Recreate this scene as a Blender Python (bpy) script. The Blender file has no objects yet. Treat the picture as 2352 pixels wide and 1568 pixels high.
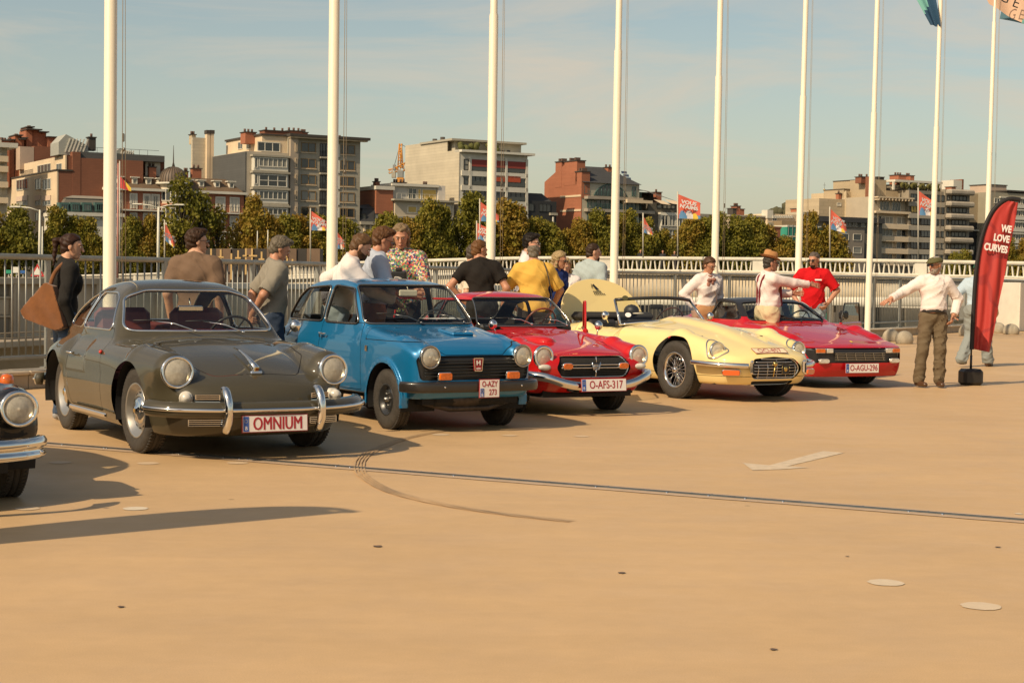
import bpy, math, random
import numpy as np
from math import sin, cos, pi, radians, sqrt, atan2, hypot
from mathutils import Vector, Matrix, Euler, Quaternion
SC = bpy.context.scene
COL = SC.collection
random.seed(7)
rng = np.random.RandomState(5)
# ------------------------------------------------------------------ camera, light, sky
F_, H_, PT_, RL_ = 3800.0, 1.40, 0.0379, 0.0143      # focal length in 1/2352 frame widths, height, pitch down, roll
cam = bpy.data.cameras.new('camera'); cam_o = bpy.data.objects.new('camera', cam); COL.objects.link(cam_o)
cam.sensor_width = 36; cam.lens = 36 * F_ / 2352; cam.clip_start = 0.3; cam.clip_end = 20000
cam_o.matrix_world = Matrix.Translation((0, 0, H_)) @ Matrix.Rotation(-PT_, 4, 'X') @ Matrix.Rotation(pi / 2, 4, 'X') @ Matrix.Rotation(RL_, 4, 'Z')
SC.camera = cam_o
SUN_AZ = radians(47); SUN_EL = radians(40)           # shadows fall towards +x +y
sun_from = Vector((-cos(SUN_AZ) * cos(SUN_EL), -sin(SUN_AZ) * cos(SUN_EL), sin(SUN_EL)))
sl = bpy.data.lights.new('sun', 'SUN'); sl.energy = 4.6; sl.angle = radians(0.53); sl.color = (1.0, 0.80, 0.545)
so = bpy.data.objects.new('sun', sl); COL.objects.link(so); so.rotation_euler = (-sun_from).to_track_quat('-Z', 'Y').to_euler()
so.location = (0, 0, 60)
W = bpy.data.worlds.new('World'); SC.world = W; W.use_nodes = True
def build_world():
 nt = W.node_tree; n = nt.nodes; l = nt.links; n.clear()
 out = n.new('ShaderNodeOutputWorld'); bg = n.new('ShaderNodeBackground'); l.new(bg.outputs[0], out.inputs[0])
 sky = n.new('ShaderNodeTexSky'); sky.sky_type = 'NISHITA'; sky.sun_disc = False
 sky.sun_elevation = SUN_EL; sky.sun_rotation = atan2(sun_from.x, sun_from.y)
 sky.air_density = 1.0; sky.dust_density = 1.6; sky.ozone_density = 1.0; sky.altitude = 60
 tint = n.new('ShaderNodeMix'); tint.data_type = 'RGBA'; tint.blend_type = 'MULTIPLY'; tint.inputs[0].default_value = 1
 tint.inputs[7].default_value = (1.08, 1.02, 0.86, 1)
 l.new(sky.outputs[0], tint.inputs[6])
 tc = n.new('ShaderNodeTexCoord'); sep = n.new('ShaderNodeSeparateXYZ'); l.new(tc.outputs['Generated'], sep.inputs[0])
 def M(op, a, b=None, c=None):
  m = n.new('ShaderNodeMath'); m.operation = op
  for i, v in enumerate((a, b, c)):
   if v is None: continue
   if isinstance(v, (int, float)): m.inputs[i].default_value = v
   else: l.new(v, m.inputs[i])
  return m.outputs[0]
 zc = M('ADD', M('MAXIMUM', sep.outputs[2], 0.0), 0.09)
 px = M('DIVIDE', sep.outputs[0], zc); py = M('DIVIDE', sep.outputs[1], zc)
 cmb = n.new('ShaderNodeCombineXYZ'); l.new(M('MULTIPLY', px, 0.8), cmb.inputs[0]); l.new(M('MULTIPLY', py, 0.55), cmb.inputs[1])
 rot = n.new('ShaderNodeMapping'); l.new(cmb.outputs[0], rot.inputs[0]); rot.inputs['Rotation'].default_value = (0, 0, 0.5); rot.inputs['Scale'].default_value = (.8, 1.3, 1)
 ns = n.new('ShaderNodeTexNoise'); ns.inputs['Scale'].default_value = 1.1; ns.inputs['Detail'].default_value = 8; ns.inputs['Roughness'].default_value = .62; ns.inputs['Distortion'].default_value = .7
 l.new(rot.outputs[0], ns.inputs[0])
 rp = n.new('ShaderNodeValToRGB'); rp.color_ramp.elements[0].position = .46; rp.color_ramp.elements[1].position = .74
 l.new(ns.outputs[0], rp.inputs[0])
 fac = M('MULTIPLY', rp.outputs[0], 0.85)
 mx = n.new('ShaderNodeMix'); mx.data_type = 'RGBA'; l.new(fac, mx.inputs[0]); l.new(tint.outputs[2], mx.inputs[6])
 mx.inputs[7].default_value = (6.4, 5.35, 4.2, 1)
 hz = n.new('ShaderNodeMix'); hz.data_type = 'RGBA'; l.new(M('MULTIPLY', M('POWER', 2.718, M('MULTIPLY', M('ABSOLUTE', sep.outputs[2]), -13.0)), .82), hz.inputs[0]); l.new(mx.outputs[2], hz.inputs[6]); hz.inputs[7].default_value = (5.9, 5.35, 3.95, 1)
 l.new(hz.outputs[2], bg.inputs[0]); bg.inputs[1].default_value = 0.11
build_world()
vs = SC.view_settings; vs.view_transform = 'Standard'; vs.look = 'None'; vs.exposure = 0; vs.gamma = 1
try: vs.use_curve_mapping = False
except Exception: pass
SC.cycles.max_bounces = 8; SC.cycles.transparent_max_bounces = 12; SC.cycles.diffuse_bounces = 3; SC.cycles.glossy_bounces = 4
SC.cycles.caustics_reflective = False; SC.cycles.caustics_refractive = False
SC.cycles.use_denoising = True
cr_, sr_, c_, s_ = cos(RL_), sin(RL_), cos(PT_), sin(PT_)
def ray(u, v):
 a, b = u - 1176, v - 784
 a, b = a * cr_ + b * sr_, -a * sr_ + b * cr_
 X = a / F_; zc = -b / F_
 return Vector((X, c_ + zc * s_, zc * c_ - s_))
def gnd(u, v, z=0.0):
 r = ray(u, v); return Vector((0, 0, H_)) + r * ((z - H_) / r.z)
def at(u, v, Y):
 r = ray(u, v); return Vector((0, 0, H_)) + r * (Y / r.y)
# ------------------------------------------------------------------ materials
MT = {}
def mat(name, col, rough=.6, metal=0., coat=0., spec=.5, noise=0., nscale=8., bump=0., bscale=60., emit=None, coords='Object', sheen=0., ramp=None, bdist=.004, det=4.):
 if name in MT: return MT[name]
 m = bpy.data.materials.new(name); m.use_nodes = True; nt = m.node_tree; p = nt.nodes['Principled BSDF']
 p.inputs['Base Color'].default_value = (*col, 1); p.inputs['Roughness'].default_value = rough; p.inputs['Metallic'].default_value = metal
 p.inputs['Coat Weight'].default_value = coat; p.inputs['Coat Roughness'].default_value = .025; p.inputs['Specular IOR Level'].default_value = spec
 if sheen: p.inputs['Sheen Weight'].default_value = sheen
 n = nt.nodes; l = nt.links
 if noise or bump:
  tc = n.new('ShaderNodeTexCoord')
 if noise:
  ns = n.new('ShaderNodeTexNoise'); ns.inputs['Scale'].default_value = nscale; ns.inputs['Detail'].default_value = det; ns.inputs['Roughness'].default_value = .6
  l.new(tc.outputs[coords], ns.inputs['Vector'])
  mp = n.new('ShaderNodeMapRange'); mp.inputs[1].default_value = .25; mp.inputs[2].default_value = .75; mp.inputs[3].default_value = 1 - noise; mp.inputs[4].default_value = 1 + noise
  l.new(ns.outputs[0], mp.inputs[0])
  mx = n.new('ShaderNodeVectorMath'); mx.operation = 'SCALE'; mx.inputs[0].default_value = col
  l.new(mp.outputs[0], mx.inputs['Scale']); l.new(mx.outputs[0], p.inputs['Base Color'])
 if bump:
  nb = n.new('ShaderNodeTexNoise'); nb.inputs['Scale'].default_value = bscale; nb.inputs['Detail'].default_value = 4
  l.new(tc.outputs[coords], nb.inputs['Vector'])
  b = n.new('ShaderNodeBump'); b.inputs['Strength'].default_value = bump; b.inputs['Distance'].default_value = bdist
  l.new(nb.outputs[0], b.inputs['Height']); l.new(b.outputs[0], p.inputs['Normal'])
 if emit: p.inputs['Emission Color'].default_value = (*col, 1); p.inputs['Emission Strength'].default_value = emit
 m.diffuse_color = (*col, 1)
 MT[name] = m; return m
def glass(name, tint=(.8, .85, .85), refl=1.0):
 """thin pane: clear transmission mixed with a fresnel mirror"""
 if name in MT: return MT[name]
 m = bpy.data.materials.new(name); m.use_nodes = True; nt = m.node_tree; n = nt.nodes; l = nt.links; n.clear()
 o = n.new('ShaderNodeOutputMaterial'); mx = n.new('ShaderNodeMixShader'); t = n.new('ShaderNodeBsdfTransparent'); g = n.new('ShaderNodeBsdfGlossy')
 t.inputs[0].default_value = (*tint, 1); g.inputs['Roughness'].default_value = .01; g.inputs['Color'].default_value = (refl, refl, refl, 1)
 f = n.new('ShaderNodeLayerWeight'); f.inputs[0].default_value = .5; pw = n.new('ShaderNodeMath'); pw.operation = 'POWER'; l.new(f.outputs['Facing'], pw.inputs[0]); pw.inputs[1].default_value = 4.5
 ma = n.new('ShaderNodeMath'); ma.operation = 'MULTIPLY_ADD'; l.new(pw.outputs[0], ma.inputs[0]); ma.inputs[1].default_value = .75; ma.inputs[2].default_value = .045
 l.new(ma.outputs[0], mx.inputs[0]); l.new(t.outputs[0], mx.inputs[1]); l.new(g.outputs[0], mx.inputs[2]); l.new(mx.outputs[0], o.inputs[0])
 MT[name] = m; return m
CHROME = mat('chrome', (.78, .76, .72), .06, 1.)
BLACKRUB = mat('black_rubber', (.018, .017, .016), .55, bump=.15)
BLACKPL = mat('black_plastic', (.02, .02, .02), .4)
DARK = mat('dark_underside', (.012, .011, .01), .85)
LININGM = mat('dark_lining', (.035, .03, .026), .8)
AMBER = mat('amber_lens', (.60, .12, .008), .15, coat=1., noise=.35, nscale=40)
LENS = mat('lamp_lens_fill', (.62, .58, .5), .18, coat=1., noise=.35, nscale=18)
REDLENS = mat('red_lens', (.6, .03, .01), .15, coat=1.)
PLATEW = mat('plate_white', (.78, .74, .7), .35, coat=.3)
PLATER = mat('plate_red', (.35, .02, .03), .4)
PLATEB = mat('plate_blue', (.03, .09, .36), .4)
WHITEP = mat('white_print', (.8, .78, .74), .5)
BLACKP = mat('black_print', (.02, .02, .02), .5)
GLASS = glass('window_glass', (.90, .92, .89)); GLASSD = glass('dark_window_glass', (.45, .55, .58))
TYRE = mat('tyre_rubber', (.045, .038, .03), .8, noise=.3, nscale=25, bump=.6, bscale=70, bdist=.01)
# ------------------------------------------------------------------ objects
def link(o, parent=None, loc=None, rot=None):
 COL.objects.link(o)
 if parent is not None: o.parent = parent
 if loc is not None: o.location = loc
 if rot is not None: o.rotation_euler = rot
 return o
def tag(o, label=None, cat=None, group=None, kind=None):
 if label: o['label'] = label
 if cat: o['category'] = cat
 if group: o['group'] = group
 if kind: o['kind'] = kind
 return o
def thing(name, label, cat, loc=(0, 0, 0), rz=0, group=None):
 o = bpy.data.objects.new(name, None); link(o, None, loc, (0, 0, rz)); o.empty_display_size = .3
 return tag(o, label, cat, group)
def pyd(name, V, Fc, m, parent=None, smooth=False, loc=None, rot=None, normals=None, mats=None, fm=None):
 me = bpy.data.meshes.new(name); me.from_pydata([tuple(v) for v in V], [], [tuple(f) for f in Fc])
 for k in (mats or [m]): me.materials.append(k)
 if fm is not None: me.polygons.foreach_set('material_index', list(fm))
 if smooth: me.polygons.foreach_set('use_smooth', [True] * len(me.polygons))
 me.update()
 if normals is not None:
  try: me.normals_split_custom_set_from_vertices([tuple(x) for x in normals])
  except Exception as e: print('normals', e)
 o = bpy.data.objects.new(name, me); return link(o, parent, loc, rot)
class MB:
 """collects boxes, tubes and lathes into one mesh"""
 def __init__(s): s.V = []; s.F = []; s.S = []; s.M = []
 def add(s, V, Fc, smooth=False, mi=0):
  b = len(s.V); s.V += [tuple(v) for v in V]; s.F += [tuple(b + i for i in f) for f in Fc]; s.S += [smooth] * len(Fc); s.M += [mi] * len(Fc); return s
 def box(s, c, d, R=None, bev=0., mi=0):
  x, y, z = d[0] / 2, d[1] / 2, d[2] / 2
  if bev <= 0:
   V = [Vector((i, j, k)) for i in (-x, x) for j in (-y, y) for k in (-z, z)]
   Fc = [(0, 1, 3, 2), (4, 6, 7, 5), (0, 4, 5, 1), (2, 3, 7, 6), (0, 2, 6, 4), (1, 5, 7, 3)]
  else:
   b = min(bev, x * .95, y * .95, z * .95); V = []; idx = {}
   for i in (-1, 1):
    for j in (-1, 1):
     for k in (-1, 1):
      for a in range(3):
       p = [i * (x - b), j * (y - b), k * (z - b)]; p[a] = (i, j, k)[a] * (x, y, z)[a]
       idx[(i, j, k, a)] = len(V); V.append(Vector(p))
   Fc = []
   for a in range(3):
    o1, o2 = [q for q in range(3) if q != a]
    for sg in (-1, 1):
     q = []
     for (p1, p2) in ((-1, -1), (1, -1), (1, 1), (-1, 1)):
      t = [0, 0, 0]; t[a] = sg; t[o1] = p1; t[o2] = p2; q.append(idx[(*t, a)])
     if (sg > 0) == (a == 1): q.reverse()
     Fc.append(q)
     for p in (-1, 1):       # edges between faces a and o1
      pass
   for a in range(3):
    for b2 in range(a + 1, 3):
     o1 = 3 - a - b2
     for sa in (-1, 1):
      for sb in (-1, 1):
       q = []
       for (fa, so_) in ((a, -1), (a, 1), (b2, 1), (b2, -1)):
        t = [0, 0, 0]; t[a] = sa; t[b2] = sb; t[o1] = so_; q.append(idx[(*t, fa)])
       v0, v1, v2 = V[q[0]], V[q[1]], V[q[2]]
       nn = (v1 - v0).cross(v2 - v0); t = Vector((0, 0, 0)); t[a] = sa; t[b2] = sb
       if nn.dot(t) < 0: q.reverse()
       Fc.append(q)
   for i in (-1, 1):
    for j in (-1, 1):
     for k in (-1, 1):
      q = [idx[(i, j, k, a)] for a in range(3)]
      if i * j * k < 0: q.reverse()
      Fc.append(q)
  c = Vector(c)
  if R is not None: V = [R @ v for v in V]
  return s.add([v + c for v in V], Fc, False, mi)
 def tube(s, pts, r, n=8, closed=False, mi=0, caps=True):
  pts = [Vector(p) for p in pts]; N = len(pts); rr = r if hasattr(r, '__len__') else [r] * N
  V = []; Fc = []; up = None
  for i, p in enumerate(pts):
   a = pts[i - 1] if (i > 0 or closed) else p; b = pts[(i + 1) % N] if (i < N - 1 or closed) else p
   t = (b - a)
   if t.length < 1e-9: t = Vector((0, 0, 1))
   t.normalize()
   if up is None: up = Vector((0, 0, 1)) if abs(t.z) < .9 else Vector((1, 0, 0))
   sd = t.cross(up)
   if sd.length < 1e-6: sd = t.orthogonal()
   sd.normalize(); up = sd.cross(t).normalized()
   for k in range(n):
    an = 2 * pi * k / n; V.append(p + (sd * cos(an) + up * sin(an)) * rr[i])
  for i in range(N if closed else N - 1):
   j = (i + 1) % N
   for k in range(n):
    k2 = (k + 1) % n; Fc.append((i * n + k, j * n + k, j * n + k2, i * n + k2))
  if caps and not closed: Fc.append(tuple(range(n))); Fc.append(tuple(reversed(range((N - 1) * n, N * n))))
  return s.add(V, Fc, True, mi)
 def lathe(s, prof, n=32, M=None, mi=0, smooth=True):
  """prof: list of (r, h) about the local z axis"""
  V = []; Fc = []; k = len(prof)
  for i in range(n):
   a = 2 * pi * i / n
   for r, h in prof: V.append(Vector((r * cos(a), r * sin(a), h)))
  for i in range(n):
   j = (i + 1) % n
   for q in range(k - 1):
    Fc.append((i * k + q, j * k + q, j * k + q + 1, i * k + q + 1))
  if M is not None: V = [M @ v for v in V]
  return s.add(V, Fc, smooth, mi)
 def build(s, name, m, parent=None, loc=None, rot=None, mats=None):
  me = bpy.data.meshes.new(name); me.from_pydata(s.V, [], s.F)
  for k in (mats or [m]): me.materials.append(k)
  me.polygons.foreach_set('use_smooth', s.S)
  if mats: me.polygons.foreach_set('material_index', s.M)
  me.update(); o = bpy.data.objects.new(name, me); return link(o, parent, loc, rot)
def copy_tree(o, parent=None, loc=None, rot=None, label=None, depth=0):
 c = o.copy(); COL.objects.link(c)
 if parent is not None: c.parent = parent
 if loc is not None: c.location = loc
 if rot is not None: c.rotation_euler = rot
 if label: c['label'] = label
 for ch in list(o.children): copy_tree(ch, c)
 return c
def axm(p, d, up=None):
 """matrix placing local z along d at p"""
 d = Vector(d).normalized(); q = d.to_track_quat('Z', 'Y'); return Matrix.Translation(p) @ q.to_matrix().to_4x4()
def text(s, size, m, parent, M, ext=.001, sx=1., name='lettering', align='CENTER', shear=0, bold=0.):
 cu = bpy.data.curves.new(name, 'FONT'); cu.body = s; cu.size = size; cu.align_x = align; cu.align_y = 'CENTER'; cu.extrude = ext; cu.offset = bold; cu.shear = shear
 cu.resolution_u = 3
 o = bpy.data.objects.new('tmp', cu); COL.objects.link(o)
 dg = bpy.context.evaluated_depsgraph_get(); me = bpy.data.meshes.new_from_object(o.evaluated_get(dg))
 COL.objects.unlink(o); bpy.data.objects.remove(o)
 me.materials.clear(); me.materials.append(m); me.name = name
 ob = bpy.data.objects.new(name, me); link(ob, parent); ob.matrix_local = M @ Matrix.Diagonal((sx, 1, 1, 1)); return ob
# ------------------------------------------------------------------ implicit surfaces
def prof(*k, n=3000, sm=0.):
 """monotone cubic through (y, value) pairs, sampled to a table"""
 k = sorted(k); x = np.array([a for a, b in k], float); y = np.array([b for a, b in k], float)
 h = np.diff(x); d = np.diff(y) / h; m = np.zeros(len(x))
 for i in range(1, len(x) - 1):
  if d[i - 1] * d[i] > 0:
   w1, w2 = 2 * h[i] + h[i - 1], h[i] + 2 * h[i - 1]; m[i] = (w1 + w2) / (w1 / d[i - 1] + w2 / d[i])
 m[0], m[-1] = d[0], d[-1]
 X = np.linspace(x[0], x[-1], n); j = np.clip(np.searchsorted(x, X, 'right') - 1, 0, len(h) - 1); t = (X - x[j]) / h[j]
 Y = (2 * t**3 - 3 * t**2 + 1) * y[j] + (t**3 - 2 * t**2 + t) * h[j] * m[j] + (-2 * t**3 + 3 * t**2) * y[j + 1] + (t**3 - t**2) * h[j] * m[j + 1]
 if sm:
  w = max(1, int(sm / (X[1] - X[0]))); ker = np.hanning(2 * w + 1); ker /= ker.sum(); Y = np.convolve(np.pad(Y, w, 'edge'), ker, 'valid')
 return lambda q: np.interp(q, X, Y)
def smin(a, b, k):
 h = np.clip(.5 + .5 * (b - a) / k, 0, 1); return b * (1 - h) + a * h - k * h * (1 - h)
def smax(a, b, k): return -smin(-a, -b, k)
def smaxn(k, *a):
 r = a[0]
 for b in a[1:]: r = smax(r, b, k)
 return r
def ellip(x, y, z, c, r):
 px, py, pz = (x - c[0]) / r[0], (y - c[1]) / r[1], (z - c[2]) / r[2]
 k0 = np.sqrt(px * px + py * py + pz * pz); k1 = np.sqrt((px / r[0])**2 + (py / r[1])**2 + (pz / r[2])**2)
 return k0 * (k0 - 1) / np.maximum(k1, 1e-6)
def cone(x, y, z, a, b, ra, rb):
 """capsule from a to b with radius going ra -> rb"""
 d = [b[i] - a[i] for i in range(3)]; L = sum(q * q for q in d) or 1e-9
 t = np.clip(((x - a[0]) * d[0] + (y - a[1]) * d[1] + (z - a[2]) * d[2]) / L, 0, 1)
 return np.sqrt((x - a[0] - t * d[0])**2 + (y - a[1] - t * d[1])**2 + (z - a[2] - t * d[2])**2) - (ra + (rb - ra) * t)
class Surf:
 __slots__ = ('V', 'N', 'F')
 def __init__(s, V, N, F): s.V, s.N, s.F = V, N, F
def snet(Fn, lo, hi, h, newton=2):
 """surface nets polygonisation of Fn < 0 with vertices pulled onto the surface"""
 ax = [np.arange(lo[i], hi[i] + h, h) for i in range(3)]
 x = ax[0][:, None, None]; y = ax[1][None, :, None]; z = ax[2][None, None, :]
 v = np.asarray(Fn(x, y, z)) + 0 * (x + y + z); v = v.astype(np.float32)
 v[np.abs(v) < 1e-7] = 1e-7
 sg = v < 0; nx, ny, nz = v.shape
 cnt = np.zeros((nx - 1, ny - 1, nz - 1), np.float32); acc = np.zeros((3, nx - 1, ny - 1, nz - 1), np.float32)
 def sub(i, j, k, n=None): return (slice(i, nx - 1 + i), slice(j, ny - 1 + j), slice(k, nz - 1 + k))
 cs = [(i, j, k) for i in (0, 1) for j in (0, 1) for k in (0, 1)]
 for a in cs:
  for d in range(3):
   if a[d]: continue
   b = list(a); b[d] = 1; va, vb = v[sub(*a)], v[sub(*b)]; m = (va < 0) != (vb < 0)
   t = np.where(m, va / np.where(m, va - vb, 1), 0)
   cnt += m
   for q in range(3): acc[q] += np.where(m, (a[q] + (t if q == d else 0)), 0)
 on = cnt > 0; idx = -np.ones(on.shape, np.int64); I = np.argwhere(on); idx[on] = np.arange(len(I))
 P = np.stack([ax[q][0] + h * (I[:, q] + acc[q][on] / cnt[on]) for q in range(3)], 1).astype(np.float64)
 faces = []
 for d in range(3):
  o = [(1, 2), (2, 0), (0, 1)][d]
  sl0 = [slice(None)] * 3; sl1 = [slice(None)] * 3; sl0[d] = slice(0, -1); sl1[d] = slice(1, None)
  for q in o: sl0[q] = slice(1, -1); sl1[q] = slice(1, -1)
  A, B = sg[tuple(sl0)], sg[tuple(sl1)]; E = np.argwhere(A != B); fl = A[A != B]
  if not len(E): continue
  base = E.copy()
  for q in o: base[:, q] += 1
  c = []
  for (p1, p2) in ((0, 0), (1, 0), (1, 1), (0, 1)):
   g = base.copy(); g[:, o[0]] -= 1 - p1; g[:, o[1]] -= 1 - p2; c.append(idx[g[:, 0], g[:, 1], g[:, 2]])
  Q = np.stack(c, 1); Q[~fl] = Q[~fl][:, ::-1]; faces.append(Q)
 Q = np.concatenate(faces); Q = Q[(Q >= 0).all(1)]
 def ev(p): return np.asarray(Fn(p[:, 0], p[:, 1], p[:, 2]), np.float64)
 def grad(p, e=.002):
  g = np.zeros_like(p)
  for q in range(3):
   d = np.zeros(3); d[q] = e; g[:, q] = (ev(p + d) - ev(p - d)) / (2 * e)
  return g
 for _ in range(newton):
  g = grad(P); f = ev(P); l2 = np.maximum((g * g).sum(1), 1e-4); st = -(f / l2)[:, None] * g
  ln = np.linalg.norm(st, axis=1); st *= np.minimum(1, .7 * h / np.maximum(ln, 1e-9))[:, None]; P = P + st
 g = grad(P, .004); N = g / np.maximum(np.linalg.norm(g, axis=1), 1e-9)[:, None]
 return Surf(P, N, [tuple(q) for q in Q.tolist()])
def cut(S, f):
 """split a surface along f = 0. returns inside (f<0), outside, contour loops"""
 if not S.F: return S, S, []
 V, N = S.V, S.N; d = np.asarray(f(V[:, 0], V[:, 1], V[:, 2]), np.float64).copy(); d[np.abs(d) < 1e-9] = 1e-9
 neg = (d < 0).tolist(); ins, outs, mixed = [], [], []
 for q in S.F:
  k = sum(neg[i] for i in q)
  (outs if k == 0 else ins if k == len(q) else mixed).append(q)
 nV, nN, cache, segs = [], [], {}, []; b0 = len(V)
 def cross(a, b):
  if a > b: a, b = b, a
  r = cache.get((a, b))
  if r is None:
   t = d[a] / (d[a] - d[b]); p = V[a] + (V[b] - V[a]) * t if a < b0 else None
   n = N[a] + (N[b] - N[a]) * t; nV.append(p); nN.append(n / max(np.linalg.norm(n), 1e-9)); r = b0 + len(nV) - 1; cache[(a, b)] = r
  return r
 for q in mixed:
  A, B, cr = [], [], []
  for i in range(len(q)):
   a, b = q[i], q[(i + 1) % len(q)]
   (A if neg[a] else B).append(a)
   if neg[a] != neg[b]:
    c = cross(a, b); A.append(c); B.append(c); cr.append(c)
  if len(A) > 2: ins.append(tuple(A))
  if len(B) > 2: outs.append(tuple(B))
  if len(cr) == 2: segs.append(tuple(cr))
 if nV: V2 = np.vstack([V, np.array(nV)]); N2 = np.vstack([N, np.array(nN)])
 else: V2, N2 = V, N
 adj = {}
 for a, b in segs: adj.setdefault(a, []).append(b); adj.setdefault(b, []).append(a)
 seen = set(); loops = []
 for s0 in sorted(adj, key=lambda k: len(adj[k])):
  if s0 in seen: continue
  lp = [s0]; seen.add(s0); cur = s0
  while True:
   nx = [k for k in adj[cur] if k not in seen]
   if not nx: break
   cur = nx[0]; seen.add(cur); lp.append(cur)
  closed = len(lp) > 2 and lp[0] in adj[lp[-1]]
  if len(lp) > 2: loops.append((V2[lp], closed, N2[lp]))
 return Surf(V2, N2, ins), Surf(V2, N2, outs), loops
def compact(S):
 used = sorted({i for q in S.F for i in q}); mp = {k: i for i, k in enumerate(used)}
 return S.V[used], S.N[used], [tuple(mp[i] for i in q) for q in S.F]
def sobj(name, S, m, parent, off=0., flip=False, mats=None, fm=None):
 if not S.F: return None
 V, N, Fc = compact(S)
 V = V + N * off
 if flip: Fc = [tuple(reversed(q)) for q in Fc]; N = -N
 return pyd(name, V.tolist(), Fc, m, parent, True, normals=N.tolist(), mats=mats, fm=fm)
def resample(P, closed, step):
 P = np.asarray(P)
 if closed: P = np.vstack([P, P[:1]])
 d = np.r_[0, np.cumsum(np.linalg.norm(np.diff(P, axis=0), axis=1))]
 if d[-1] < step * 2: return None
 n = max(4, int(d[-1] / step)); t = np.linspace(0, d[-1], n + 1)
 Q = np.stack([np.interp(t, d, P[:, i]) for i in range(3)], 1)
 return Q[:-1] if closed else Q
def trim(name, loops, r, m, parent, step=.03, n=6, minlen=.2, keep=None):
 b = MB()
 for P, closed, _ in loops:
  Q = resample(P, closed, step)
  if Q is None or len(Q) * step < minlen: continue
  if keep is not None and not keep(Q.mean(0)): continue
  Q2 = Q.copy()
  for _ in range(2):
   if closed: Q2 = .5 * Q2 + .25 * (np.roll(Q2, 1, 0) + np.roll(Q2, -1, 0))
   else: Q2[1:-1] = .5 * Q2[1:-1] + .25 * (Q2[:-2] + Q2[2:])
  b.tube(Q2.tolist(), r, n, closed)
 return b.build(name, m, parent) if b.V else None
def spoly(px, py, pts, r=0.):
 """signed distance to a polygon, rounded outwards by r"""
 pts = np.array(pts, float); d = np.full(np.shape(px), 1e9); s = np.ones(np.shape(px)); n = len(pts)
 for i in range(n):
  a, b = pts[i], pts[i - 1]; e = b - a; wx, wy = px - a[0], py - a[1]
  t = np.clip((wx * e[0] + wy * e[1]) / max(e @ e, 1e-12), 0, 1); bx, by = wx - e[0] * t, wy - e[1] * t
  d = np.minimum(d, bx * bx + by * by)
  c1, c2, c3 = py >= a[1], py < b[1], e[0] * wy > e[1] * wx
  s = np.where((c1 & c2 & c3) | (~c1 & ~c2 & ~c3), -s, s)
 return s * np.sqrt(d) - r
def ell_mb(b, c, r, n=12, M=None, mi=0):
 V = []; Fc = []; m = n // 2
 for i in range(m + 1):
  th = pi * i / m
  for j in range(n):
   ph = 2 * pi * j / n; v = Vector((r[0] * sin(th) * cos(ph), r[1] * sin(th) * sin(ph), r[2] * cos(th)))
   if M is not None: v = M @ v
   V.append(v + Vector(c))
 for i in range(m):
  for j in range(n):
   j2 = (j + 1) % n; Fc.append((i * n + j, (i + 1) * n + j, (i + 1) * n + j2, i * n + j2))
 return b.add(V, Fc, True, mi)
# ------------------------------------------------------------------ car building kit
def paint(name, col, metal=0., rough=.38, flake=0.):
 m = mat(name, col, rough if metal else .6, metal, 1.0, .5 if metal else .12, noise=.04, nscale=1.3)
 return m
def sweep(b, path, prf, mi=0, closed_prof=True):
 """sweep a (out, up) profile along a near horizontal path; out is to the right hand side of travel"""
 P = [Vector(p) for p in path]; V = []; Fc = []; k = len(prf)
 for i, p in enumerate(P):
  t = (P[min(i + 1, len(P) - 1)] - P[max(i - 1, 0)]).normalized(); o = Vector((t.y, -t.x, 0)).normalized()
  for a, c in prf: V.append(p + o * a + Vector((0, 0, c)))
 kk = k if closed_prof else k - 1
 for i in range(len(P) - 1):
  for j in range(kk):
   j2 = (j + 1) % k; Fc.append((i * k + j, i * k + j2, (i + 1) * k + j2, (i + 1) * k + j))
 if closed_prof: Fc.append(tuple(reversed(range(k)))); Fc.append(tuple(range((len(P) - 1) * k, len(P) * k)))
 return b.add(V, Fc, True, mi)
def smooth_path(pts, n=8):
 """catmull-rom"""
 P = [Vector(p) for p in pts]; out = []
 for i in range(len(P) - 1):
  p0, p1, p2, p3 = P[max(i - 1, 0)], P[i], P[i + 1], P[min(i + 2, len(P) - 1)]
  for j in range(n):
   t = j / n; out.append(.5 * ((2 * p1) + (p2 - p0) * t + (2 * p0 - 5 * p1 + 4 * p2 - p3) * t * t + (-p0 + 3 * p1 - 3 * p2 + p3) * t**3))
 out.append(P[-1]); return out
def mirx(pts): return [(-p[0], p[1], p[2]) for p in reversed(pts)] + list(pts)
def rprof(w, h, r=.01, n=4):
 out = []
 for (sx, sy, a0) in ((1, 1, 0), (-1, 1, 90), (-1, -1, 180), (1, -1, 270)):
  for i in range(n + 1):
   a = radians(a0 + 90 * i / n); out.append((sx * (w / 2 - r) + r * cos(a), sy * (h / 2 - r) + r * sin(a)))
 return out
LENSG = None
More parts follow.
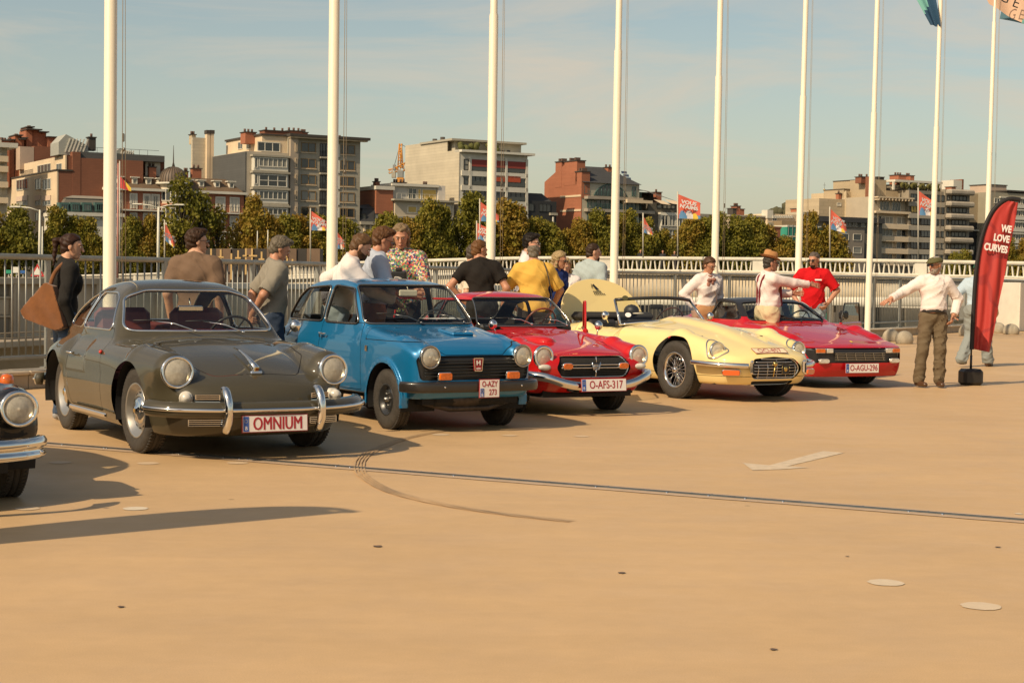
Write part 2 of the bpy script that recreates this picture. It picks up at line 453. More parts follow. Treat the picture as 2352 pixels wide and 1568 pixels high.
def headlight(root, p, d, r, ring=CHROME, rr=.018, depth=.05, name='headlight'):
 global LENSG
 if LENSG is None:
  LENSG = mat('lamp_glass', (.86, .80, .66), .12, 0, 1.0, noise=.25, nscale=30)
  nt = LENSG.node_tree; pr = nt.nodes['Principled BSDF']
  t = nt.nodes.new('ShaderNodeBsdfTransparent'); t.inputs[0].default_value = (.9, .86, .76, 1); mx = nt.nodes.new('ShaderNodeMixShader'); mx.inputs[0].default_value = .45
  wv = nt.nodes.new('ShaderNodeTexWave'); wv.inputs['Scale'].default_value = 38; tc = nt.nodes.new('ShaderNodeTexCoord'); bp = nt.nodes.new('ShaderNodeBump'); bp.inputs['Strength'].default_value = .22; bp.inputs['Distance'].default_value = .004
  nt.links.new(tc.outputs['Object'], wv.inputs[0]); nt.links.new(wv.outputs[0], bp.inputs['Height']); nt.links.new(bp.outputs[0], pr.inputs['Normal'])
  out = nt.nodes['Material Output']; nt.links.new(t.outputs[0], mx.inputs[1]); nt.links.new(pr.outputs[0], mx.inputs[2]); nt.links.new(mx.outputs[0], out.inputs[0])
  mat('lamp_reflector', (.92, .88, .76), .3, 1., noise=.3, nscale=15)
 M = axm(p, d); b = MB()
 b.lathe([(r, -depth), (r + rr, -.01), (r + rr, .006), (r + rr * .5, .016), (r - .002, .008), (r - .006, 0)], 36)
 o = b.build(name, ring, root); o.matrix_local = M
 b = MB(); b.lathe([(r, 0), (r * .8, -.03), (r * .45, -.05), (0.0001, -.055)], 28); b.build('reflector', MT['lamp_reflector'], o)
 b = MB(); b.lathe([(.0001, .028), (r * .35, .025), (r * .65, .018), (r * .88, .008), (r * .98, .0)], 28); b.build('lens', LENSG, o)
 b = MB(); ell_mb(b, (0, 0, -.02), (.014, .014, .022)); b.build('bulb', PLATEW, o)
 return o
def lamp(root, p, d, size, m, name='indicator', ring=CHROME, up=None, h=.018, r=.01):
 """rounded block lamp, size = (w, h) in the plane across d"""
 q = Vector(d).normalized(); M = axm(p, d); x = Vector((0, 0, 1)).cross(q).normalized(); M = Matrix((x, q.cross(x), q)).transposed().to_4x4(); M.translation = Vector(p)
 b = MB()
 def blk(w, hh, z0, z1, r, b):
  pr = rprof(w, hh, min(r, hh / 2 - .001), 4); n = len(pr); pr2 = [(a * .92, c * .88) for a, c in pr]
  V = [(a, c, z0) for a, c in pr] + [(a, c, z1 * .7) for a, c in pr] + [(a, c, z1) for a, c in pr2]
  Fc = []
  for L in range(2):
   for i in range(n): Fc.append((L * n + i, L * n + (i + 1) % n, (L + 1) * n + (i + 1) % n, (L + 1) * n + i))
  b.add(V, Fc, True); b.add([V[i] for i in range(2 * n, 3 * n)], [tuple(range(n))], False)
 blk(size[0] + .012, size[1] + .012, -.02, .006, r + .004, b); o = b.build(name, ring, root); o.matrix_local = M
 b = MB(); blk(size[0], size[1], -.01, h, r, b); b.build('lens', m, o)
 return o
def plate(root, p, d, lines, w=.52, h=.11, m=None, tx=None, blue=True, up=(0, 0, 1)):
 q = Vector(d).normalized(); x = Vector(up).cross(q).normalized(); M = Matrix((x, q.cross(x), q)).transposed().to_4x4(); M.translation = Vector(p)
 b = MB(); b.box((0, 0, -.004), (w + .012, h + .012, .008)); o = b.build('number_plate', PLATER, root); o.matrix_local = M
 b = MB(); b.box((0, 0, .0005), (w, h, .006)); b.build('plate_face', m or PLATEW, o)
 if blue:
  bw, bh = (.042, h - .006) if len(lines) == 1 else (.038, h * .48)
  by = 0 if len(lines) == 1 else -h * .24
  b = MB(); b.box((-w / 2 + bw / 2 + .003, by, .0045), (bw, bh, .003)); b.build('blue_strip', PLATEB, o)
  text('B', .038, WHITEP, o, Matrix.Translation((-w / 2 + bw / 2 + .003, by - bh * .28, .0065)), .0005)
  b = MB()
  for i in range(12): b.box((-w / 2 + bw / 2 + .003 + .012 * cos(i * pi / 6), by + bh * .2 + .012 * sin(i * pi / 6), .0062), (.003, .003, .0006))
  b.build('star_ring', mat('star_yellow', (.7, .55, .05), .5), o)
 for (s, x0, y0, sz, sx, *bo) in lines: text(s, sz, tx or PLATER, o, Matrix.Translation((x0, y0, .0045)), .0008, sx, bold=bo[0] if bo else .0012)
 if lines[0][0][1] == 'M': text(lines[0][0], .134, tx or PLATER, o, Matrix.Translation((.0225, -.004, .0047)), .0008, .70); text(lines[0][0], .134, tx or PLATER, o, Matrix.Translation((.0175, -.004, .0043)), .0008, .70)
 return o
def wheel(root, p, R, w, rr, style, side, steer=0.):
 """rim is the part, tyre, hub cap and nuts its sub-parts; local z = outwards"""
 M = Matrix.Translation(p) @ Matrix.Rotation(steer, 4, 'Z') @ Matrix.Rotation(side * pi / 2, 4, 'Y')
 z = w / 2
 RM = {'silver': mat('wheel_silver', (.5, .47, .42), .3, .85), 'black': mat('wheel_black', (.02, .02, .02), .35, coat=.5), 'wire': CHROME, 'alloy': mat('wheel_alloy', (.42, .4, .37), .35, .8), 'dark': mat('wheel_grey', (.10, .10, .10), .4, .6)}[style]
 b = MB()
 if style == 'wire':
  b.lathe([(rr - .005, -z), (rr, z * .6), (rr + .01, z * .95), (rr + .004, z), (rr - .012, z * .9), (rr - .02, z * .55), (rr - .025, -z)], 40)
  for i in range(36):
   a = i * pi / 18; a2 = a + (.42 if i % 2 else -.42); zz = -.01 if i % 4 < 2 else .03
   b.tube([(.035 * cos(a2), .035 * sin(a2), z * .75 if i % 4 < 2 else z * .2), ((rr - .018) * cos(a), (rr - .018) * sin(a), z * .5 if i % 3 else -z * .1)], .0035, 5)
  b.lathe([(.0001, z * 1.15), (.02, z * 1.15), (.035, z * .95), (.042, z * .5), (.045, 0)], 20)
 else:
  b.lathe([(rr, -z), (rr - .02, -z * .9), (rr - .03, z * .2), (rr - .01, z * .8), (rr + .008, z * .93), (rr + .006, z), (rr - .008, z * .9), (rr - .035, z * .35),
     (rr * .72, z * .28), (rr * .62, z * .55), (rr * .5, z * .62), (rr * .42, z * .5), (rr * .3, z * .5), (.0001, z * .55)], 44)
 o = b.build('wheel', RM, root); o.matrix_local = M
 b = MB()
 b.lathe([(rr - .004, -z * .85), (rr + .015, -z * .98), ((R + rr) / 2, -z * 1.08), (R - .025, -z * 1.0), (R - .006, -z * .82), (R, -z * .6), (R + .001, -z * .3), (R - .008, -z * .27), (R - .008, -z * .22), (R + .001, -z * .2), (R + .002, 0), (R + .001, z * .2), (R - .008, z * .22), (R - .008, z * .27), (R + .001, z * .3),
    (R, z * .6), (R - .006, z * .82), (R - .025, z * 1.0), ((R + rr) / 2 + .012, z * 1.08), ((R + rr) / 2 - .01, z * 1.05), (rr + .015, z * .98), (rr + .004, z * .93)], 64)
 n = 64
 for i in range(n):
  a = 2 * pi * (i + .5) / n
  for sg in (-1, 1):
   b.box(((R + .001) * cos(a), (R + .001) * sin(a), sg * z * .62), (.010, .020, z * .42), Matrix.Rotation(a, 3, 'Z') @ Matrix.Rotation(.35 * sg, 3, 'X'))
 b.build('tyre', TYRE, o)
 if style in ('silver',):
  b = MB(); b.lathe([(.0001, z * .62 + .035), (.03, z * .62 + .034), (.035, z * .62 + .026), (rr * .38, z * .62 + .02), (rr * .52, z * .62 + .006), (rr * .55, z * .5)], 36); b.build('hub_cap', CHROME, o)
  b = MB(); b.box((0, 0, z * .62 + .037), (.03, .038, .004), bev=.002); b.build('hub_badge', mat('badge_gold', (.55, .35, .1), .3, .8), o)
  b = MB()
  for i in range(12):
   a = i * pi / 6; b.box((rr * .66 * cos(a), rr * .66 * sin(a), z * .47), (.028, .012, .006), Matrix.Rotation(a + pi / 2, 3, 'Z'), .002)
  b.build('rim_slots', DARK, o)
 if style in ('black', 'dark', 'alloy'):
  b = MB()
  for i in range(4): a = i * pi / 2 + .3; b.lathe([(.0001, z * .5 + .022), (.008, z * .5 + .022), (.009, z * .5)], 6, Matrix.Translation((rr * .38 * cos(a), rr * .38 * sin(a), 0)))
  b.lathe([(.0001, z * .5 + .05), (.02, z * .5 + .048), (.026, z * .5)], 16)
  b.build('wheel_nuts', mat('nut_steel', (.25, .24, .22), .35, .9), o)
  b = MB()
  for i in range(8):
   a = i * pi / 4; b.box((rr * .7 * cos(a), rr * .7 * sin(a), z * .42), (.02, .035, .006), Matrix.Rotation(a, 3, 'Z'), .003)
  b.build('rim_slots', DARK, o)
 return o
def seam(S, f, g=.003):
 A, R1, _ = cut(S, lambda x, y, z: f(x, y, z) + g); st, out, lp = cut(R1, lambda x, y, z: f(x, y, z) - g)
 return A, st, out, lp
def split_lr(S):
 V = S.V; L = []; R = []
 for q in S.F: (R if V[q[0]][0] + V[q[1]][0] > 0 else L).append(q)
 return Surf(V, S.N, L), Surf(V, S.N, R)
def trims(lp, tm, tr, g_):
 if not isinstance(tm, list): tm = [(tm, tr, 0.)]
 for (m_, r_, o_) in tm: trim('window_trim', [(P + N * o_, c, N) for P, c, N in lp], r_, m_, g_)
def body(root, Fn, lo, hi, pm, arches=(), aw=.4, windows=(), panels=(), holes=(), lining=True, lin_z=.5, lin_y=(-9, 9), h=.022, gl=GLASS, lining_m=None, seam_w=.003, two_tone=None):
 """windows: (name, f, trim material, trim radius); panels: (name, f, left and right?); holes: f removed"""
 S = snet(Fn, lo, hi, h)
 wl = []
 for (nm, f, tm, tr) in windows:
  A, S, lp = cut(S, f); wl.append((nm, A, lp, tm, tr))
 for (y0, z0, R) in arches:
  _, S, _ = cut(S, lambda x, y, z: np.maximum(np.hypot(y - y0, z - z0) - R, aw - np.abs(x)))
 for f in holes: _, S, _ = cut(S, f)
 lin = S
 seams = []
 for (nm, f, lr) in panels:
  A, st, S, _ = seam(S, f, seam_w); seams.append(st)
  if lr:
   for P_ in split_lr(A): sobj(nm, P_, pm, root)
  else: sobj(nm, A, pm, root)
 bo = sobj('body', S, pm, root)
 for st in seams: sobj('shut_line', st, DARK, root, -.005)
 for (nm, A, lp, tm, tr) in wl:
  if nm in ('side_window', 'quarter_window', 'door_window'):
   for q, P_ in zip((-1, 1), split_lr(A)):
    g_ = sobj(nm, P_, gl, root, -.004)
    if g_ and tm: trims([l for l in lp if l[0][:, 0].mean() * q > 0], tm, tr, g_)
  else:
   g_ = sobj(nm, A, gl, root, -.004)
   if g_ and tm: trims(lp, tm, tr, g_)
 if lining:
  V = lin.V; L = Surf(V, lin.N, [q for q in lin.F if V[q[0]][2] > lin_z and lin_y[0] < V[q[0]][1] < lin_y[1]])
  sobj('lining', L, lining_m or LININGM, root, -.022, True)
 for (y0, z0, R) in arches:
  for sx in (-1, 1):
   b = MB(); n = 20; xo = aw - .12; V = []; Fc = []
   xe = aw + .02
   for q in np.linspace(aw, 1.1, 60):
    if Fn(np.array([q]), np.array([y0]), np.array([z0 + R + .02]))[0] < 0: xe = q
   xe -= .012
   for i in range(n + 1):
    a = -.28 + (pi + .56) * i / n
    for xx in (xo, xe): V.append((sx * xx, y0 + (R + .004) * cos(a), z0 + (R + .004) * sin(a)))
   for i in range(n): Fc.append((2 * i, 2 * i + 1, 2 * i + 3, 2 * i + 2))
   V.append((sx * xo, y0, z0)); Fc += [(2 * i, 2 * i + 2, len(V) - 1) for i in range(n)]
   b.add(V, Fc, True); b.build('wheel_well', DARK, root)
 return bo
def place(a_deg, x, y): return dict(loc=(x, y, 0), rz=pi + radians(a_deg))
def anchor(a_deg, lx, ly, wx, wy):
 """world location of the car origin such that local (lx, ly) falls on (wx, wy)"""
 t = pi + radians(a_deg); return (wx - (lx * cos(t) - ly * sin(t)), wy - (lx * sin(t) + ly * cos(t)), 0)
def anchor_px(a_deg, lx, ly, u, v): p = gnd(u, v); return anchor(a_deg, lx, ly, p.x, p.y)
def seat(root, x, y, z, m, w=.48, hb=.5, head=False, name='seat'):
 b = MB(); b.box((x, y, z), (w, .5, .16), bev=.05); o = b.build(name, m, root)
 b = MB(); b.box((x, y - .26, z + hb / 2 + .02), (w, .13, hb), Matrix.Rotation(.2, 3, 'X'), bev=.05); b.build('seat_back', m, o)
 if head: b = MB(); b.box((x, y - .34, z + hb + .12), (.24, .09, .16), Matrix.Rotation(.2, 3, 'X'), bev=.035); b.build('headrest', m, o)
 return o
def steering(root, p, r, m, tilt=1.05):
 b = MB(); M = Matrix.Rotation(tilt, 3, 'X'); n = 28
 b.tube([M @ Vector((r * cos(2 * pi * i / n), r * sin(2 * pi * i / n), 0)) for i in range(n)], .011, 7, True)
 for a in (0, pi / 2 + .5, pi - .0, -pi / 2): b.tube([M @ Vector((0, 0, -.02)), M @ Vector((r * cos(a), r * sin(a), 0))], .007, 5)
 b.tube([M @ Vector((0, 0, 0)), M @ Vector((0, 0, -.5))], .02, 7)
 return b.build('steering_wheel', m, root, p)
def wiper(root, p, q, r=.006, m=None, name='wiper', blade=.3, bd=(1, 0, .0)):
 b = MB(); P, Q = Vector(p), Vector(q); mid = (P + Q) / 2 + Vector((0, .02, .02)); b.tube([P, mid, Q], [r, r * .8, r * .6], 6); ell_mb(b, P, (.014, .014, .014), 8)
 o = b.build(name, m or CHROME, root)
 b = MB(); d = Vector(bd).normalized() * blade / 2; b.tube([Q - d, Q + Vector((0, .008, .008)), Q + d], .005, 5); b.build('wiper_blade', BLACKRUB, o); return o
def mirror_round(root, base, head, d, r, name='wing_mirror'):
 b = MB(); b.tube([base, head], .007, 6); b.lathe([(.0001, -.045), (r * .5, -.04), (r * .85, -.022), (r, 0), (r * .96, .004)], 22, axm(head, d)); o = b.build(name, CHROME, root)
 b = MB(); b.lathe([(.0001, .003), (r * .95, .003)], 22, axm(head, d)); b.build('mirror_glass', mat('mirror_glass', (.8, .8, .8), .02, 1.), o); return o
def blob(root, name, m, pts, rad, n=6): b = MB(); b.tube(pts, rad, n); return b.build(name, m, root)
# ------------------------------------------------------------------ the dark olive coupe
def olive_coupe():
 pm = paint('paint_olive_grey', (.058, .049, .028))
 loc = anchor_px(30, .67, 0, 336, 1038)
 root = thing('classic_coupe', 'dark olive grey rounded two-door coupe with chrome headlight rings and OMNIUM plate', 'car', loc, pi + radians(30)); root.scale = (1.03, 1.03, 1.02)
 zc = prof((.95, .30), (.86, .42), (.78, .51), (.68, .585), (.5, .665), (.25, .745), (0, .80), (-.3, .855), (-.55, .885), (-.8, .90), (-2.0, .90), (-2.4, .84), (-2.7, .72), (-2.95, .52), (-3.15, .3), sm=.04)
 wd = prof((.9, .55), (.7, .66), (.5, .745), (.25, .80), (-.1, .825), (-.5, .82), (-1, .812), (-1.7, .82), (-2.1, .835), (-2.6, .77), (-3.1, .52), (-3.2, .4), sm=.05)
 bz = prof((0, .16), (.15, .10), (.25, .045), (.4, .008), (.5, 0), (.62, .01), (.75, .045), (.85, .10), (.95, .19), (1.1, .4), sm=.03)
 yn = prof((0, .84), (.3, .81), (.5, .74), (.65, .62), (.8, .42), (1.0, .1), sm=.03); fz = prof((0, .3), (.15, .14), (.25, .05), (.35, .01), (.5, 0), (1, 0), sm=.02)
 yr = prof((0, 3.1), (.3, 3.07), (.5, 2.95), (.7, 2.65), (.85, 2.3), (1.1, 1.8), sm=.03)
 zr = prof((-.1, .55), (-.35, .78), (-.5, .905), (-.62, 1.01), (-.85, 1.18), (-1.0, 1.265), (-1.15, 1.303), (-1.4, 1.325), (-1.65, 1.31), (-1.9, 1.245), (-2.2, 1.135), (-2.5, .975), (-2.8, .77), (-3.1, .5), sm=.06)
 wc = prof((.6, .76), (.8, .71), (.9, .68), (1.0, .64), (1.1, .59), (1.2, .53), (1.32, .42), sm=.03); tp = prof((-3.2, -.35), (-2.8, -.2), (-2.4, -.09), (-2.0, -.03), (-1.5, 0), (-.7, 0), (-.3, -.05), sm=.05)
 def Fn(x, y, z):
  ax = np.abs(x)
  b = smax(z - zc(y) + .16 * ax**2, ax - wd(y) + bz(z), .14); b = smax(b, y - yn(ax) + fz(z), .10); b = smax(b, -y - yr(ax) + fz(z), .12); b = smax(b, .17 - z, .03)
  f = smin(cone(ax, y, z, (.615, .47, .645), (.64, .0, .665), .150, .165), cone(ax, y, z, (.63, 0, .665), (.665, -1.1, .68), .165, .12), .03)
  b = smin(b, f, .075)
  b = smin(b, cone(ax, y, z, (.655, -1.85, .65), (.60, -2.6, .55), .15, .15), .10)
  yy = -1.4 + (y + 1.4) * (1 + .26 * ax**2)
  c = smax(z - zr(yy) + .15 * ax**2, ax - wc(z) - tp(y), .085); c = np.maximum(c, np.maximum(.6 - z, y + .2))
  return smin(b, c, .045)
 def dw(pts, r, xm=.3): return lambda x, y, z: np.maximum(spoly(y, z, pts, r), xm - np.abs(x))
 wins = [('windscreen', lambda x, y, z: np.maximum(spoly(x, z, [(-.575, .955), (.575, .955), (.50, 1.14), (.35, 1.19), (-.35, 1.19), (-.50, 1.14)], .045), -1.12 - y), CHROME, .012),
   ('rear_window', lambda x, y, z: np.maximum(spoly(x, z, [(-.47, .99), (.47, .99), (.40, 1.19), (-.40, 1.19)], .04), y + 1.7), CHROME, .008),
   ('door_window', dw([(-.86, .935), (-1.05, 1.145), (-1.18, 1.185), (-1.54, 1.185), (-1.64, .935)], .025), CHROME, .009),
   ('quarter_window', dw([(-1.72, .935), (-1.65, 1.175), (-1.86, 1.13), (-2.10, 1.035), (-2.24, .94)], .025), CHROME, .008)]
 door = dw([(-.74, .30), (-.70, .55), (-.78, .895), (-1.62, .895), (-1.66, .6), (-1.60, .30)], .03, .45)
 hood = lambda x, y, z: np.maximum(spoly(x, y, [(-.27, .50), (.27, .50), (.40, .25), (.43, -.1), (.36, -.26), (-.36, -.26), (-.43, -.1), (-.40, .25)], .10), .5 - z)
 body(root, Fn, (-.95, -3.25, .1), (.95, .95, 1.4), pm, ((0, .33, .375), (-2.1, .33, .37)), .45, wins, (('door', door, True), ('bonnet', hood, False)), lin_y=(-2.6, -.3), lin_z=.7, lining_m=mat('cloth_lining', (.16, .13, .10), .9))
 for sx in (-1, 1):
  wheel(root, (sx * .665, 0, .325), .325, .15, .205, 'silver', sx, 0.06); wheel(root, (sx * .645, -2.1, .325), .325, .15, .205, 'silver', sx)
  headlight(root, (sx * .618, .618, .650), (sx * .08, 1, .10), .102, rr=.020, depth=.08)
  b = MB(); b.lathe([(.0001, .05), (.03, .045), (.041, .02), (.044, 0), (.05, 0), (.05, -.05)], 24); o = b.build('indicator', LENS, root); o.matrix_local = axm((sx * .585, .715, .465), (sx * .35, 1, 0))
  for zz, nm, x0, x1 in ((.465, 'horn_grille', .36, .52), (.285, 'lower_grille', .34, .58)):
   g = MB(); yy = (.80 - .15 * .2) if nm == 'horn_grille' else .79
   g.box((sx * (x0 + x1) / 2, yy - .0, zz), (x1 - x0, .012, .052), Matrix.Rotation(-sx * .28, 3, 'Z'), .004); go = g.build(nm, DARK, root)
   g = MB()
   for k in range(4): g.box((sx * (x0 + x1) / 2, yy + .008, zz - .021 + k * .014), (x1 - x0 + .01, .008, .0045), Matrix.Rotation(-sx * .28, 3, 'Z'))
   for xx in (x0, x1): g.box((sx * xx, yy + (.035 if xx == x0 else -.03), zz), (.006, .008, .05), Matrix.Rotation(-sx * .28, 3, 'Z'))
   g.build('grille_bars', CHROME, go)
 half = [(0, .955, .385), (.25, .945, .385), (.48, .90, .387), (.68, .80, .39), (.80, .68, .395), (.84, .60, .40)]
 path = list(reversed(smooth_path(mirx(half)[:5] + mirx(half)[6:], 6)))
 b = MB(); sweep(b, path, [(-.035, -.055), (.01, -.06), (.03, -.03), (.035, 0), (.02, .035), (-.01, .055), (-.05, .06)]); bu = b.build('front_bumper', pm, root)
 b = MB(); sweep(b, path, [(.03, -.014), (.045, -.012), (.05, 0), (.045, .012), (.03, .014)]); b.build('bumper_strip', CHROME, bu)
 half2 = [(0, -3.22, .40), (.4, -3.17, .40), (.66, -2.98, .40), (.80, -2.7, .41), (.84, -2.5, .42)]
 b = MB(); pth = smooth_path(mirx(half2)[:4] + mirx(half2)[5:], 6); sweep(b, pth, [(-.035, -.055), (.02, -.05), (.035, 0), (.02, .045), (-.05, .055)]); rb = b.build('rear_bumper', pm, root)
 b = MB(); sweep(b, pth, [(.03, -.014), (.048, 0), (.03, .014)]); b.build('bumper_strip', CHROME, rb)
 for sx in (-1, 1):
  b = MB(); b.tube(smooth_path([(sx * .36, .93, .225), (sx * .36, .985, .29), (sx * .36, 1.0, .38), (sx * .36, .985, .46), (sx * .36, .93, .525), (sx * .36, .87, .53)], 4), [.012] + [.032] * 16 + [.028] * 3 + [.012], 10); b.build('overrider', CHROME, root)
  b = MB(); b.box((sx * .81, -1.05, .245), (.02, 1.05, .035), bev=.009); b.build('sill_strip', CHROME, root)
  b = MB(); b.tube([(sx * .805, -1.48, .70), (sx * .83, -1.47, .70), (sx * .84, -1.55, .705), (sx * .83, -1.64, .70), (sx * .805, -1.64, .70)], .009, 7); b.build('door_handle', CHROME, root)
 b = MB(); b.tube([(.79, -.74, .74), (.806, -.70, .74)], [.02, .012], 10); b.build('side_indicator', REDLENS, root)
 b = MB(); b.tube([(0, .12, .803), (0, .25, .785), (0, .38, .75), (0, .48, .715), (0, .59, .66)], [.005, .009, .014, .020, .032], 8); b.box((0, .60, .636), (.10, .03, .03), Matrix.Rotation(-.5, 3, 'X'), .01); hd = b.build('bonnet_handle', CHROME, root)
 b = MB(); b.box((0, .607, .66), (.034, .012, .042), Matrix.Rotation(-.6, 3, 'X'), .004); b.build('crest', MT['badge_gold'], hd)
 b = MB(); b.box((0, .613, .662), (.014, .006, .018), Matrix.Rotation(-.6, 3, 'X'), .002); b.build('crest_field', REDLENS, hd)
 plate(root, (0, .985, .285), (0, 1, .05), [('OMNIUM', .02, -.004, .134, .70, 0.)], .50, .115)
 wiper(root, (.12, -.42, .915), (.40, -.66, .99), bd=(1, -.15, .02)); wiper(root, (-.28, -.42, .905), (-.02, -.63, .985), bd=(1, -.05, .02))
 mirror_round(root, (-.74, -.62, .87), (-.80, -.58, .95), (0, -1, 0), .052)
 b = MB(); b.tube([(0, -.93, 1.17), (0, -.90, 1.10)], .006, 6); b.box((0, -.90, 1.085), (.22, .02, .05), bev=.018); b.build('rear_view_mirror', CHROME, root)
 RS = mat('seat_oxblood', (.17, .035, .025), .5, noise=.15, nscale=20, bump=.2, bscale=12)
 for sx in (-1, 1): seat(root, sx * .33, -1.40, .46, RS, hb=.60)
 b = MB(); b.box((0, -2.02, .72), (1.16, .14, .46), Matrix.Rotation(.35, 3, 'X'), .05); b.box((0, -1.80, .5), (1.16, .4, .12), bev=.04); b.build('rear_seat', RS, root)
 b = MB(); b.box((0, -.66, .85), (1.2, .12, .14), bev=.04); b.build('dashboard', REDLENS if False else mat('dash_red', (.22, .02, .015), .4, coat=.5), root)
 steering(root, (-.33, -.84, .86), .19, BLACKPL)
 b = MB(); b.box((0, -1.1, .24), (1.15, 3.1, .08)); b.box((0, .35, .25), (1.0, .6, .12), bev=.04); b.build('floor_pan', DARK, root)
 b = MB(); b.box((0, -2.63, .5), (1.0, .04, .2), bev=.01); b.build('engine_cover', DARK, root)
 return root
RUBCHROME = [(BLACKRUB, .012, -.002), (mat('bright_trim', (.5, .48, .44), .2, 1.), .0045, .010)]
def blue_saloon():
 pm = paint('paint_blue_metallic', (.004, .16, .36), .3)
 root = thing('compact_saloon', 'small metallic blue two-door saloon with black grille and two-line plate', 'car', anchor_px(32, .57, 0, 900, 984.7), pi + radians(32)); root.scale = (1.01, 1.01, 1.045)
 zc = prof((.62, .50), (.55, .60), (.52, .66), (.47, .715), (.40, .755), (.25, .80), (0, .835), (-.25, .87), (-.42, .90), (-.8, .92), (-2.0, .90), (-2.3, .87), (-2.48, .80), (-2.58, .6), sm=.03)
 wd = prof((.6, .575), (.5, .61), (.3, .64), (0, .65), (-.5, .652), (-2.0, .652), (-2.3, .64), (-2.5, .60), (-2.6, .55), sm=.04)
 bz = prof((0, .09), (.15, .07), (.28, .025), (.42, .002), (.6, 0), (.72, .006), (.79, .022), (.84, .04), (.90, .07), (.97, .13), sm=.015)
 yn = prof((0, .555), (.35, .55), (.52, .53), (.61, .48), (.66, .40), (.8, .1), sm=.015); fz = prof((0, .10), (.28, .06), (.36, .01), (.45, 0), (.68, 0), (.74, .02), (.8, .06), sm=.02)
 yr = prof((0, 2.56), (.4, 2.54), (.58, 2.48), (.66, 2.36), (.8, 2.1), sm=.02)
 zr = prof((-.1, .50), (-.32, .80), (-.44, .925), (-.6, 1.075), (-.76, 1.215), (-.86, 1.275), (-1.0, 1.305), (-1.3, 1.328), (-1.7, 1.315), (-2.0, 1.265), (-2.12, 1.21), (-2.3, 1.06), (-2.5, .86), (-2.7, .6), sm=.035)
 wc = prof((.8, .63), (.88, .615), (1.0, .59), (1.15, .55), (1.25, .515), (1.35, .46), sm=.02); tp = prof((-2.7, -.12), (-2.2, -.05), (-1.6, 0), (-.8, 0), (-.3, -.02), sm=.04)
 def Fn(x, y, z):
  ax = np.abs(x)
  b = smax(z - zc(y) + .05 * ax**2, ax - wd(y) + bz(z), .05); b = smax(b, y - yn(ax) + fz(z), .04); b = smax(b, -y - yr(ax) + fz(z), .06); b = smax(b, .29 - z, .02)
  b = smin(b, cone(ax, y, z, (.475, .44, .665), (.50, .1, .72), .108, .10), .04)
  b = smin(b, cone(ax, y, z, (.50, .1, .72), (.53, -.5, .76), .10, .09), .05)
  b = smax(b, z - .745 - .35 * np.maximum(.5 - y, 0) - .4 * (ax < .35), .02)
  for y0 in (0, -2.0): b = smin(b, np.maximum(np.abs(np.hypot(y - y0, z - .265) - .338) - .022, ax - .668) + np.maximum(.60 - ax, 0), .02)
  yy = -1.3 + (y + 1.3) * (1 + .22 * ax**2)
  c = smax(z - zr(yy) + .10 * ax**2, ax - wc(z) - tp(y), .05); c = np.maximum(c, np.maximum(.7 - z, y + .2))
  return smin(b, c, .02)
 def dw(pts, r, xm=.3): return lambda x, y, z: np.maximum(spoly(y, z, pts, r), xm - np.abs(x))
 wins = [('windscreen', lambda x, y, z: np.maximum(spoly(x, z, [(-.545, .945), (.545, .945), (.46, 1.225), (-.46, 1.225)], .035), -1.0 - y), RUBCHROME, .0),
   ('rear_window', lambda x, y, z: np.maximum(spoly(x, z, [(-.42, .98), (.42, .98), (.36, 1.17), (-.36, 1.17)], .035), y + 1.9), RUBCHROME, .0),
   ('door_window', dw([(-.62, .925), (-.87, 1.215), (-1.28, 1.24), (-1.32, .925)], .015), RUBCHROME, 0),
   ('quarter_window', dw([(-1.41, .945), (-1.39, 1.22), (-1.92, 1.195), (-2.08, 1.12), (-2.26, .945)], .03), RUBCHROME, 0)]
 door = dw([(-.50, .34), (-.50, .70), (-.545, .90), (-1.35, .90), (-1.39, .6), (-1.39, .34)], .02, .45)
 bon = lambda x, y, z: np.maximum(np.maximum(.775 - z - .0 * y, -.40 - y), -.9 + 0 * z)
 bon2 = lambda x, y, z: np.maximum(np.maximum(.67 + .22 * np.clip(np.abs(x) * 3 - .9, 0, .5) - z, -.40 - y), y - 2)
 gr = lambda x, y, z: np.maximum(spoly(x, z, [(-.525, .495), (.525, .495), (.55, .625), (-.55, .625)], .04), .4 - y)
 S = body(root, Fn, (-.75, -2.7, .2), (.75, .7, 1.42), pm, ((0, .265, .325), (-2.0, .265, .325)), .42, wins + [('grille', gr, BLACKPL, .008)], (('door', door, True), ('bonnet', bon2, False)), lin_y=(-2.5, -.3), lin_z=.75)
 g = [o for o in root.children if o.name.startswith('grille')][0]; g.data.materials.clear(); g.data.materials.append(BLACKPL); g.location = (0, -.02, 0)
 for k in range(6):
  b = MB(); b.box((0, .548, .492 + k * .027), (1.06 - .0 * k, .03, .011), bev=.004); b.build('grille_bar', mat('grille_bar_black', (.035, .035, .035), .3, .3), root)
 bd = MB(); bd.add([(-.034, .58, .535), (.034, .58, .535), (.045, .58, .64), (-.045, .58, .64), (-.034, .56, .535), (.034, .56, .535), (.045, .56, .64), (-.045, .56, .64)], [(0, 3, 2, 1), (0, 4, 7, 3), (1, 2, 6, 5), (3, 7, 6, 2), (0, 1, 5, 4)]); bo = bd.build('badge', PLATER, root)
 MB().box((0, .583, .643), (.1, .006, .006)).box((.041, .583, .588), (.006, .006, .112), Matrix.Rotation(.1, 3, 'Y')).box((-.041, .583, .588), (.006, .006, .112), Matrix.Rotation(-.1, 3, 'Y')).box((0, .583, .533), (.074, .006, .006)).build('badge_rim', CHROME, bo)
 tm = Matrix.Translation((0, .5845, .603)) @ Matrix.Rotation(pi, 4, 'Z') @ Matrix.Rotation(pi / 2, 4, 'X')
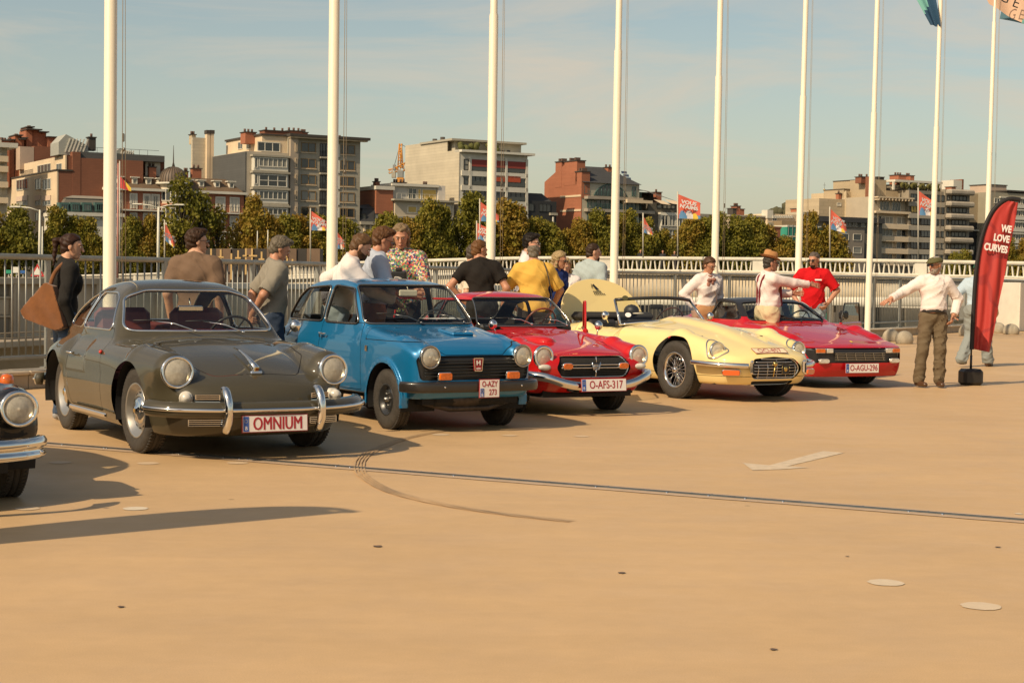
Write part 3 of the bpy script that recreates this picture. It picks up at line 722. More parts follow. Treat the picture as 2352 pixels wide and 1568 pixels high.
 text('H', .055, WHITEP, bo, tm, .001, 1.15, bold=.002); text('600', .027, WHITEP, bo, Matrix.Translation((0, 0, -.05)) @ tm, .001, 1.1)
 for sx in (-1, 1):
  wheel(root, (sx * .565, 0, .262), .262, .135, .135, 'black', sx, .0); wheel(root, (sx * .555, -2.0, .262), .262, .135, .135, 'black', sx)
  headlight(root, (sx * .485, .560, .658), (sx * .03, 1, .02), .090, ring=mat('bright_trim', (.5, .5, .5)), rr=.012, depth=.05)
  lamp(root, (sx * .355, .60, .492), (0, 1, 0), (.125, .062), AMBER, h=.03, r=.014)
  b = MB(); b.tube([(sx * .66, -1.21, .80), (sx * .675, -1.22, .80), (sx * .675, -1.33, .805), (sx * .66, -1.33, .80)], .009, 6); b.box((sx * .665, -1.33, .785), (.015, .025, .04)); b.build('door_handle', CHROME, root)
  b = MB(); b.box((sx * .655, -.36, .70), (.006, .045, .05), bev=.002); b.build('side_badge', CHROME, root)
  b = MB(); b.box((sx * .61, -2.47, .72), (.06, .09, .14), bev=.02); b.build('tail_lamp', REDLENS, root)
  b = MB(); [b.box((sx * .655, -2.18 - k * .016, .80), (.006, .007, .07)) for k in range(5)]; b.build('air_vent', DARK, root)
  b = MB(); ell_mb(b, (sx * .40, .685, .405), (.009, .009, .009)); b.build('bumper_bolt', CHROME, root)
  b = MB(); b.box((sx * .27, .51, .335), (.15, .02, .03), bev=.01); b.build('valance_slot', DARK, root)
 path = smooth_path(mirx([(.0, .62, .40), (.3, .615, .40), (.55, .585, .40), (.66, .50, .40), (.685, .40, .40)])[:4] + mirx([(.0, .62, .40), (.3, .615, .40), (.55, .585, .40), (.66, .50, .40), (.685, .40, .40)])[5:], 6)
 b = MB(); sweep(b, path, rprof(.055, .095, .025)); b.build('front_bumper', mat('bumper_black', (.022, .018, .015), .35, coat=.4), root)
 b = MB(); sweep(b, list(reversed([Vector((p.x, -2.0 - p.y - .02, p.z + .03)) for p in path])), rprof(.055, .09, .025)); b.build('rear_bumper', MT['bumper_black'], root)
 plate(root, (-.07, .665, .385), (0, 1, 0), [('O-AZY', .0, .037, .070, .76), ('273', .035, -.035, .070, .80)], .20, .15)
 sc = mat('cowl_vent', (.01, .05, .10), .6)
 for sx in (-.26, 0, .26):
  b = MB(); [b.box((sx + k * .02 - .09, -.335, .883), (.01, .012, .004)) for k in range(10)]; b.build('cowl_vent', sc, root)
 b = MB(); b.box((-.13, -.06, .848), (.24, .30, .035), Matrix.Rotation(-.10, 3, 'X'), .016); b.build('bonnet_scoop', pm, root)
 wiper(root, (.05, -.40, .925), (.32, -.50, 1.0), m=mat('wiper_grey', (.2, .2, .2), .3, .9), bd=(1, -.1, .04)); wiper(root, (-.42, -.40, .93), (-.18, -.50, 1.0), m=MT['wiper_grey'], bd=(1, -.1, .04))
 b = MB(); b.box((-.02, -.80, 1.19), (.20, .02, .06), bev=.02); b.tube([(-.02, -.80, 1.22), (-.02, -.84, 1.27)], .005, 5); b.build('rear_view_mirror', mat('mirror_back_cream', (.62, .58, .45), .5), root)
 V = mat('vinyl_black', (.025, .022, .02), .45)
 for sx in (-1, 1): seat(root, sx * .29, -1.2, .42, V, w=.44, hb=.42)
 seat(root, 0, -1.95, .42, V, w=1.1, hb=.38, name='rear_seat')
 b = MB(); b.box((0, -.62, .84), (1.12, .18, .12), bev=.03); b.build('dashboard', BLACKPL, root)
 steering(root, (-.28, -.78, .88), .18, BLACKPL)
 b = MB(); b.box((0, -1.0, .28), (1.0, 2.9, .08)); b.box((0, .25, .30), (.8, .45, .16), bev=.04); b.build('floor_pan', DARK, root)
 b = MB(); b.tube([(-.45, .38, .26), (-.2, .42, .2), (.2, .42, .2), (.45, .38, .26)], .03, 8); ell_mb(b, (.05, .35, .28), (.28, .15, .09)); b.build('engine_sump', mat('engine_metal', (.06, .05, .045), .5, .6, noise=.4, nscale=30), root)
 b = MB(); b.add([(-.10, -.52, .955), (-.52, -.56, .955), (-.50, -.75, .965), (-.06, -.66, .96)], [(0, 1, 2, 3)]); sh = b.build('paper_sheet', PLATEW, None); sh.matrix_world = root.matrix_world
 return root, sh
def open_door(root, hinge, ang, length, z0, z1, ztop, m, side, thick=.06, frame=True, gl=GLASS):
 """door slab swung open round its front hinge; side = +1 car's right"""
 x0, y0 = hinge; dx, dy = side * sin(ang), -cos(ang); R = Matrix.Rotation(atan2(dy, dx), 3, 'Z')
 b = MB(); c = Vector((x0 + dx * length / 2, y0 + dy * length / 2, (z0 + z1) / 2)); b.box(c, (length, thick, z1 - z0), R, .02); o = b.build('door', m, root)
 if frame:
  P = [(.02, z1), (.22, ztop), (length - .08, ztop), (length - .02, z1)]
  b = MB(); b.tube([(x0 + dx * s, y0 + dy * s, z) for s, z in P], .012, 6); b.build('window_frame', m if frame == 1 else BLACKPL, o)
  pyd('door_window', [(x0 + dx * s, y0 + dy * s, z) for s, z in P], [(0, 1, 2, 3)], gl, o)
 return o
def red_coupe():
 pm = paint('paint_red', (.50, .006, .006))
 root = thing('sports_coupe', 'red sports coupe with chrome framed grille, open doors and plate O-AFS-317', 'car', anchor_px(28, -.60, 0, 1398, 939.6), pi + radians(28)); root.scale = (1.01, 1.01, 1.045)
 zc = prof((.78, .42), (.70, .52), (.62, .59), (.5, .635), (.3, .675), (0, .72), (-.4, .785), (-.7, .83), (-1.0, .84), (-2.0, .83), (-2.3, .80), (-2.55, .72), (-2.7, .55), sm=.035)
 wd = prof((.75, .60), (.6, .655), (.4, .685), (0, .70), (-.6, .70), (-2.0, .70), (-2.4, .67), (-2.7, .55), sm=.04)
 bz = prof((0, .12), (.15, .08), (.28, .03), (.4, .004), (.52, 0), (.62, .012), (.7, .04), (.78, .09), (.85, .16), (.95, .3), sm=.02)
 yn = prof((0, .70), (.35, .69), (.55, .655), (.66, .57), (.72, .4), (.9, .1), sm=.02); fz = prof((0, .25), (.2, .16), (.30, .06), (.37, .01), (.45, 0), (.58, 0), (.65, .03), (.8, .1), sm=.02)
 yr = prof((0, 2.66), (.4, 2.63), (.6, 2.5), (.7, 2.3), (.9, 2.0), sm=.02)
 zr = prof((-.4, .45), (-.62, .72), (-.74, .86), (-.9, 1.0), (-1.04, 1.10), (-1.15, 1.155), (-1.3, 1.188), (-1.5, 1.20), (-1.75, 1.175), (-2.0, 1.11), (-2.3, .97), (-2.55, .82), (-2.8, .6), sm=.04)
 wc = prof((.7, .66), (.8, .64), (.9, .61), (1.0, .57), (1.1, .52), (1.2, .43), sm=.02); tp = prof((-2.8, -.2), (-2.3, -.08), (-1.7, 0), (-.9, 0), (-.5, -.03), sm=.04)
 def Fn(x, y, z):
  ax = np.abs(x)
  b = smax(z - zc(y) + .10 * ax**2, ax - wd(y) + bz(z), .07); b = smax(b, y - yn(ax) + fz(z), .05); b = smax(b, -y - yr(ax) + fz(z), .08); b = smax(b, .22 - z, .03)
  b = smin(b, cone(ax, y, z, (.565, .50, .58), (.575, .1, .625), .118, .118), .045); b = smin(b, cone(ax, y, z, (.575, .1, .635), (.60, -1.0, .70), .118, .085), .06)
  b = smin(b, ellip(x, y, z, (.22, -.15, .72), (.14, .30, .055)), .03)
  yy = -1.45 + (y + 1.45) * (1 + .22 * ax**2)
  c = smax(z - zr(yy) + .12 * ax**2, ax - wc(z) - tp(y), .06); c = np.maximum(c, np.maximum(.6 - z, y + .45))
  return smin(b, c, .025)
 def dw(pts, r, xm=.3): return lambda x, y, z: np.maximum(spoly(y, z, pts, r), xm - np.abs(x))
 wins = [('windscreen', lambda x, y, z: np.maximum(spoly(x, z, [(-.55, .865), (.55, .865), (.46, 1.10), (-.46, 1.10)], .03), -1.3 - y), RUBCHROME, 0),
   ('rear_window', lambda x, y, z: np.maximum(spoly(x, z, [(-.40, .90), (.40, .90), (.36, 1.07), (-.36, 1.07)], .03), y + 1.85), RUBCHROME, 0),
   ('quarter_window', dw([(-1.82, .90), (-1.78, 1.08), (-1.98, 1.04), (-2.14, .93)], .02), RUBCHROME, 0),
   ('grille_opening', lambda x, y, z: np.maximum(spoly(x, z, [(-.36, .415), (.36, .415), (.40, .475), (.35, .555), (-.35, .555), (-.40, .475)], .035), .4 - y), CHROME, .013)]
 dh = dw([(-.66, .30), (-.66, .8), (-.80, .88), (-1.10, 1.09), (-1.70, 1.09), (-1.74, .8), (-1.72, .30)], .02, .35)
 bon = lambda x, y, z: np.maximum(spoly(x, y, [(-.36, .54), (.36, .54), (.42, .1), (.45, -.60), (-.45, -.60), (-.42, .1)], .03), .45 - z)
 body(root, Fn, (-.8, -2.8, .1), (.8, .8, 1.3), pm, ((0, .285, .335), (-2.0, .285, .33)), .42, wins, (('bonnet', bon, False),), holes=(dh,), lin_y=(-2.5, -.5), lin_z=.7)
 g = [o for o in root.children if o.name.startswith('grille_opening')][0]; g.data.materials.clear(); g.data.materials.append(DARK); g.location = (0, -.035, 0)
 b = MB(); b.box((.0, .70, .475), (.80, .012, .01), bev=.003); b.build('grille_bar', CHROME, root)
 b = MB(); b.box((.0, .70, .505), (.80, .012, .01), bev=.003); b.build('grille_bar', CHROME, root)
 for k in range(9): b = MB(); b.box((0, .675, .40 + k * .02), (.78, .01, .005)); b.build('grille_slat', mat('slat_dark', (.08, .08, .08), .4, .7), root)
 b = MB(); b.tube([(-.05, .72, .53), (-.03, .72, .46), (.03, .72, .46), (.05, .72, .53)], .007, 6); b.tube([(-.035, .72, .49), (.035, .72, .49)], .007, 6); b.tube([(0, .72, .46), (0, .71, .39)], .007, 6); b.tube([(0, .72, .53), (0, .71, .585)], .005, 6); b.build('badge', CHROME, root)
 for sx in (-1, 1):
  wheel(root, (sx * .58, 0, .285), .285, .15, .17, 'dark', sx, 0); wheel(root, (sx * .575, -2.0, .285), .285, .15, .17, 'dark', sx)
  headlight(root, (sx * .565, .628, .582), (0, 1, .04), .085, rr=.03, depth=.07)
  b = MB(); ell_mb(b, (sx * .565, .655, .482), (.075, .03, .032)); b.build('side_lamp', LENS, root)
  lamp(root, (sx * .33, .715, .493), (0, 1, 0), (.105, .055), AMBER, h=.02, r=.025)
  h = [(sx * .0, .80, .30), (sx * .25, .80, .305), (sx * .42, .79, .335), (sx * .58, .74, .385), (sx * .70, .62, .405), (sx * .735, .45, .405)]
  pth = smooth_path(h if sx > 0 else h, 6)
  if sx > 0: pth = pth
  b = MB(); sweep(b, pth if sx < 0 else list(reversed(pth)), [(-o_ if False else o_, u_) for o_, u_ in [(-.02, -.045), (.015, -.04), (.035, 0), (.015, .04), (-.02, .045)]][::1]); b.build('front_bumper', CHROME, root)
 plate(root, (-.01, .86, .315), (0, 1, .1), [('O-AFS-317', .024, 0, .108, .80)], .52, .115)
 for sx in (-1, 1):
  b = MB(); b.tube([(sx * .25, .78, .25), (sx * .25, .55, .26)], .02, 6); b.build('bumper_iron', DARK, root)
 wiper(root, (.0, -.66, .865), (.24, -.76, .92), m=CHROME, bd=(1, -.05, .04)); wiper(root, (-.44, -.66, .855), (-.22, -.76, .915), m=CHROME, bd=(1, -.02, .03))
 mirror_round(root, (.60, -.35, .77), (.63, -.37, .87), (0, -1, 0), .05); mirror_round(root, (-.60, -.28, .76), (-.63, -.30, .86), (0, -1, 0), .05)
 open_door(root, (-.68, -.66), radians(29), 1.0, .33, .82, 1.10, pm, -1); open_door(root, (.68, -.66), radians(42), 1.0, .33, .82, 1.12, pm, 1)
 V = MT['vinyl_black']
 for sx in (-1, 1): seat(root, sx * .30, -1.55, .34, V, w=.46, hb=.46)
 b = MB(); b.box((0, -.86, .80), (1.14, .2, .12), bev=.03); b.build('dashboard', BLACKPL, root)
 b = MB(); b.box((0, -2.1, .74), (1.1, .7, .05)); b.build('rear_shelf', V, root)
 steering(root, (-.30, -1.02, .86), .19, mat('wood_rim', (.22, .05, .015), .3, coat=.6))
 b = MB(); b.box((0, -1.0, .22), (1.05, 3.1, .08)); b.box((0, .25, .24), (.8, .6, .12), bev=.03); b.build('floor_pan', DARK, root)
 return root
def yellow_roadster():
 pm = paint('paint_primrose', (.84, .66, .29))
 root = thing('open_roadster', 'long primrose yellow open roadster with oval chrome grille and raised boot lid', 'car', anchor_px(28, .68, 0, 1562, 914), pi + radians(28)); root.scale = (1.01, 1.01, 1.02)
 zc = prof((1.05, .40), (.97, .47), (.90, .545), (.75, .615), (.5, .685), (0, .785), (-.5, .85), (-.95, .885), (-1.3, .885), (-1.6, .86), (-2.6, .86), (-3.1, .79), (-3.5, .66), (-3.75, .5), sm=.06)
 wd = prof((1.0, .42), (.85, .57), (.65, .68), (.35, .77), (0, .80), (-.5, .825), (-1.5, .825), (-2.67, .84), (-3.2, .76), (-3.75, .5), sm=.08)
 bz = prof((0, .26), (.15, .15), (.25, .07), (.35, .025), (.48, 0), (.6, .008), (.7, .04), (.8, .11), (.88, .21), (1., .4), sm=.03)
 yn = prof((0, 1.0), (.2, .99), (.38, .95), (.55, .85), (.70, .66), (.82, .3), (1, -.2), sm=.03); fz = prof((0, .4), (.15, .2), (.25, .075), (.35, .01), (.42, 0), (.52, .012), (.6, .06), (.7, .15), sm=.02)
 yr = prof((0, 3.72), (.3, 3.68), (.55, 3.45), (.75, 3.0), (.9, 2.5), sm=.04)
 def Fn(x, y, z):
  ax = np.abs(x)
  b = smax(z - zc(y) - .045 * np.exp(-(ax / .17)**4) * np.clip((.75 - y) / .9, 0, 1)**.7 * np.clip((y + 1.35) / .2, 0, 1) + .24 * ax**2, ax - wd(y) + bz(z), .12); b = smax(b, y - yn(ax) + fz(z), .07); b = smax(b, -y - yr(ax) + fz(z), .12); b = smax(b, .20 - z, .03)
  b = smin(b, cone(ax, y, z, (.575, .45, .56), (.62, -.05, .65), .14, .155), .07); b = smin(b, cone(ax, y, z, (.62, -.05, .65), (.67, -1.2, .69), .155, .11), .07)
  b = smin(b, cone(ax, y, z, (.65, -2.3, .70), (.55, -3.3, .55), .13, .13), .12)
  return b
 gr = lambda x, y, z: np.maximum(spoly(x, z, [(-.26, .335), (.26, .335), (.30, .39), (.25, .44), (0, .46), (-.25, .44), (-.30, .39)], .065), .5 - y)
 lw = lambda x, y, z: np.maximum(spoly(x, z, [(-.26, .215), (.26, .215), (.28, .235), (-.28, .235)], .014), .5 - y)
 cock = lambda x, y, z: np.maximum(spoly(x, y, [(-.48, -1.55), (.48, -1.55), (.50, -2.55), (-.50, -2.55)], .10), .6 - z)
 def dw(pts, r, xm=.3): return lambda x, y, z: np.maximum(spoly(y, z, pts, r), xm - np.abs(x))
 door = dw([(-1.38, .34), (-1.38, .86), (-2.28, .86), (-2.20, .34)], .03, .5)
 bon = lambda x, y, z: np.maximum(np.maximum(-1.22 - y, .30 - z), -9 + 0 * x)
 boot = lambda x, y, z: np.maximum(spoly(x, y, [(-.42, -2.8), (.42, -2.8), (.36, -3.4), (-.36, -3.4)], .04), .5 - z)
 body(root, Fn, (-.95, -3.85, .1), (.95, 1.1, 1.0), pm, ((0, .335, .40), (-2.67, .335, .39)), .48, [('grille_opening', gr, CHROME, .012), ('chin_intake', lw, CHROME, .006)], (('bonnet', bon, False), ('door', door, True)), holes=(cock, boot), lin_y=(-3.6, -1.3), lin_z=.45, h=.023)
 for nm in ('grille_opening', 'chin_intake'):
  g = [o for o in root.children if o.name.startswith(nm)][0]; g.data.materials.clear(); g.data.materials.append(DARK); g.location = (0, -.04, 0)
 for k in range(7):
  zz = .295 + k * .034; hw = .33 - .0 * k; hw = {0: .26, 1: .31, 2: .33, 3: .33, 4: .31, 5: .27, 6: .2}[k]
  P = [(-hw, .955 - .35 * hw**2, zz), (-hw / 2, .975, zz), (0, .98, zz), (hw / 2, .975, zz), (hw, .955 - .35 * hw**2, zz)]; b = MB(); b.tube(smooth_path(P, 3), .0045, 5); b.build('grille_bar', CHROME, root)
 for k in range(-2, 3):
  b = MB(); b.tube([(k * .13, .965, .285), (k * .13, .985, .40), (k * .13, .965, .50 - .03 * abs(k))], .0035, 5); b.build('grille_bar', CHROME, root)
 b = MB(); ell_mb(b, (.03, .99, .445), (.03, .02, .03)); b.tube([(.03, .99, .43), (.055, .985, .30)], .007, 6); b.build('nose_badge', mat('brass', (.6, .42, .14), .25, 1.), root)
 b = MB(); b.box((-.115, .985, .39), (.10, .014, .12), bev=.003); ob = b.build('club_badge', BLACKP, root); b = MB(); ell_mb(b, (-.115, .995, .385), (.026, .006, .03)); b.tube([(-.165, .994, .33), (-.065, .994, .33), (-.065, .994, .45), (-.165, .994, .45)], .003, 4, True); b.build('badge_emblem', MT['brass'], ob)
 for sx in (-1, 1):
  wheel(root, (sx * .68, 0, .335), .335, .185, .20, 'wire', sx, .10); wheel(root, (sx * .68, -2.67, .335), .335, .185, .20, 'wire', sx)
  headlight(root, (sx * .585, .625, .585), (sx * .1, 1, .12), .086, rr=.016, depth=.05)
  P = []
  for i in range(28):
   a = 2 * pi * i / 28; r = 1.0; dx = .118 * cos(a); dl = .16 * sin(a) + .03
   X = .575 + dx - .10 * (dl < 0) * abs(dl) * 2; Y = .60 - dl * .8 + .02; q = np.array([[X, Y, .8]])
   lo_, hi_ = .3, 1.0
   for _ in range(18):
    mid = (lo_ + hi_) / 2
    if Fn(np.array([X]), np.array([Y]), np.array([mid]))[0] < 0: lo_ = mid
    else: hi_ = mid
   P.append((sx * X, Y, max(lo_, .5) + .004))
  b = MB(); b.tube(P, .008, 6, True); b.build('headlamp_surround', CHROME, root)
  b = MB(); b.box((sx * .37, 1.005, .41), (.05, .05, .16), Matrix.Rotation(-sx * .1, 3, 'Z'), .02); o = b.build('overrider', CHROME, root); b = MB(); b.box((sx * .37, 1.032, .40), (.022, .008, .11), bev=.003); b.build('rubber_insert', BLACKRUB, o)
  b = MB(); sweep(b, smooth_path([(sx * .40, .98, .425), (sx * .55, .90, .43), (sx * .70, .74, .435), (sx * .79, .56, .445), (sx * .82, .45, .45)] if sx < 0 else list(reversed([(sx * .40, .98, .425), (sx * .55, .90, .43), (sx * .70, .74, .435), (sx * .79, .56, .445), (sx * .82, .45, .45)])), 5), [(-.01, -.03), (.02, -.025), (.035, 0), (.02, .025), (-.01, .03)]); b.build('quarter_bumper', CHROME, root)
  lamp(root, (sx * .56, .865, .345), (sx * .55, 1, -.1), (.20, .06), mat('lens_deep_amber', (.75, .13, .02), .15, coat=1.), h=.025, r=.02)
  b = MB(); b.tube([(sx * .80, -2.0, .74), (sx * .83, -2.02, .745), (sx * .83, -2.14, .745), (sx * .80, -2.16, .74)], .009, 6); b.build('door_handle', CHROME, root)
 n = 20; bs = [Vector((.66 * s, -1.16 - .24 * s * s, .875 - .055 * s * s)) for s in np.linspace(-1, 1, n)]; tp_ = [Vector((.57 * s, -1.46 - .22 * s * s, 1.155 - .03 * s * s)) for s in np.linspace(-1, 1, n)]
 g = pyd('windscreen', bs + tp_, [(i, i + 1, n + i + 1, n + i) for i in range(n - 1)], GLASS, root, True)
 b = MB(); b.tube(bs, .013, 6); b.tube([bs[0], tp_[0]], .018, 8); b.tube([bs[-1], tp_[-1]], .018, 8); b.build('windscreen_frame', CHROME, g)
 b = MB(); b.tube(tp_, .024, 6); b.build('header_rail', BLACKPL, g)
 b = MB(); b.lathe([(.0001, .002), (.04, .002)], 20, axm((.49, -1.56, 1.15), (.3, .6, .6))); b.build('round_sticker', MT['brass'], g)
 b = MB(); b.lathe([(.0001, .002), (.038, .002)], 20, axm((.53, -1.42, .94), (.3, .6, .6))); b.build('tax_sticker', PLATEW, g)
 wiper(root, (.02, -1.20, .90), (-.22, -1.32, .98), m=mat('wiper_grey', (.2, .2, .2)), bd=(-1, -.1, .05), name='wiper')
 mirror_round(root, (.70, -1.62, .84), (.76, -1.60, .93), (0, -1, 0), .055, 'door_mirror'); mirror_round(root, (-.62, -1.35, .88), (-.66, -1.33, .93), (0, -1, 0), .05, 'door_mirror')
 b = MB(); b.box((-.05, -1.66, 1.04), (.22, .03, .06), bev=.02); b.tube([(-.05, -1.66, 1.03), (-.05, -1.5, .90)], .006, 5); b.build('rear_view_mirror', BLACKPL, root)
 V = MT['vinyl_black']
 for sx in (-1, 1): seat(root, sx * .30, -2.15, .38, V, w=.46, hb=.46)
 b = MB(); b.box((0, -1.58, .80), (1.2, .16, .13), bev=.04); b.build('dashboard', V, root)
 steering(root, (-.30, -1.74, .86), .195, mat('wood_rim_dark', (.10, .035, .015), .3, coat=.6))
 b = MB(); b.box((0, -2.66, .89), (1.15, .34, .12), bev=.05); b.build('folded_hood', mat('hood_cloth', (.03, .028, .026), .9), root)
 b = MB(); b.box((0, -1.7, .24), (1.2, 4.6, .08)); b.box((0, .3, .24), (.8, .9, .08)); b.build('floor_pan', DARK, root)
 b = MB(); b.box((0, .0, .42), (.5, 1.0, .3), bev=.1); b.build('engine_block', DARK, root)
 out = []
 for (px, pz) in [(-.50, 0), (-.53, .10), (-.46, .30), (-.33, .47), (-.12, .56), (.12, .565), (.32, .48), (.46, .31), (.53, .10), (.50, 0)]: out.append((px, pz))
 out = [(p.x, p.y) for p in smooth_path([(a, c, 0) for a, c in out], 4)]
 V_ = []; nn = len(out)
 for off in (0, -.03):
  for (a, c) in out: V_.append((a * 1.2, -2.90 - .42 * c + off + .05 * (a * a), .84 + c * .95))
 cidx = len(V_); V_ += [(0, -2.90 - .42 * .28, 1.106), (0, -2.93 - .42 * .28, 1.106)]
 Fc = [(i, (i + 1) % nn, cidx) for i in range(nn)] + [(nn + (i + 1) % nn, nn + i, cidx + 1) for i in range(nn)] + [(i, nn + i, nn + (i + 1) % nn, (i + 1) % nn) for i in range(nn)]
 Fc = [tuple(reversed(f)) for f in Fc]
 lid = pyd('boot_lid', V_, Fc, pm, root, False)
 b = MB()
 q = lambda x, z, w, h: b.box((x, -2.885 - .42 * (z - .84) / .95, z), (w, .004, h), Matrix.Rotation(.40, 3, 'X'))
 yq = lambda z: -2.88 - .42 * (z - .84) / .95
 b.add([(.075, yq(1.30), 1.30), (.03, yq(1.24), 1.24), (-.02, yq(1.245), 1.245), (.055, yq(1.32), 1.32)], [(0, 1, 2, 3)]); q(.085, 1.29, .006, .06)
 for k in range(6): q(.07 - k * .022, 1.215, .014, .016); q(.06 - k * .03, 1.185, .02, .011)
 b.build('boot_sticker', BLACKP, lid)
 M = Matrix.Translation((-.02, .80, .0))
 zz = []
 def top(xx, yy):
  lo_, hi_ = .3, 1.0
  for _ in range(18):
   mid = (lo_ + hi_) / 2
   if Fn(np.array([xx]), np.array([yy]), np.array([mid]))[0] < 0: lo_ = mid
   else: hi_ = mid
  return lo_
 y1, y2 = .76, .90; z1_, z2_ = top(0., y1), top(0., y2)
 up = Vector((0, y1 - y2, z1_ - z2_)).normalized(); nx_ = Vector((-1, 0, 0)); nr = nx_.cross(up)
 ctr = Vector((0, (y1 + y2) / 2, top(0., (y1 + y2) / 2))) + nr * .008
 M = Matrix((nx_, up, nr)).transposed().to_4x4(); M.translation = ctr
 b = MB(); b.tube([(-.23, -.055, 0), (.23, -.055, 0), (.23, .055, 0), (-.23, .055, 0)], .003, 4, True); o = b.build('number_sticker', PLATER, root); o.matrix_local = M
 b = MB(); b.box((0, 0, -.003), (.455, .105, .002)); b.build('sticker_ground', mat('sticker_cream', (.78, .66, .45), .4), o)
 text('OCI-857', .11, PLATER, o, Matrix.Identity(4), .0006, .84)
 cp = thing('baseball_cap', 'black baseball cap with pale brim lying on the yellow roadster\'s seats', 'cap', root.matrix_world @ Vector((0, 0, 0)))
 cp.matrix_world = root.matrix_world @ Matrix.Translation((.18, -1.90, .98))
 b = MB(); ell_mb(b, (0, 0, 0), (.10, .11, .085), 14); b.build('crown', BLACKP, cp); b = MB(); ell_mb(b, (-.03, .12, -.03), (.08, .075, .012), 12); b.build('brim', mat('brim_cream', (.6, .55, .45), .7), cp)
 return root
def red_wedge():
 pm = paint('paint_rosso', (.46, .004, .010))
 root = thing('mid_engined_coupe', 'low wedge-shaped red sports car with black targa roof and plate O-AGU-296', 'car', anchor_px(24, -.72, 0, 1975, 880), pi + radians(24)); root.scale = (1.01, 1.01, 1.045)
 zc = prof((1.05, .42), (.98, .50), (.92, .535), (.7, .59), (.3, .665), (0, .715), (-.3, .76), (-.62, .80), (-.9, .82), (-2.2, .84), (-3.0, .83), (-3.2, .78), (-3.35, .6), sm=.04)
 wd = prof((1.0, .72), (.85, .775), (.5, .82), (0, .85), (-.6, .845), (-1.5, .84), (-2.34, .86), (-3.0, .82), (-3.3, .76), sm=.05)
 bz = prof((0, .14), (.18, .07), (.3, .03), (.45, 0), (.5, 0), (.58, .02), (.66, .06), (.75, .12), (.84, .2), (.95, .3), sm=.02)
 yn = prof((0, 1.0), (.4, .985), (.65, .93), (.76, .82), (.84, .6), (1, .2), sm=.02); fz = prof((0, .12), (.15, .07), (.24, .02), (.32, .0), (.5, 0), (.6, .06), sm=.02)
 yr = prof((0, 3.28), (.5, 3.25), (.75, 3.1), (.86, 2.7), (1, 2.3), sm=.02)
 zr = prof((-.3, .5), (-.55, .74), (-.66, .83), (-.9, .945), (-1.12, 1.045), (-1.25, 1.09), (-1.4, 1.118), (-1.7, 1.125), (-1.85, 1.11), (-2.1, 1.03), (-2.5, .90), (-2.8, .80), (-3.0, .6), sm=.03)
 wc = prof((.7, .76), (.8, .73), (.9, .67), (1.0, .61), (1.1, .54), (1.15, .48), sm=.015); tp = prof((-3, -.1), (-2.3, -.04), (-1.7, 0), (-.9, 0), (-.5, -.03), sm=.04)
 def Fn(x, y, z):
  ax = np.abs(x)
  b = smax(z - zc(y) + .05 * ax**2, ax - wd(y) + bz(z), .06); b = smax(b, y - yn(ax) + fz(z), .03); b = smax(b, -y - yr(ax) + fz(z), .05); b = smax(b, .15 - z, .02)
  b = smin(b, cone(ax, y, z, (.66, .35, .57), (.69, -.1, .63), .11, .135), .07); b = smin(b, cone(ax, y, z, (.69, -.1, .63), (.70, -.9, .70), .135, .09), .07)
  b = smin(b, cone(ax, y, z, (.70, -2.0, .70), (.68, -2.9, .70), .14, .12), .08)
  yy = -1.5 + (y + 1.5) * (1 + .20 * ax**2)
  c = smax(z - zr(yy) + .08 * ax**2, ax - wc(z) - tp(y), .04); c = np.maximum(c, np.maximum(.65 - z, y + .35))
  return smin(b, c, .02)
 def dw(pts, r, xm=.3): return lambda x, y, z: np.maximum(spoly(y, z, pts, r), xm - np.abs(x))
 BT = [(BLACKRUB, .009, 0)]
 wins = [('windscreen', lambda x, y, z: np.maximum(spoly(x, z, [(-.60, .84), (.60, .84), (.48, 1.045), (-.48, 1.045)], .02), -1.2 - y), BT, 0),
   ('rear_window', lambda x, y, z: np.maximum(spoly(x, z, [(-.36, .93), (.36, .93), (.33, 1.05), (-.33, 1.05)], .02), y + 1.9), BT, 0),
   ('door_window', dw([(-.88, .845), (-1.24, 1.045), (-1.66, 1.06), (-1.72, .845)], .012), BT, 0),
   ('quarter_window', dw([(-1.86, .87), (-1.82, 1.03), (-1.98, 1.01), (-2.24, .90)], .012), BT, 0),
   ('front_band', lambda x, y, z: np.maximum(spoly(x, z, [(-.69, .35), (.69, .35), (.76, .50), (-.76, .50)], .02), .6 - y), None, 0)]
 roof = lambda x, y, z: np.maximum(np.maximum(.875 - z, -2.25 - y), y + .70)
 bon = lambda x, y, z: np.maximum(spoly(x, y, [(-.44, .72), (.44, .72), (.52, .3), (.52, -.50), (-.52, -.50), (-.52, .3)], .02), .4 - z)
 S_ = body(root, Fn, (-.98, -3.45, .08), (.98, 1.1, 1.2), pm, ((0, .30, .345), (-2.34, .30, .35)), .5, wins, (('bonnet', bon, False), ('targa_roof', roof, False)), holes=(dw([(-.66, .22), (-.66, .80), (-1.74, .82), (-1.72, .22)], .02, .5) if False else (lambda x, y, z: 1 + 0 * x),), lin_y=(-2.3, -.5), lin_z=.7, h=.023)
 for o in root.children:
  if o.name.startswith('targa_roof') or o.name.startswith('roll_hoop') or o.name.startswith('front_band'): o.data.materials.clear(); o.data.materials.append(mat('satin_black', (.022, .02, .02), .35))
  if o.name.startswith('front_band'): o.location = (0, -.03, 0)
 for k in range(5): b = MB(); b.box((0, .97, .365 + k * .022), (.80, .02, .005)); b.build('grille_bar', mat('bright_trim', (.5, .5, .5)), root)
 for k in range(6): b = MB(); b.box((-.36 + k * .145, .975, .41), (.006, .02, .10), Matrix.Rotation(.25, 3, 'Y')); b.build('grille_bar', MT['bright_trim'], root)
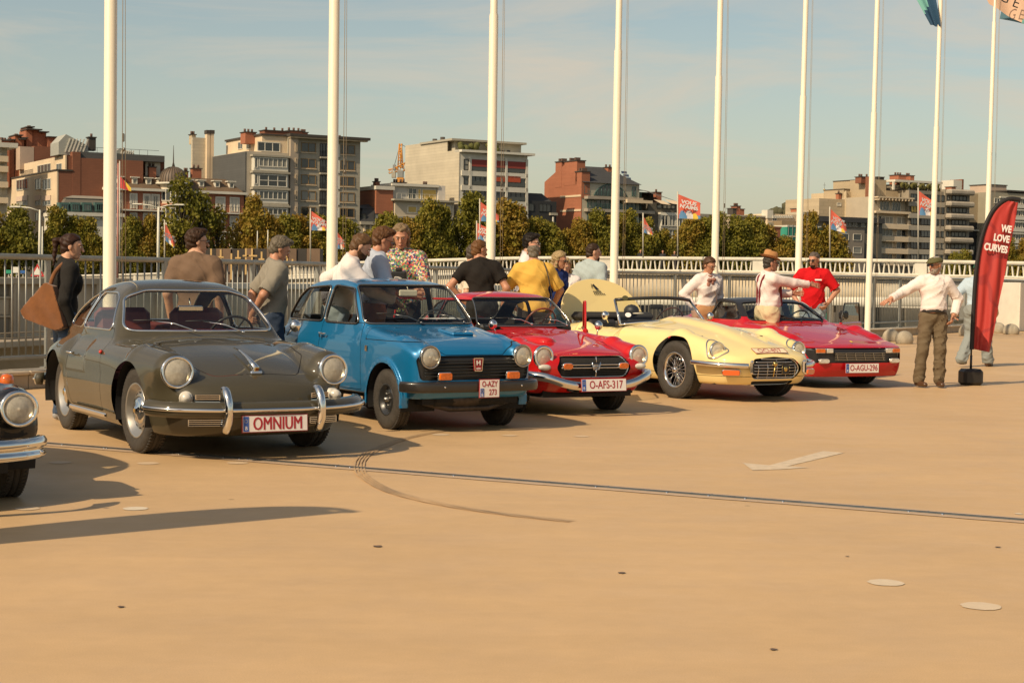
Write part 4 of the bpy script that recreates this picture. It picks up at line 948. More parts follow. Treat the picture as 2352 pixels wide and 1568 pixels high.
 for sx in (-1, 1):
  wheel(root, (sx * .73, 0, .30), .30, .19, .19, 'alloy', sx, 0); wheel(root, (sx * .73, -2.34, .30), .30, .2, .19, 'alloy', sx)
  lamp(root, (sx * .60, .945, .485), (sx * .12, 1, 0), (.13, .05), AMBER, h=.012, r=.006); lamp(root, (sx * .47, .965, .485), (sx * .05, 1, 0), (.09, .05), LENS, 'side_lamp', h=.012, r=.006)
  lamp(root, (sx * .56, .965, .355), (sx * .05, 1, 0), (.15, .05), LENS, 'driving_lamp', h=.03, r=.024)
 b = MB(); b.box((.02, .80, .595), (.03, .045, .008), Matrix.Rotation(-.3, 3, 'X'), .002); b.build('nose_badge', mat('badge_yellow', (.65, .45, .05), .3), root)
 b = MB(); [b.box((-.24 - k * .025, .10, .722), (.014, .03, .006)) for k in range(7)]; b.build('bonnet_louvres', BLACKPL, root)
 plate(root, (0, 1.03, .265), (0, 1, 0), [('O-AGU-296', .024, 0, .108, .80)], .52, .115)
 wiper(root, (-.10, -.56, .815), (.22, -.72, .87), m=BLACKPL, bd=(1, -.1, .05)); wiper(root, (-.45, -.56, .81), (-.2, -.70, .865), m=BLACKPL, bd=(1, -.1, .05))
 o = open_door(root, (-.80, -.62), radians(50), 1.12, .25, .80, 1.06, pm, -1, frame=2, gl=GLASSD)
 b = MB(); b.box((-.98, -.80, .90), (.20, .07, .12), Matrix.Rotation(.3, 3, 'Z'), .03); b.tube([(-.90, -.72, .84), (-.98, -.8, .84)], .02, 6); b.build('door_mirror', BLACKPL, root)
 V = MT['vinyl_black']
 for sx in (-1, 1): seat(root, sx * .34, -1.45, .30, V, w=.5, hb=.5, head=True)
 b = MB(); b.box((0, -.84, .76), (1.3, .24, .12), bev=.03); b.build('dashboard', V, root)
 steering(root, (-.34, -1.0, .80), .18, BLACKPL)
 b = MB(); b.box((0, -1.1, .18), (1.3, 3.9, .06)); b.box((0, .4, .2), (.9, .9, .08)); b.build('floor_pan', DARK, root)
 b = MB(); b.box((0, -2.1, .6), (1.3, .05, .5)); b.build('bulkhead', V, root)
 return root
def navy_saloon():
 pm = paint('paint_navy', (.006, .007, .011))
 root = thing('rounded_saloon', 'black rounded small car cut by the left picture edge, round headlamp and chrome bumper', 'car', anchor_px(33, -.66, 0, 14, 1138), pi + radians(33)); root.scale = (1.0, 1.0, .935)
 zc = prof((.78, .40), (.68, .55), (.55, .68), (.3, .82), (0, .90), (-.4, .97), (-.6, .98), (-2.6, .95), (-3.0, .75), (-3.2, .4), sm=.05)
 zr = prof((-.3, .7), (-.5, .93), (-.75, 1.25), (-.95, 1.40), (-1.3, 1.485), (-1.7, 1.47), (-2.2, 1.30), (-2.7, .98), (-3.1, .6), sm=.05); wc = prof((.8, .62), (1.0, .60), (1.2, .55), (1.4, .46), (1.5, .38), sm=.03)
 def Fn(x, y, z):
  ax = np.abs(x)
  b = smax(z - zc(y) + .35 * ax**2, ax - .50 - .08 * np.clip(-y, 0, 1.5), .12); b = smax(b, y - .76 + .9 * ax**2, .1); b = smax(b, -y - 3.1, .1); b = smax(b, .25 - z, .04)
  for y0 in (0, -2.4):
   w = cone(ax, y, z, (.58, y0 + .12, .48), (.60, y0 - .12, .50), .285, .27); w = smax(w, ax - .775, .06); w = smax(w, y - y0 - .46, .08); w = smax(w, .24 - z, .02); b = smin(b, w, .035)
  b = smin(b, cone(ax, y, z, (.585, .38, .625), (.585, 0, .62), .13, .15), .04)
  b = smin(b, np.maximum(cone(ax, y, z, (.70, -.2, .27), (.70, -2.2, .27), .05, .05), .22 - z), .03)
  c = smax(z - zr(y) + .1 * ax**2, ax - wc(z), .09); c = np.maximum(c, np.maximum(.75 - z, y + .35))
  return smin(b, c, .04)
 def dw(pts, r, xm=.3): return lambda x, y, z: np.maximum(spoly(y, z, pts, r), xm - np.abs(x))
 wins = [('windscreen', lambda x, y, z: np.maximum(spoly(x, z, [(-.46, 1.05), (.46, 1.05), (.40, 1.33), (-.40, 1.33)], .03), -1.1 - y), CHROME, .008), ('door_window', dw([(-.85, 1.03), (-1.0, 1.34), (-1.45, 1.36), (-1.5, 1.03)], .02), CHROME, .007), ('quarter_window', dw([(-1.6, 1.03), (-1.58, 1.35), (-1.9, 1.3), (-2.15, 1.05)], .02), CHROME, .007), ('rear_window', lambda x, y, z: np.maximum(spoly(x, z, [(-.3, 1.1), (.3, 1.1), (.26, 1.3), (-.26, 1.3)], .03), y + 1.9), CHROME, .007)]
 hood = lambda x, y, z: np.maximum(spoly(x, y, [(-.36, .5), (.36, .5), (.44, -.35), (-.44, -.35)], .04), .5 - z)
 body(root, Fn, (-.9, -3.3, .15), (.9, .9, 1.6), pm, ((0, .32, .36), (-2.4, .32, .36)), .45, wins, (('bonnet', hood, False), ('door', dw([(-.7, .35), (-.7, 1.0), (-1.5, 1.0), (-1.5, .35)], .03, .4), True)), lin_y=(-2.9, -.4), lin_z=.8, h=.026)
 for sx in (-1, 1):
  wheel(root, (sx * .655, 0, .32), .32, .15, .20, 'silver', sx, -.03); wheel(root, (sx * .655, -2.4, .32), .32, .15, .20, 'silver', sx)
  headlight(root, (sx * .585, .525, .625), (sx * .04, 1, .06), .094, rr=.024, depth=.07)
  b = MB(); b.lathe([(.0001, .035), (.03, .028), (.042, .006), (.044, -.02)], 20, axm((sx * .585, .27, .80), (0, .25, 1))); b.build('indicator', AMBER, root)
 half = [(0, .95, .415), (.3, .94, .415), (.48, .89, .415), (.61, .80, .415), (.665, .70, .415)]
 path = list(reversed(smooth_path(mirx(half)[:4] + mirx(half)[5:], 6)))
 b = MB(); sweep(b, path, [(-.02, -.075), (.015, -.075), (.03, -.055), (.02, -.035), (.008, -.02), (.012, -.012), (.03, -.004), (.035, .03), (.02, .055), (-.02, .06)]); b.build('front_bumper', CHROME, root)
 for sx in (-1, 1): b = MB(); ell_mb(b, (sx * .60, .915, .39), (.012, .012, .012)); b.build('bumper_bolt', CHROME, root)
 V = MT['vinyl_black']
 for sx in (-1, 1): seat(root, sx * .28, -1.4, .45, V)
 b = MB(); b.box((0, -1.1, .27), (1.0, 3.4, .08)); b.build('floor_pan', DARK, root)
 return root
# ------------------------------------------------------------------ ground, fence, poles
def ground_material():
 m = mat('deck_resin', (.56, .37, .205), .55, spec=.35); nt = m.node_tree; n = nt.nodes; l = nt.links; p = n['Principled BSDF']
 tc = n.new('ShaderNodeTexCoord')
 def noise(sc, det, vec=None, dist=0., rough=.55):
  t = n.new('ShaderNodeTexNoise'); t.inputs['Scale'].default_value = sc; t.inputs['Detail'].default_value = det; t.inputs['Distortion'].default_value = dist; t.inputs['Roughness'].default_value = rough
  l.new(vec or tc.outputs['Object'], t.inputs['Vector']); return t.outputs[0]
 def rng_(s, a, b, c, d):
  t = n.new('ShaderNodeMapRange'); l.new(s, t.inputs[0]); t.inputs[1].default_value = a; t.inputs[2].default_value = b; t.inputs[3].default_value = c; t.inputs[4].default_value = d; return t.outputs[0]
 def mul(a, b):
  t = n.new('ShaderNodeMath'); t.operation = 'MULTIPLY'; l.new(a, t.inputs[0]); l.new(b, t.inputs[1]); return t.outputs[0]
 mp = n.new('ShaderNodeMapping'); mp.inputs['Scale'].default_value = (.6, 2.2, 1); mp.inputs['Rotation'].default_value = (0, 0, .4); l.new(tc.outputs['Object'], mp.inputs[0])
 a = rng_(noise(.35, 5), .3, .7, .91, 1.06); b = rng_(noise(1.4, 8, mp.outputs[0], .6, .7), .3, .7, .94, 1.035); c = rng_(noise(160, 3), .3, .7, .90, 1.08); d = rng_(noise(7, 7, None, .4, .7), .35, .75, 1.025, .945)
 vo = n.new('ShaderNodeTexVoronoi'); vo.inputs['Scale'].default_value = .9; l.new(tc.outputs['Object'], vo.inputs['Vector']); sp = rng_(vo.outputs['Distance'], .012, .022, .55, 1.)
 e = mul(mul(mul(mul(a, b), c), d), sp)
 sc = n.new('ShaderNodeVectorMath'); sc.operation = 'SCALE'; sc.inputs[0].default_value = (.575, .382, .198); l.new(e, sc.inputs['Scale']); l.new(sc.outputs[0], p.inputs['Base Color'])
 bp = n.new('ShaderNodeBump'); bp.inputs['Strength'].default_value = .25; bp.inputs['Distance'].default_value = .003; l.new(noise(260, 3), bp.inputs['Height']); l.new(bp.outputs[0], p.inputs['Normal'])
 l.new(rng_(noise(2.2, 4), .3, .7, .48, .66), p.inputs['Roughness'])
 return m
FENCE_K = [(-420, 18.4), (-150, 18.9), (115, 20.5), (400, 22.2), (649, 24.5), (820, 27), (950, 30), (1062, 32.5), (1150, 34.3), (1300, 36.5), (1441, 38), (1555, 39), (1790, 41.5), (1913, 42.8), (2003, 44), (2060, 45.5), (2113, 47), (2204, 50), (2300, 55), (2420, 62)]
FP = smooth_path([((u - 1176) / F_ * Y, Y, 0) for u, Y in FENCE_K], 10)
def arc_points(P, step, start=0.):
 out = []; d = -start; nxt = 0.
 L = [0.]
 for i in range(1, len(P)): L.append(L[-1] + (P[i] - P[i - 1]).length)
 s = start; j = 0
 while s < L[-1]:
  while L[j + 1] < s: j += 1
  t = (s - L[j]) / (L[j + 1] - L[j]); out.append((P[j].lerp(P[j + 1], t), (P[j + 1] - P[j]).normalized(), s)); s += step
 return out
def upx(p): return 1176 + p.x / p.y * F_
def build_ground():
 low = mat('river_bank_ground', (.16, .14, .10), .9, noise=.3, nscale=.05)
 tag(pyd('terrain', [(-6000, -3000, -7.2), (6000, -3000, -7.2), (6000, 9000, -7.2), (-6000, 9000, -7.2)], [(0, 1, 2, 3)], low), kind='structure')
 wat = mat('river_water', (.05, .055, .045), .12, bump=.5, bscale=2.5, bdist=.05)
 tag(pyd('river', [(-900, 60, -7.0), (900, 110, -7.0), (900, 640, -7.0), (-900, 60, -6.99), (-900, 190, -7.0)], [(0, 1, 2, 4)], wat), kind='structure')
 gm = ground_material()
 P = [(p.x + .0, p.y, 0) for p in FP]
 V = P + [(60, 62, 0), (60, -30, 0), (-40, -30, 0), (-40, 17, 0)]
 n = len(V); b = MB(); b.add(V, [tuple(reversed(range(n)))]); b.add(V + [(x, y, -.6) for x, y, z in V], [(i, (i + 1) % n, n + (i + 1) % n, n + i) for i in range(n)])
 tag(b.build('ground', gm), kind='structure')
 cm = mat('kerb_concrete', (.34, .28, .20), .8, noise=.22, nscale=3, bump=.4, bscale=25); cs = mat('coping_stone', (.50, .42, .31), .8, noise=.15, nscale=4, bump=.3, bscale=30)
 kr = thing('kerb_wall', 'low concrete kerb with pale coping running below the metal railing', 'kerb', (0, 0, 0))
 st = []
 pts = arc_points(FP, 1.2, 0)
 for i, (p, t, s) in enumerate(pts[:-1]):
  q = pts[i + 1][0]; c = (p + q) / 2; L = (q - p).length; R = Matrix.Rotation(atan2((q - p).y, (q - p).x), 3, 'Z'); nr = R @ Vector((0, -1, 0))
  b = MB(); b.box(c + nr * .16 + Vector((0, 0, .085)), (L - .012, .30, .17), R, .008); b.build('kerb_block', cm, kr)
  b = MB(); b.box(c + nr * .14 + Vector((0, 0, .195)), (L - .008, .40, .05), R, .012); b.build('coping', cs, kr)
 A, B = gnd(-260, 990), gnd(2700, 1223); d = (B - A).normalized(); nn = Vector((-d.y, d.x, 0)); R = Matrix.Rotation(atan2(d.y, d.x), 3, 'Z'); c = (A + B) / 2; L = (B - A).length
 j = thing('expansion_joint', 'dark metal expansion joint strip crossing the beige deck', 'joint', (0, 0, 0))
 pm = mat('joint_mortar', (.47, .335, .22), .7, noise=.12, nscale=4)
 bm = MB()
 for sg in (-1, 1):
  V = []
  for i in range(161):
   q = A + d * (L * i / 160); w = .115 + .012 * random.random(); V += [tuple(q + nn * sg * .012 + Vector((0, 0, .004))), tuple(q + nn * sg * w + Vector((0, 0, .004)))]
  o = bm.add(V, [(2 * i, 2 * i + 2, 2 * i + 3, 2 * i + 1) if sg < 0 else (2 * i, 2 * i + 1, 2 * i + 3, 2 * i + 2) for i in range(160)])
 bm.build('mortar_band', pm, j)
 b = MB(); b.box(c + Vector((0, 0, .003)), (L, .022, .006), R); b.build('gap_seal', DARK, j)
 stl = mat('joint_steel', (.16, .18, .19), .35, .9, noise=.3, nscale=8)
 for sg in (-1, 1): b = MB(); b.box(c + nn * sg * .017 + Vector((0, 0, .007)), (L, .010, .008), R); b.build('steel_edge', stl, j)
 rn = random.Random(3)
 for i in range(46):
  b = MB(); q = A + d * (rn.uniform(.1, .98) * L) + nn * rn.choice((-.03, .03)); b.lathe([(.0001, .008), (.006, .007), (.008, .0)], 8, Matrix.Translation((q.x, q.y, .004))); b.build('joint_bolt', CHROME, j)
 wp = mat('worn_white_paint', (.59, .47, .33), .7, noise=.2, nscale=12)
 def disc(u, v, r, lab, fade=1., cat='painted dot'):
  p = gnd(u, v); b = MB(); n = 26; V = [(p.x + r * (1 + .05 * random.uniform(-1, 1)) * cos(2 * pi * i / n), p.y + r * (1 + .05 * random.uniform(-1, 1)) * sin(2 * pi * i / n), .003) for i in range(n)]
  b.add(V, [tuple(range(n))]); tag(b.build('painted_dot', mat('dot_paint_%d' % int(fade * 10), tuple(a * fade + c * (1 - fade) for a, c in zip((.64, .55, .42), (.56, .375, .205))), .7, noise=.08, nscale=20)), lab, cat, 'round paint marks on the deck')
 disc(311, 1168, .075, 'bright white paint dot on the deck left of the tyre arc', 1.); disc(62, 1168, .075, 'faded paint dot nearest the left picture edge', .5)
 disc(2035, 1338, .085, 'larger pale paint dot in the right foreground, farther one of two', .7); disc(2253, 1392, .088, 'pale paint dot in the right foreground, nearest one', .6)
 disc(138, 1062, .08, 'faint paint dot in front of the black car\'s shadow', .35); disc(340, 1064, .08, 'faint paint dot before the olive coupe\'s front wheel', .4); disc(545, 1063, .08, 'faint paint dot before the olive coupe\'s plate', .35); disc(1012, 998, .08, 'faint paint dot in front of the blue saloon', .5); disc(1170, 1000, .07, 'faint paint dot right of the blue saloon front', .3); disc(1335, 1002, .07, 'faint paint dot in front of the red coupe', .3); disc(2340, 1180, .025, 'tiny white dot beside the joint at the right edge', 1.)
 P = [gnd(*q) for q in ((1705, 1063), (1728, 1080), (1792, 1078), (1858, 1074), (1809, 1070.6), (1939, 1040), (1891, 1036), (1767, 1068.6))]
 b = MB(); b.add([(p.x, p.y, .003) for p in P], [tuple(range(len(P)))]); tag(b.build('painted_arrow', wp), 'worn white painted arrow on the deck right of the joint', 'painted arrow')
 tm = mat('tyre_mark', (.47, .32, .175), .7, noise=.12, nscale=20)
 arc = smooth_path([gnd(*q) for q in ((1040, 985), (940, 1005), (870, 1030), (833, 1052), (826, 1080), (850, 1105), (905, 1132), (1010, 1158), (1150, 1180), (1312, 1198))], 8)
 tr = thing('tyre_mark', 'curved dark tyre mark crossing the joint in front of the coupe', 'tyre mark', (0, 0, 0))
 for off in (-.035, -.012, .012, .035):
  V = []
  for i, p in enumerate(arc):
   t = (arc[min(i + 1, len(arc) - 1)] - arc[max(i - 1, 0)]).normalized(); q = Vector((-t.y, t.x, 0)); w = .006 + .002 * sin(i * 1.7 + off * 90)
   V += [tuple(p + q * (off - w) + Vector((0, 0, .0085))), tuple(p + q * (off + w) + Vector((0, 0, .0085)))]
  pyd('tread_line', V, [(2 * i, 2 * i + 1, 2 * i + 3, 2 * i + 2) for i in range(len(arc) - 1)], tm, tr)
 for k, (u, v) in enumerate(((868, 1255), (1428, 1316), (1776, 1492), (2292, 1257), (1946, 1278), (278, 1394))):
  p = gnd(u, v); b = MB(); n = 12; r = (.03, .024, .018, .02, .012, .02)[k]; b.add([(p.x + r * random.uniform(.6, 1.1) * cos(i * pi / 6), p.y + .9 * r * random.uniform(.6, 1.1) * sin(i * pi / 6), .0045) for i in range(n)], [tuple(range(n))])
  tag(b.build('deck_stain', mat('stain_dark', (.13, .08, .05), .6)), ('dark chip in the deck left of centre', 'small dark chip in the deck at centre foreground', 'tiny dark chip near the bottom edge', 'dark chip in the deck at the right', 'tiny dark speck right of the joint', 'pale brown chip in the left foreground')[k], 'stain')
def build_fence():
 gs = mat('galvanised_steel', (.30, .30, .27), .45, .55, noise=.18, nscale=6); bar_m = mat('galvanised_bar', (.27, .27, .245), .5, .5, noise=.15, nscale=4)
 f = thing('metal_railing', 'grey galvanised railing with upright bars along the deck edge', 'railing', (0, 0, 0))
 ZB, ZT = .36, 1.58; bars = []
 bar = None; far = MB(); cnt = 0
 posts = arc_points(FP, 1.93, 1.1)
 pts = arc_points(FP, 1.93 / 16, 1.1)
 for i, (p, t, s) in enumerate(pts):
  if i % 16 == 0: continue
  u = upx(p)
  if u < -60 or u > 2420: continue
  R = Matrix.Rotation(atan2(t.y, t.x), 3, 'Z')
  if cnt < 290:
   if bar is None: bar = MB().tube([(0, 0, 0), (0, 0, ZT - ZB - .04)], .011, 8)
   if cnt == 0: o = bar.build('bar', bar_m, f); me = o.data
   else: o = bpy.data.objects.new('bar', me); link(o, f)
   o.location = (p.x, p.y, ZB + .03); o.rotation_euler = (0, 0, atan2(t.y, t.x)); cnt += 1
  else: far.box((p.x, p.y, (ZB + ZT) / 2), (.02, .02, ZT - ZB - .04), R)
 tag(far.build('far_bars', bar_m, f), kind='stuff')
 pm = None
 for i, (p, t, s) in enumerate(posts):
  if upx(p) < -400: continue
  if pm is None:
   b = MB(); b.box((0, 0, (ZT + .0) / 2 + .08), (.065, .06, ZT - .18), None, .006); b.box((0, 0, .225), (.13, .13, .015)); pm = b.build('post', gs, f); o = pm
  else: o = bpy.data.objects.new('post', pm.data); link(o, f)
  o.location = (p.x, p.y, 0); o.rotation_euler = (0, 0, atan2(t.y, t.x))
 top = [p + Vector((0, 0, ZT)) for p, t, s in arc_points(FP, .9, 0)]; bot = [p + Vector((0, 0, ZB)) for p, t, s in arc_points(FP, .9, 0)]
 b = MB(); sweep(b, top, rprof(.07, .07, .02, 2)); b.build('top_rail', gs, f); b = MB(); sweep(b, bot, rprof(.05, .05, .01, 2)); b.build('bottom_rail', gs, f)
POLES = [(252, 256, 19.7), (762, 764, 23.3), (1126, 1130, 27.3), (1409, 1418, 31.3), (1640, 1648, 35.), (1831, 1847, 38.5), (1994, 2016, 42.), (2138, 2160, 45.5), (2262, 2285, 49.5)]
def build_poles():
 wp = mat('pole_white_paint', (.80, .73, .57), .38, coat=.2, noise=.03, nscale=2); rope = mat('halyard_rope', (.35, .3, .22), .9)
 lab = ['white flagpole nearest the camera behind the olive coupe', 'white flagpole behind the blue saloon', 'white flagpole behind the man in the black t-shirt', 'white flagpole right of the man in the pale denim shirt', 'white flagpole beside the smiling woman', 'white flagpole between the hat wearer and the red t-shirt', 'white flagpole behind the low red sports car', 'white flagpole behind the man in the flat cap', 'white flagpole farthest right behind the red feather banner']
 for k, (u0, ut, Y) in enumerate(POLES):
  X0 = (u0 - 1178) / F_ * Y;
  t = thing('flagpole', lab[k], 'flagpole', (X0, Y, 0), 0, 'row of white flagpoles along the railing')
  tilt = (0, .003 * (k > 2) + .005 * (k > 4), .01) ; t.rotation_euler = (0, tilt[1], 0)
  b = MB(); b.lathe([(.0001, 0), (.16, 0), (.16, .02), (.09, .03), (.078, .06), (.074, 5.7), (.060, 5.74), (.060, 9.2), (.046, 9.24), (.042, 12.4), (.0001, 12.42)], 24); b.build('pole', wp, t)
  b = MB(); b.tube([(.16, -.05, 1.2), (.15, -.05, 6), (.11, -.02, 12.3)], .0045, 4); b.tube([(.20, -.03, 1.2), (.17, -.05, 6.5), (.12, -.02, 12.3)], .0035, 4); b.build('halyard', rope, t)
  b = MB(); b.box((.17, -.05, 3.0), (.025, .025, .10), None, .008); ell_mb(b, (.175, -.05, 2.86), (.015, .015, .025)); b.build('counterweight', mat('weight_metal', (.2, .18, .15), .4, .8), t)
  b = MB(); b.lathe([(.0001, .04), (.05, .03), (.06, 0)], 16, Matrix.Translation((0, 0, 12.42))); b.build('cap', wp, t)
def cloth(name, m, parent, P00, P10, P11, P01, nu=16, nv=12, wave=.1, wl=3., mats=None, pick=None, ph=0., sag=0.):
 """rippled cloth between four corners (u along the fly, v upwards)"""
 P00, P10, P11, P01 = map(Vector, (P00, P10, P11, P01)); nrm = (P10 - P00).cross(P01 - P00).normalized(); V = []; Fc = []; fm = []
 for j in range(nv + 1):
  for i in range(nu + 1):
   u, v = i / nu, j / nv; p = P00.lerp(P10, u).lerp(P01.lerp(P11, u), v)
   p = p + nrm * wave * (u + .15) * sin(wl * 2 * pi * u + 1.6 * v + ph) - Vector((0, 0, sag * sin(pi * u)))
   V.append(p)
 for j in range(nv):
  for i in range(nu):
   a = j * (nu + 1) + i; Fc.append((a, a + 1, a + nu + 2, a + nu + 1)); fm.append(pick((i + .5) / nu, (j + .5) / nv) if pick else 0)
 return pyd(name, V, Fc, m, parent, True, mats=mats, fm=fm)
def build_flags():
 tq = mat('flag_turquoise', (.18, .46, .42), .8); nv = mat('flag_navy', (.02, .07, .14), .8); be = mat('flag_beige', (.62, .42, .30), .8); bl = mat('flag_blue', (.10, .22, .30), .8)
 Y = 45.5
 def a(u, v, Y=Y): return at(u, v, Y)
 t = thing('flag', 'turquoise and navy flag hanging at the top of the right-hand flagpoles', 'flag', a(2155, 60))
 def W_(o, p): return p - o.location
 c = cloth('cloth', tq, t, W_(t, a(2137, 58)), W_(t, a(2158, 62)), W_(t, a(2135, -70)), W_(t, a(2072, -60)), 10, 14, .12, 1.2, [tq, nv], lambda u, v: 1 if v < .50 - .28 * (1 - u) or (v < .55 and u > .6) else 0)
 Y = 49.5
 t = thing('flag', 'large beige flag with dark lettering G E flapping at the top right corner', 'flag', a(2290, 20, Y))
 c = cloth('cloth', be, t, W_(t, a(2272, 10, Y)), W_(t, a(2365, 66, Y)), W_(t, a(2420, -50, Y)), W_(t, a(2235, -60, Y)), 18, 12, .10, 1.6, [be, tq], lambda u, v: 1 if u - v * .25 > .78 else 0)
 q = (a(2352, 10, Y) - a(2272, -20, Y)).normalized(); up = (a(2300, -40, Y) - a(2285, 10, Y)).normalized(); nr = q.cross(up).normalized(); up = nr.cross(q)
 for s, (u, v) in (('G', (2308, -4)), ('E', (2334, 8))):
  M = Matrix((q, up, nr)).transposed().to_4x4(); M.translation = W_(t, a(u, v, Y - .35)); text(s, .42, BLACKP, t, M, .001)
 t = thing('flag', 'small blue flag behind the beige flag at the right edge', 'flag', a(2300, 40, 50.5))
 cloth('cloth', bl, t, W_(t, a(2296, 44, 50.5)), W_(t, a(2370, 58, 50.5)), W_(t, a(2370, 10, 50.5)), W_(t, a(2303, 10, 50.5)), 8, 6, .05, 1)
def feather_banner(name, label, base, rz, H=3.35, copy_of=None):
 t = thing(name, label, 'banner', base, rz, None)
 rd = mat('banner_red', (.46, .035, .022), .6); nt = rd.node_tree; n = nt.nodes; l = nt.links; p = n['Principled BSDF']
 if not n.get('Wave Texture'):
  tc = n.new('ShaderNodeTexCoord'); v = n.new('ShaderNodeTexNoise'); v.inputs['Scale'].default_value = 1.6; v.inputs['Detail'].default_value = 1; l.new(tc.outputs['Object'], v.inputs['Vector'])
  mm = n.new('ShaderNodeMath'); mm.operation = 'MULTIPLY'; mm.inputs[1].default_value = 26; l.new(v.outputs[0], mm.inputs[0]); sn = n.new('ShaderNodeMath'); sn.operation = 'SINE'; l.new(mm.outputs[0], sn.inputs[0])
  w = n.new('ShaderNodeTexWave'); w.inputs['Scale'].default_value = .001
  mr = n.new('ShaderNodeMapRange'); mr.inputs[1].default_value = .72; mr.inputs[2].default_value = .95; l.new(sn.outputs[0], mr.inputs[0])
  mx = n.new('ShaderNodeMix'); mx.data_type = 'RGBA'; l.new(mr.outputs[0], mx.inputs[0]); mx.inputs[6].default_value = (.42, .032, .024, 1); mx.inputs[7].default_value = (.31, .022, .02, 1); l.new(mx.outputs[2], p.inputs['Base Color'])
 curve = [(0, .50), (.012, 1.0), (.035, 1.55), (.075, 1.90), (.14, 2.18), (.24, 2.41), (.37, 2.555), (.51, 2.62), (.67, 2.61)]
 cp = smooth_path([(x, 0, z) for x, z in curve], 5)
 b = MB(); b.tube([(0, 0, .20), (0, 0, .50)] + cp, .012, 7); b.build('pole', BLACKPL, t)
 b = MB(); V = []
 for i, q in enumerate(cp):
  tt = (cp[min(i + 1, len(cp) - 1)] - cp[max(i - 1, 0)]).normalized(); nn = Vector((tt.z, 0, -tt.x))
  for (a_, c_2) in ((-.028, 0), (0, .018), (.036, .004), (.036, -.004), (0, -.018)): V.append(q + nn * a_ + Vector((0, c_2, 0)))
 Fc = []
 for i in range(len(cp) - 1):
  for k in range(5): Fc.append((i * 5 + k, i * 5 + (k + 1) % 5, (i + 1) * 5 + (k + 1) % 5, (i + 1) * 5 + k))
 b.add(V, Fc, True); b.build('pole_sleeve', mat('sleeve_black', (.015, .012, .012), .7), t)
 fly = prof((.50, .27), (1.0, .36), (1.5, .45), (2.0, .54), (2.61, .65))
 lead = prof(*[(z, x) for x, z in curve[:8]])
 V = []; nu, nz = 26, 40
 for j in range(nz + 1):
  z = .51 + (2.59 - .51) * j / nz; x0, x1 = float(lead(z)) + .02, float(fly(z))
  for i in range(nu + 1):
   u = i / nu; zz = z - .03 * u * (1 - j / nz) - .02 * u
   y = .024 * sin(u * 14 + 1.2 * z) * (1 - .7 * j / nz) * min(1, u * 4) + .03 * sin(u * 5 + z) * (1 - .5 * j / nz) + .008 * sin(z * 9 + u * 22) * u
   V.append((x0 + (x1 - x0) * u, y, zz))
 Fc = [(j * (nu + 1) + i, j * (nu + 1) + i + 1, (j + 1) * (nu + 1) + i + 1, (j + 1) * (nu + 1) + i) for j in range(nz) for i in range(nu)]
 cl = pyd('sail', V, Fc, rd, t, True)
 for s, z, sz in (('WE', 2.18, .135), ('LOVE', 2.04, .135), ('CURVES', 1.895, .135)):
  M = Matrix.Translation((float(fly(z)) - .05, -.056, z)) @ Matrix.Rotation(pi / 2, 4, 'X') @ Matrix.Rotation(-.14, 4, 'Z')
  text(s, sz, WHITEP, cl, M, .002, .72, align='RIGHT', bold=.0055)
 b = MB(); b.box((0, 0, .115), (.29, .26, .23), None, .04); b.build('base_weight', mat('base_black', (.018, .015, .012), .5, bump=.1), t)
 b = MB(); b.tube([(0, 0, .22), (0, 0, .42)], .018, 8); b.build('spindle', BLACKPL, t)
 return t
def build_bollards():
 cm = mat('bollard_concrete', (.36, .31, .23), .85, noise=.25, nscale=5, bump=.5, bscale=40)
 L = ['leftmost rounded concrete bollard beside the red wedge car', 'rounded concrete bollard just right of the red wedge car', 'rounded concrete bollard seen between the flat cap man\'s legs', 'rounded concrete bollard behind the walker in pale jeans', 'pair bollard right of the feather banner, farther', 'rounded concrete bollard nearest the white block at right']
 for k, (u, v, r) in enumerate(((2046, 784, .165), (2077, 789.5, .18), (2155, 777, .17), (2216, 771, .17), (2294, 764, .18), (2322, 768, .21))):
  p = gnd(u, v); o = thing('stone_bollard', L[k], 'bollard', (p.x, p.y, 0), .4 * k, 'rounded concrete bollards by the kerb')
  F = lambda x, y, z: smax(ellip(x, y, z, (0, 0, .10), (r * 1.25, r, .21)), -z - .01, .02)
  S = snet(F, (-.4, -.4, -.06), (.4, .4, .5), .035); sobj('stone', S, cm, o)
 p = at(2335, 770, 52); wb = mat('white_render', (.72, .66, .55), .7, noise=.08, nscale=3)
 o = thing('concrete_block', 'pale concrete block standing at the right end of the kerb', 'block', (p.x, p.y, 0), .35)
 b = MB(); b.box((-.12, 0, .75), (.5, 1.2, 1.5), None, .02); b.build('block_body', wb, o); b = MB(); b.box((.9, .3, .45), (1.5, .8, .9), Matrix.Rotation(.6, 3, 'Y'), .02); b.build('sloping_slab', wb, o)
